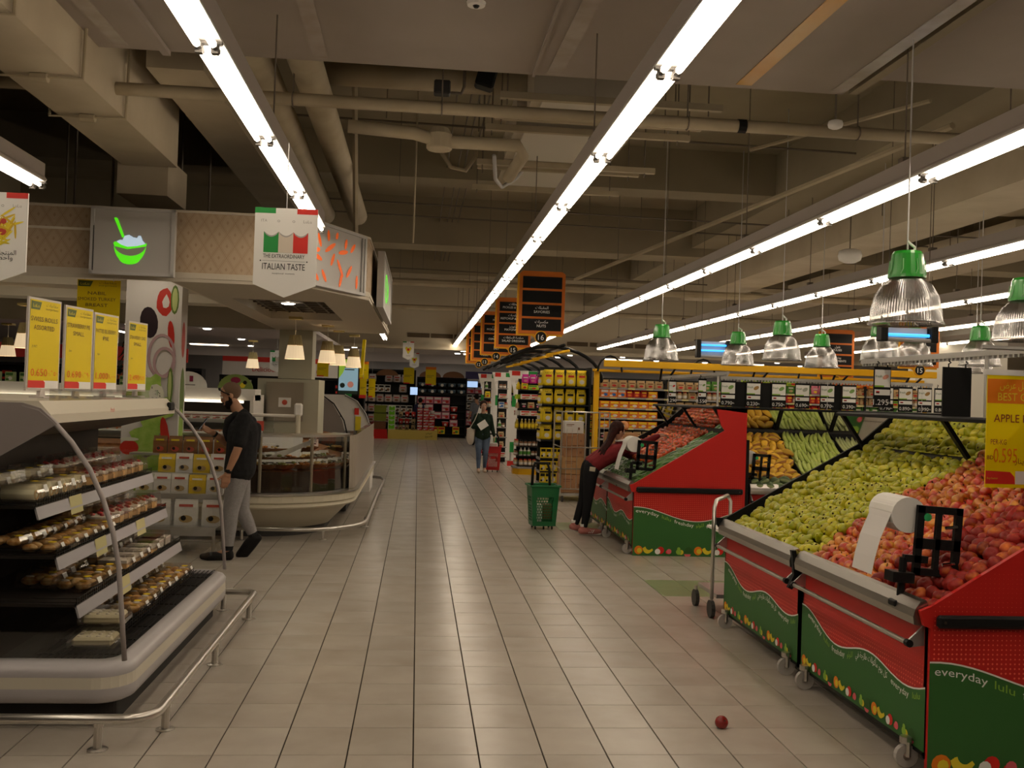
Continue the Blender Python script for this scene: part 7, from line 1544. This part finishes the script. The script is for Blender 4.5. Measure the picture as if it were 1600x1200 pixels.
# --- the woman with the tote bag
w = thing('person', 'person in dark green sweater and blue jeans carrying a white tote, walking towards the camera', 'person', (0, 0, 0)); b = MB()
for q in (-1, 1): limb(b, [(0, q * .055, .80), (0, q * .05, .98), (.0, q * .065, 1.14), (-.01, q * .10, 1.25)], [.10, .082, .085, .055])
limb(b, [(-.01, 0, 1.25), (0, 0, 1.33), (.015, 0, 1.39)], [.07, .048, .045])
wl = ((0, .085, .78), (.06, .075, .43), (-.05, .07, .09), (.08, .08, .03)); wr = ((0, -.085, .78), (.07, -.08, .44), (.10, -.075, .08), (.22, -.08, .03))
for h_, k_, a_, t_ in (wl, wr): limb(b, [h_, lerp(h_, k_, .5), k_, lerp(k_, a_, .35), a_, t_], [.082, .07, .05, .05, .032, .026])
ls2, le2, lw3 = (-.01, .15, 1.24), (-.04, .21, 1.0), (-.02, .26, .80); rs2, re2, rw3 = (-.01, -.15, 1.24), (.0, -.22, 1.0), (.2, -.08, 1.0)
for s_, e_, w_ in ((ls2, le2, lw3), (rs2, re2, rw3)): limb(b, [s_, e_, lerp(e_, w_, .35), w_], [.05, .036, .034, .023])
hand(b, lw3, (-.1, .15, -.8), (0, -1, 0), .92, .9); hand(b, rw3, (.6, .6, .3), (-.3, .2, .9), .92, .6)
hc, hR = head_shapes(b, (.03, 0, 1.475), .12, .95, .1); remeshed('body', b, .0085, skinB, w, 3); face_parts(hc, hR, .95, w)
hr = MB(); hr.ell(hc + hR @ Vector((-.025, 0, .035)), (.10, .084, .094), 14, 10, hR); hr.ell(hc + hR @ Vector((-.11, 0, .05)), (.045, .045, .045), 10, 8); 
for q in (-1, 1): hr.ell(hc + hR @ Vector((-.03, q * .066, -.02)), (.05, .018, .06), 10, 8, hR)
remeshed('hair', hr, .008, mat('dark_brown_hair', (.035, .018, .012), .7), w, 3)
sh_ = MB()
for q in (-1, 1): limb(sh_, [(0, q * .06, .80), (0, q * .055, .98), (0, q * .07, 1.14), (-.01, q * .11, 1.245)], [.118, .10, .105, .065])
limb(sh_, [(-.01, 0, 1.24), (-.01, 0, 1.28)], [.085, .066])
for s_, e_, w_ in ((ls2, le2, lw3), (rs2, re2, rw3)): limb(sh_, [s_, e_, lerp(e_, w_, .5), lerp(e_, w_, .9)], [.062, .05, .045, .034])
remeshed('sweater', sh_, .011, mat('dark_green_knit', (.015, .028, .018), .9, bump=.3, bscale=30), w, 4)
tr_ = MB()
for q in (-1, 1): limb(tr_, [(0, q * .055, .84), (0, q * .08, .76)], [.112, .10])
for h_, k_, a_, t_ in (wl, wr): limb(tr_, [h_, lerp(h_, k_, .5), k_, lerp(k_, a_, .5), lerp(k_, a_, .9)], [.095, .082, .06, .052, .04])
remeshed('jeans', tr_, .010, mat('blue_denim', (.07, .10, .16), .85, noise=((.11, .15, .22), 9, .3, .7)), w, 3)
for k, (a_, t_) in enumerate(((wl[2], wl[3]), (wr[2], wr[3]))):
    s_ = MB(); a_ = Vector((a_[0], a_[1], .045)); limb(s_, [a_ + Vector((-.03, 0, 0)), a_ + Vector((.08, 0, -.005)), a_ + Vector((.17, 0, -.012))], [.037, .038, .028]); remeshed('shoe', s_, .008, mat('tan_shoe', (.45, .33, .24), .6), w, 2)
place(w, 1.45, 21.75, -PI / 2)
tb_ = thing('tote_bag', 'white cloth tote bag hanging from the shoulder of the walking person', 'bag', (0, 0, 0)); s_ = MB(); s_.ell((-.02, -.26, .80), (.09, .10, .2), 14, 10); s_.box((-.02, -.26, .92), (.10, .18, .1)); remeshed('bag_body', s_, .012, mat('tote_cloth', (.62, .56, .48), .85, bump=.3, bscale=12), tb_, 5)
MB().tube([(.04, -.3, .95), (.06, -.19, 1.15), (.05, -.13, 1.30), (-.06, -.13, 1.31), (-.08, -.2, 1.1), (-.08, -.3, .95)], .009, 6).build('strap', mat('tote_cloth'), tb_); place(tb_, 1.45, 21.75, -PI / 2)
lf = thing('leaflet', 'white paper leaflet held by the walking person', 'paper', (0, 0, 0)); MB().box((.29, -.02, 1.06), (.004, .2, .16), Matrix.Rotation(.6, 3, 'X')).build('sheet', WPRINT, lf); place(lf, 1.45, 21.75, -PI / 2)
# --- the girl bending over the tomatoes (forward is +x)
g = thing('person', 'person in maroon sweatshirt and black jeans bending over the tomato bin', 'person', (0, 0, 0)); b = MB()
gl = ((-.02, .07, .80), (-.07, .06, .44), (-.17, .05, .10), (-.06, .05, .04)); gr_ = ((-.02, -.07, .80), (-.045, -.07, .43), (-.09, -.08, .09), (.04, -.09, .03))
for h_, k_, a_, t_ in (gl, gr_): limb(b, [h_, lerp(h_, k_, .5), k_, lerp(k_, a_, .35), a_, t_], [.08, .068, .048, .05, .03, .026])
for q in (-1, 1): limb(b, [(-.01, q * .055, .82), (.11, q * .045, .93), (.27, q * .06, 1.03), (.38, q * .10, 1.09)], [.092, .078, .08, .052])
limb(b, [(.37, 0, 1.10), (.38, 0, 1.17), (.36, .0, 1.24)], [.07, .048, .044])
gs1, ge1, gw1 = (.43, -.13, 1.11), (.68, -.08, 1.17), (.90, .02, 1.26); gs2, ge2, gw2 = (.39, .13, 1.09), (.57, .2, 1.0), (.64, .1, 1.0)
for s_, e_, w_ in ((gs1, ge1, gw1), (gs2, ge2, gw2)): limb(b, [s_, e_, lerp(e_, w_, .35), w_], [.048, .036, .033, .022])
hand(b, gw1, (.8, .3, .12), (0, .2, -1), .9, .3); hand(b, gw2, (.8, .1, .1), (0, 0, -1), .9, .5)
hc, hR = head_shapes(b, (.34, -.01, 1.31), .35, .93, .3); remeshed('body', b, .0075, skinB, g, 3); face_parts(hc, hR, .93, g)
hr = MB(); hr.ell(hc + hR @ Vector((-.03, 0, .03)), (.10, .086, .095), 14, 10, hR)
for k, (y0, y1) in enumerate(((0, -.02), (-.05, -.10), (.04, .02), (-.03, -.07), (-.06, -.13))): limb(hr, [hc + Vector((-.06, y0, .02)), (.22, y0 * .6 - .03, 1.20 - .008 * k), (.13, y1 * .6 - .05, 1.11 - .012 * k), (.06 + .012 * k, y1 * .6 - .08, 1.03 - .02 * k)], [.045, .034, .024, .010])
remeshed('long_hair', hr, .009, mat('dark_reddish_hair', (.045, .014, .012), .6, noise=((.02, .008, .007), 25, .3, .7), bump=.3, bscale=40), g, 3)
hb = MB(); hb.tube([hc + hR @ Vector((.04 + .012 * math.cos(a), .086 * math.sin(a) * 1.1, .03 + .098 * math.cos(a))) for a in [PI * (k - 6) / 13 for k in range(13)]], .026, 8); hb.build('headband', mat('peach_band', (.70, .30, .12), .7), g, smooth=True)
sh_ = MB()
for q in (-1, 1): limb(sh_, [(.03, q * .06, .885), (.12, q * .06, .95), (.27, q * .075, 1.03), (.38, q * .11, 1.085)], [.108, .112, .112, .07])
limb(sh_, [(.37, 0, 1.09), (.375, 0, 1.14)], [.09, .066]); limb(sh_, [gs1, ge1, lerp(ge1, gw1, .5), lerp(ge1, gw1, .92)], [.068, .055, .048, .036]); limb(sh_, [gs2, ge2, lerp(ge2, gw2, .9)], [.066, .055, .038])
remeshed('sweatshirt', sh_, .010, mat('maroon_jersey', (.19, .018, .022), .85, noise=((.15, .014, .018), 10, .3, .7), bump=.3, bscale=16), g, 5)
cl = MB(); cl.tube([(.375 + .055 * math.cos(a), .06 * math.sin(a), 1.19 + .01 * math.cos(a)) for a in [2 * PI * k / 16 for k in range(16)]], .012, 6, True); cl.build('white_collar', WPRINT, g)
tr_ = MB()
for q in (-1, 1): limb(tr_, [(.0, q * .055, .85), (-.02, q * .07, .77)], [.105, .098])
for h_, k_, a_, t_ in (gl, gr_): limb(tr_, [h_, lerp(h_, k_, .5), k_, lerp(k_, a_, .5), lerp(k_, a_, .93)], [.094, .08, .06, .052, .042])
remeshed('jeans', tr_, .010, mat('black_denim', (.013, .013, .015), .8, bump=.3, bscale=14), g, 4)
MB().rbox((-.03, -.168, .83), (.075, .008, .055), .003, Matrix.Rotation(.12, 3, 'Y')).build('jeans_label', mat('label_cream', (.6, .55, .42), .6), g)
for (a_, lift) in ((gl[2], .03), (gr_[2], 0)):
    a_ = Vector((a_[0], a_[1], .05 + lift)); d = Vector((1, -.15, -.18 if lift else 0)).normalized(); s_ = MB(); limb(s_, [a_ - d * .035, a_ + d * .07, a_ + d * .16, a_ + d * .2], [.04, .042, .036, .026]); limb(s_, [a_ + Vector((-.01, 0, .04)), a_ + d * .03], [.038, .04])
    so = remeshed('sneaker', s_, .007, mat('pink_sneaker', (.42, .16, .14), .6), g, 3)
    MB().tube([a_ - d * .06 + Vector((0, 0, -.035)), a_ + d * .06 + Vector((0, 0, -.038)), a_ + d * .215 + Vector((0, 0, -.03))], .012, 6).build('sole', WPRINT, so)
    st3 = MB()
    for k in range(3): st3.bar(a_ + d * (.05 + .022 * k) + Vector((0, -.041, -.02)), a_ + d * (.075 + .022 * k) + Vector((0, -.032, .022)), .0045, 5)
    st3.build('white_stripe', WPRINT, so); MB().bar(a_ + Vector((-.01, 0, .06)), a_ + Vector((-.015, 0, .09)), .036, 12).build('sock', WPRINT, so)
place(g, 2.20, 12.3, .12)
# --- two far shoppers
def far_person(x, y, rz, top, bot, label, h=1.7, hair=(.01, .008, .007)):
    p = thing('person', label, 'person', (0, 0, 0)); k = h / 1.7; b = MB(); S = lambda *v: Vector(v) * k
    for q in (-1, 1):
        limb(b, [S(0, q * .06, .9), S(0, q * .06, 1.1), S(0, q * .08, 1.3), S(0, q * .13, 1.38)], [.12, .10, .105, .07])
        limb(b, [S(0, q * .09, .86), S(.03, q * .1, .47), S(0, q * .1, .08), S(.12, q * .11, .04)], [.088, .058, .038, .032]); limb(b, [S(0, q * .19, 1.38), S(.02, q * .24, 1.1), S(.12, q * .2, .95)], [.055, .042, .028])
        hand(b, S(.12, q * .2, .95), (.4, 0, -.7), (0, -q, 0), .95, .6)
    limb(b, [S(0, 0, 1.38), S(.01, 0, 1.5)], [.08, .052]); hc, hR = head_shapes(b, S(.03, 0, 1.6), .15, .98); remeshed('body', b, .014, skinA, p, 2)
    hr = MB(); hr.ell(hc + Vector((-.02, 0, .03)), (.10, .086, .098), 12, 8); hr.build('hair', mat('far_hair', hair, .8), p, smooth=True)
    s_ = MB()
    for q in (-1, 1): limb(s_, [S(0, q * .065, .92), S(0, q * .065, 1.1), S(0, q * .085, 1.3), S(0, q * .135, 1.375)], [.135, .12, .122, .08]); limb(s_, [S(0, q * .19, 1.38), S(.015, q * .225, 1.17)], [.068, .06])
    remeshed('top', s_, .015, top, p, 3); t_ = MB()
    for q in (-1, 1): limb(t_, [S(0, q * .07, .9), S(.03, q * .1, .47), S(0, q * .1, .06)], [.115, .075, .055])
    remeshed('trousers', t_, .015, bot, p, 2); place(p, x, y, rz)
far_person(2.0, 33.5, 2.2, mat('slate_shirt', (.13, .14, .16), .9), tee, 'far person in slate shirt and black trousers under the lit screens', 1.72)
far_person(.1, 37.9, PI / 2, mat('navy_shirt', (.02, .02, .05), .9), tee, 'far person in navy top with head above the white tubs', 1.5)
for oc_ in ONCES:
    if not oc_.used:
        for ch in list(oc_.root.children):
            for gc in list(ch.children): bpy.data.objects.remove(gc)
            bpy.data.objects.remove(ch)
        bpy.data.objects.remove(oc_.root)
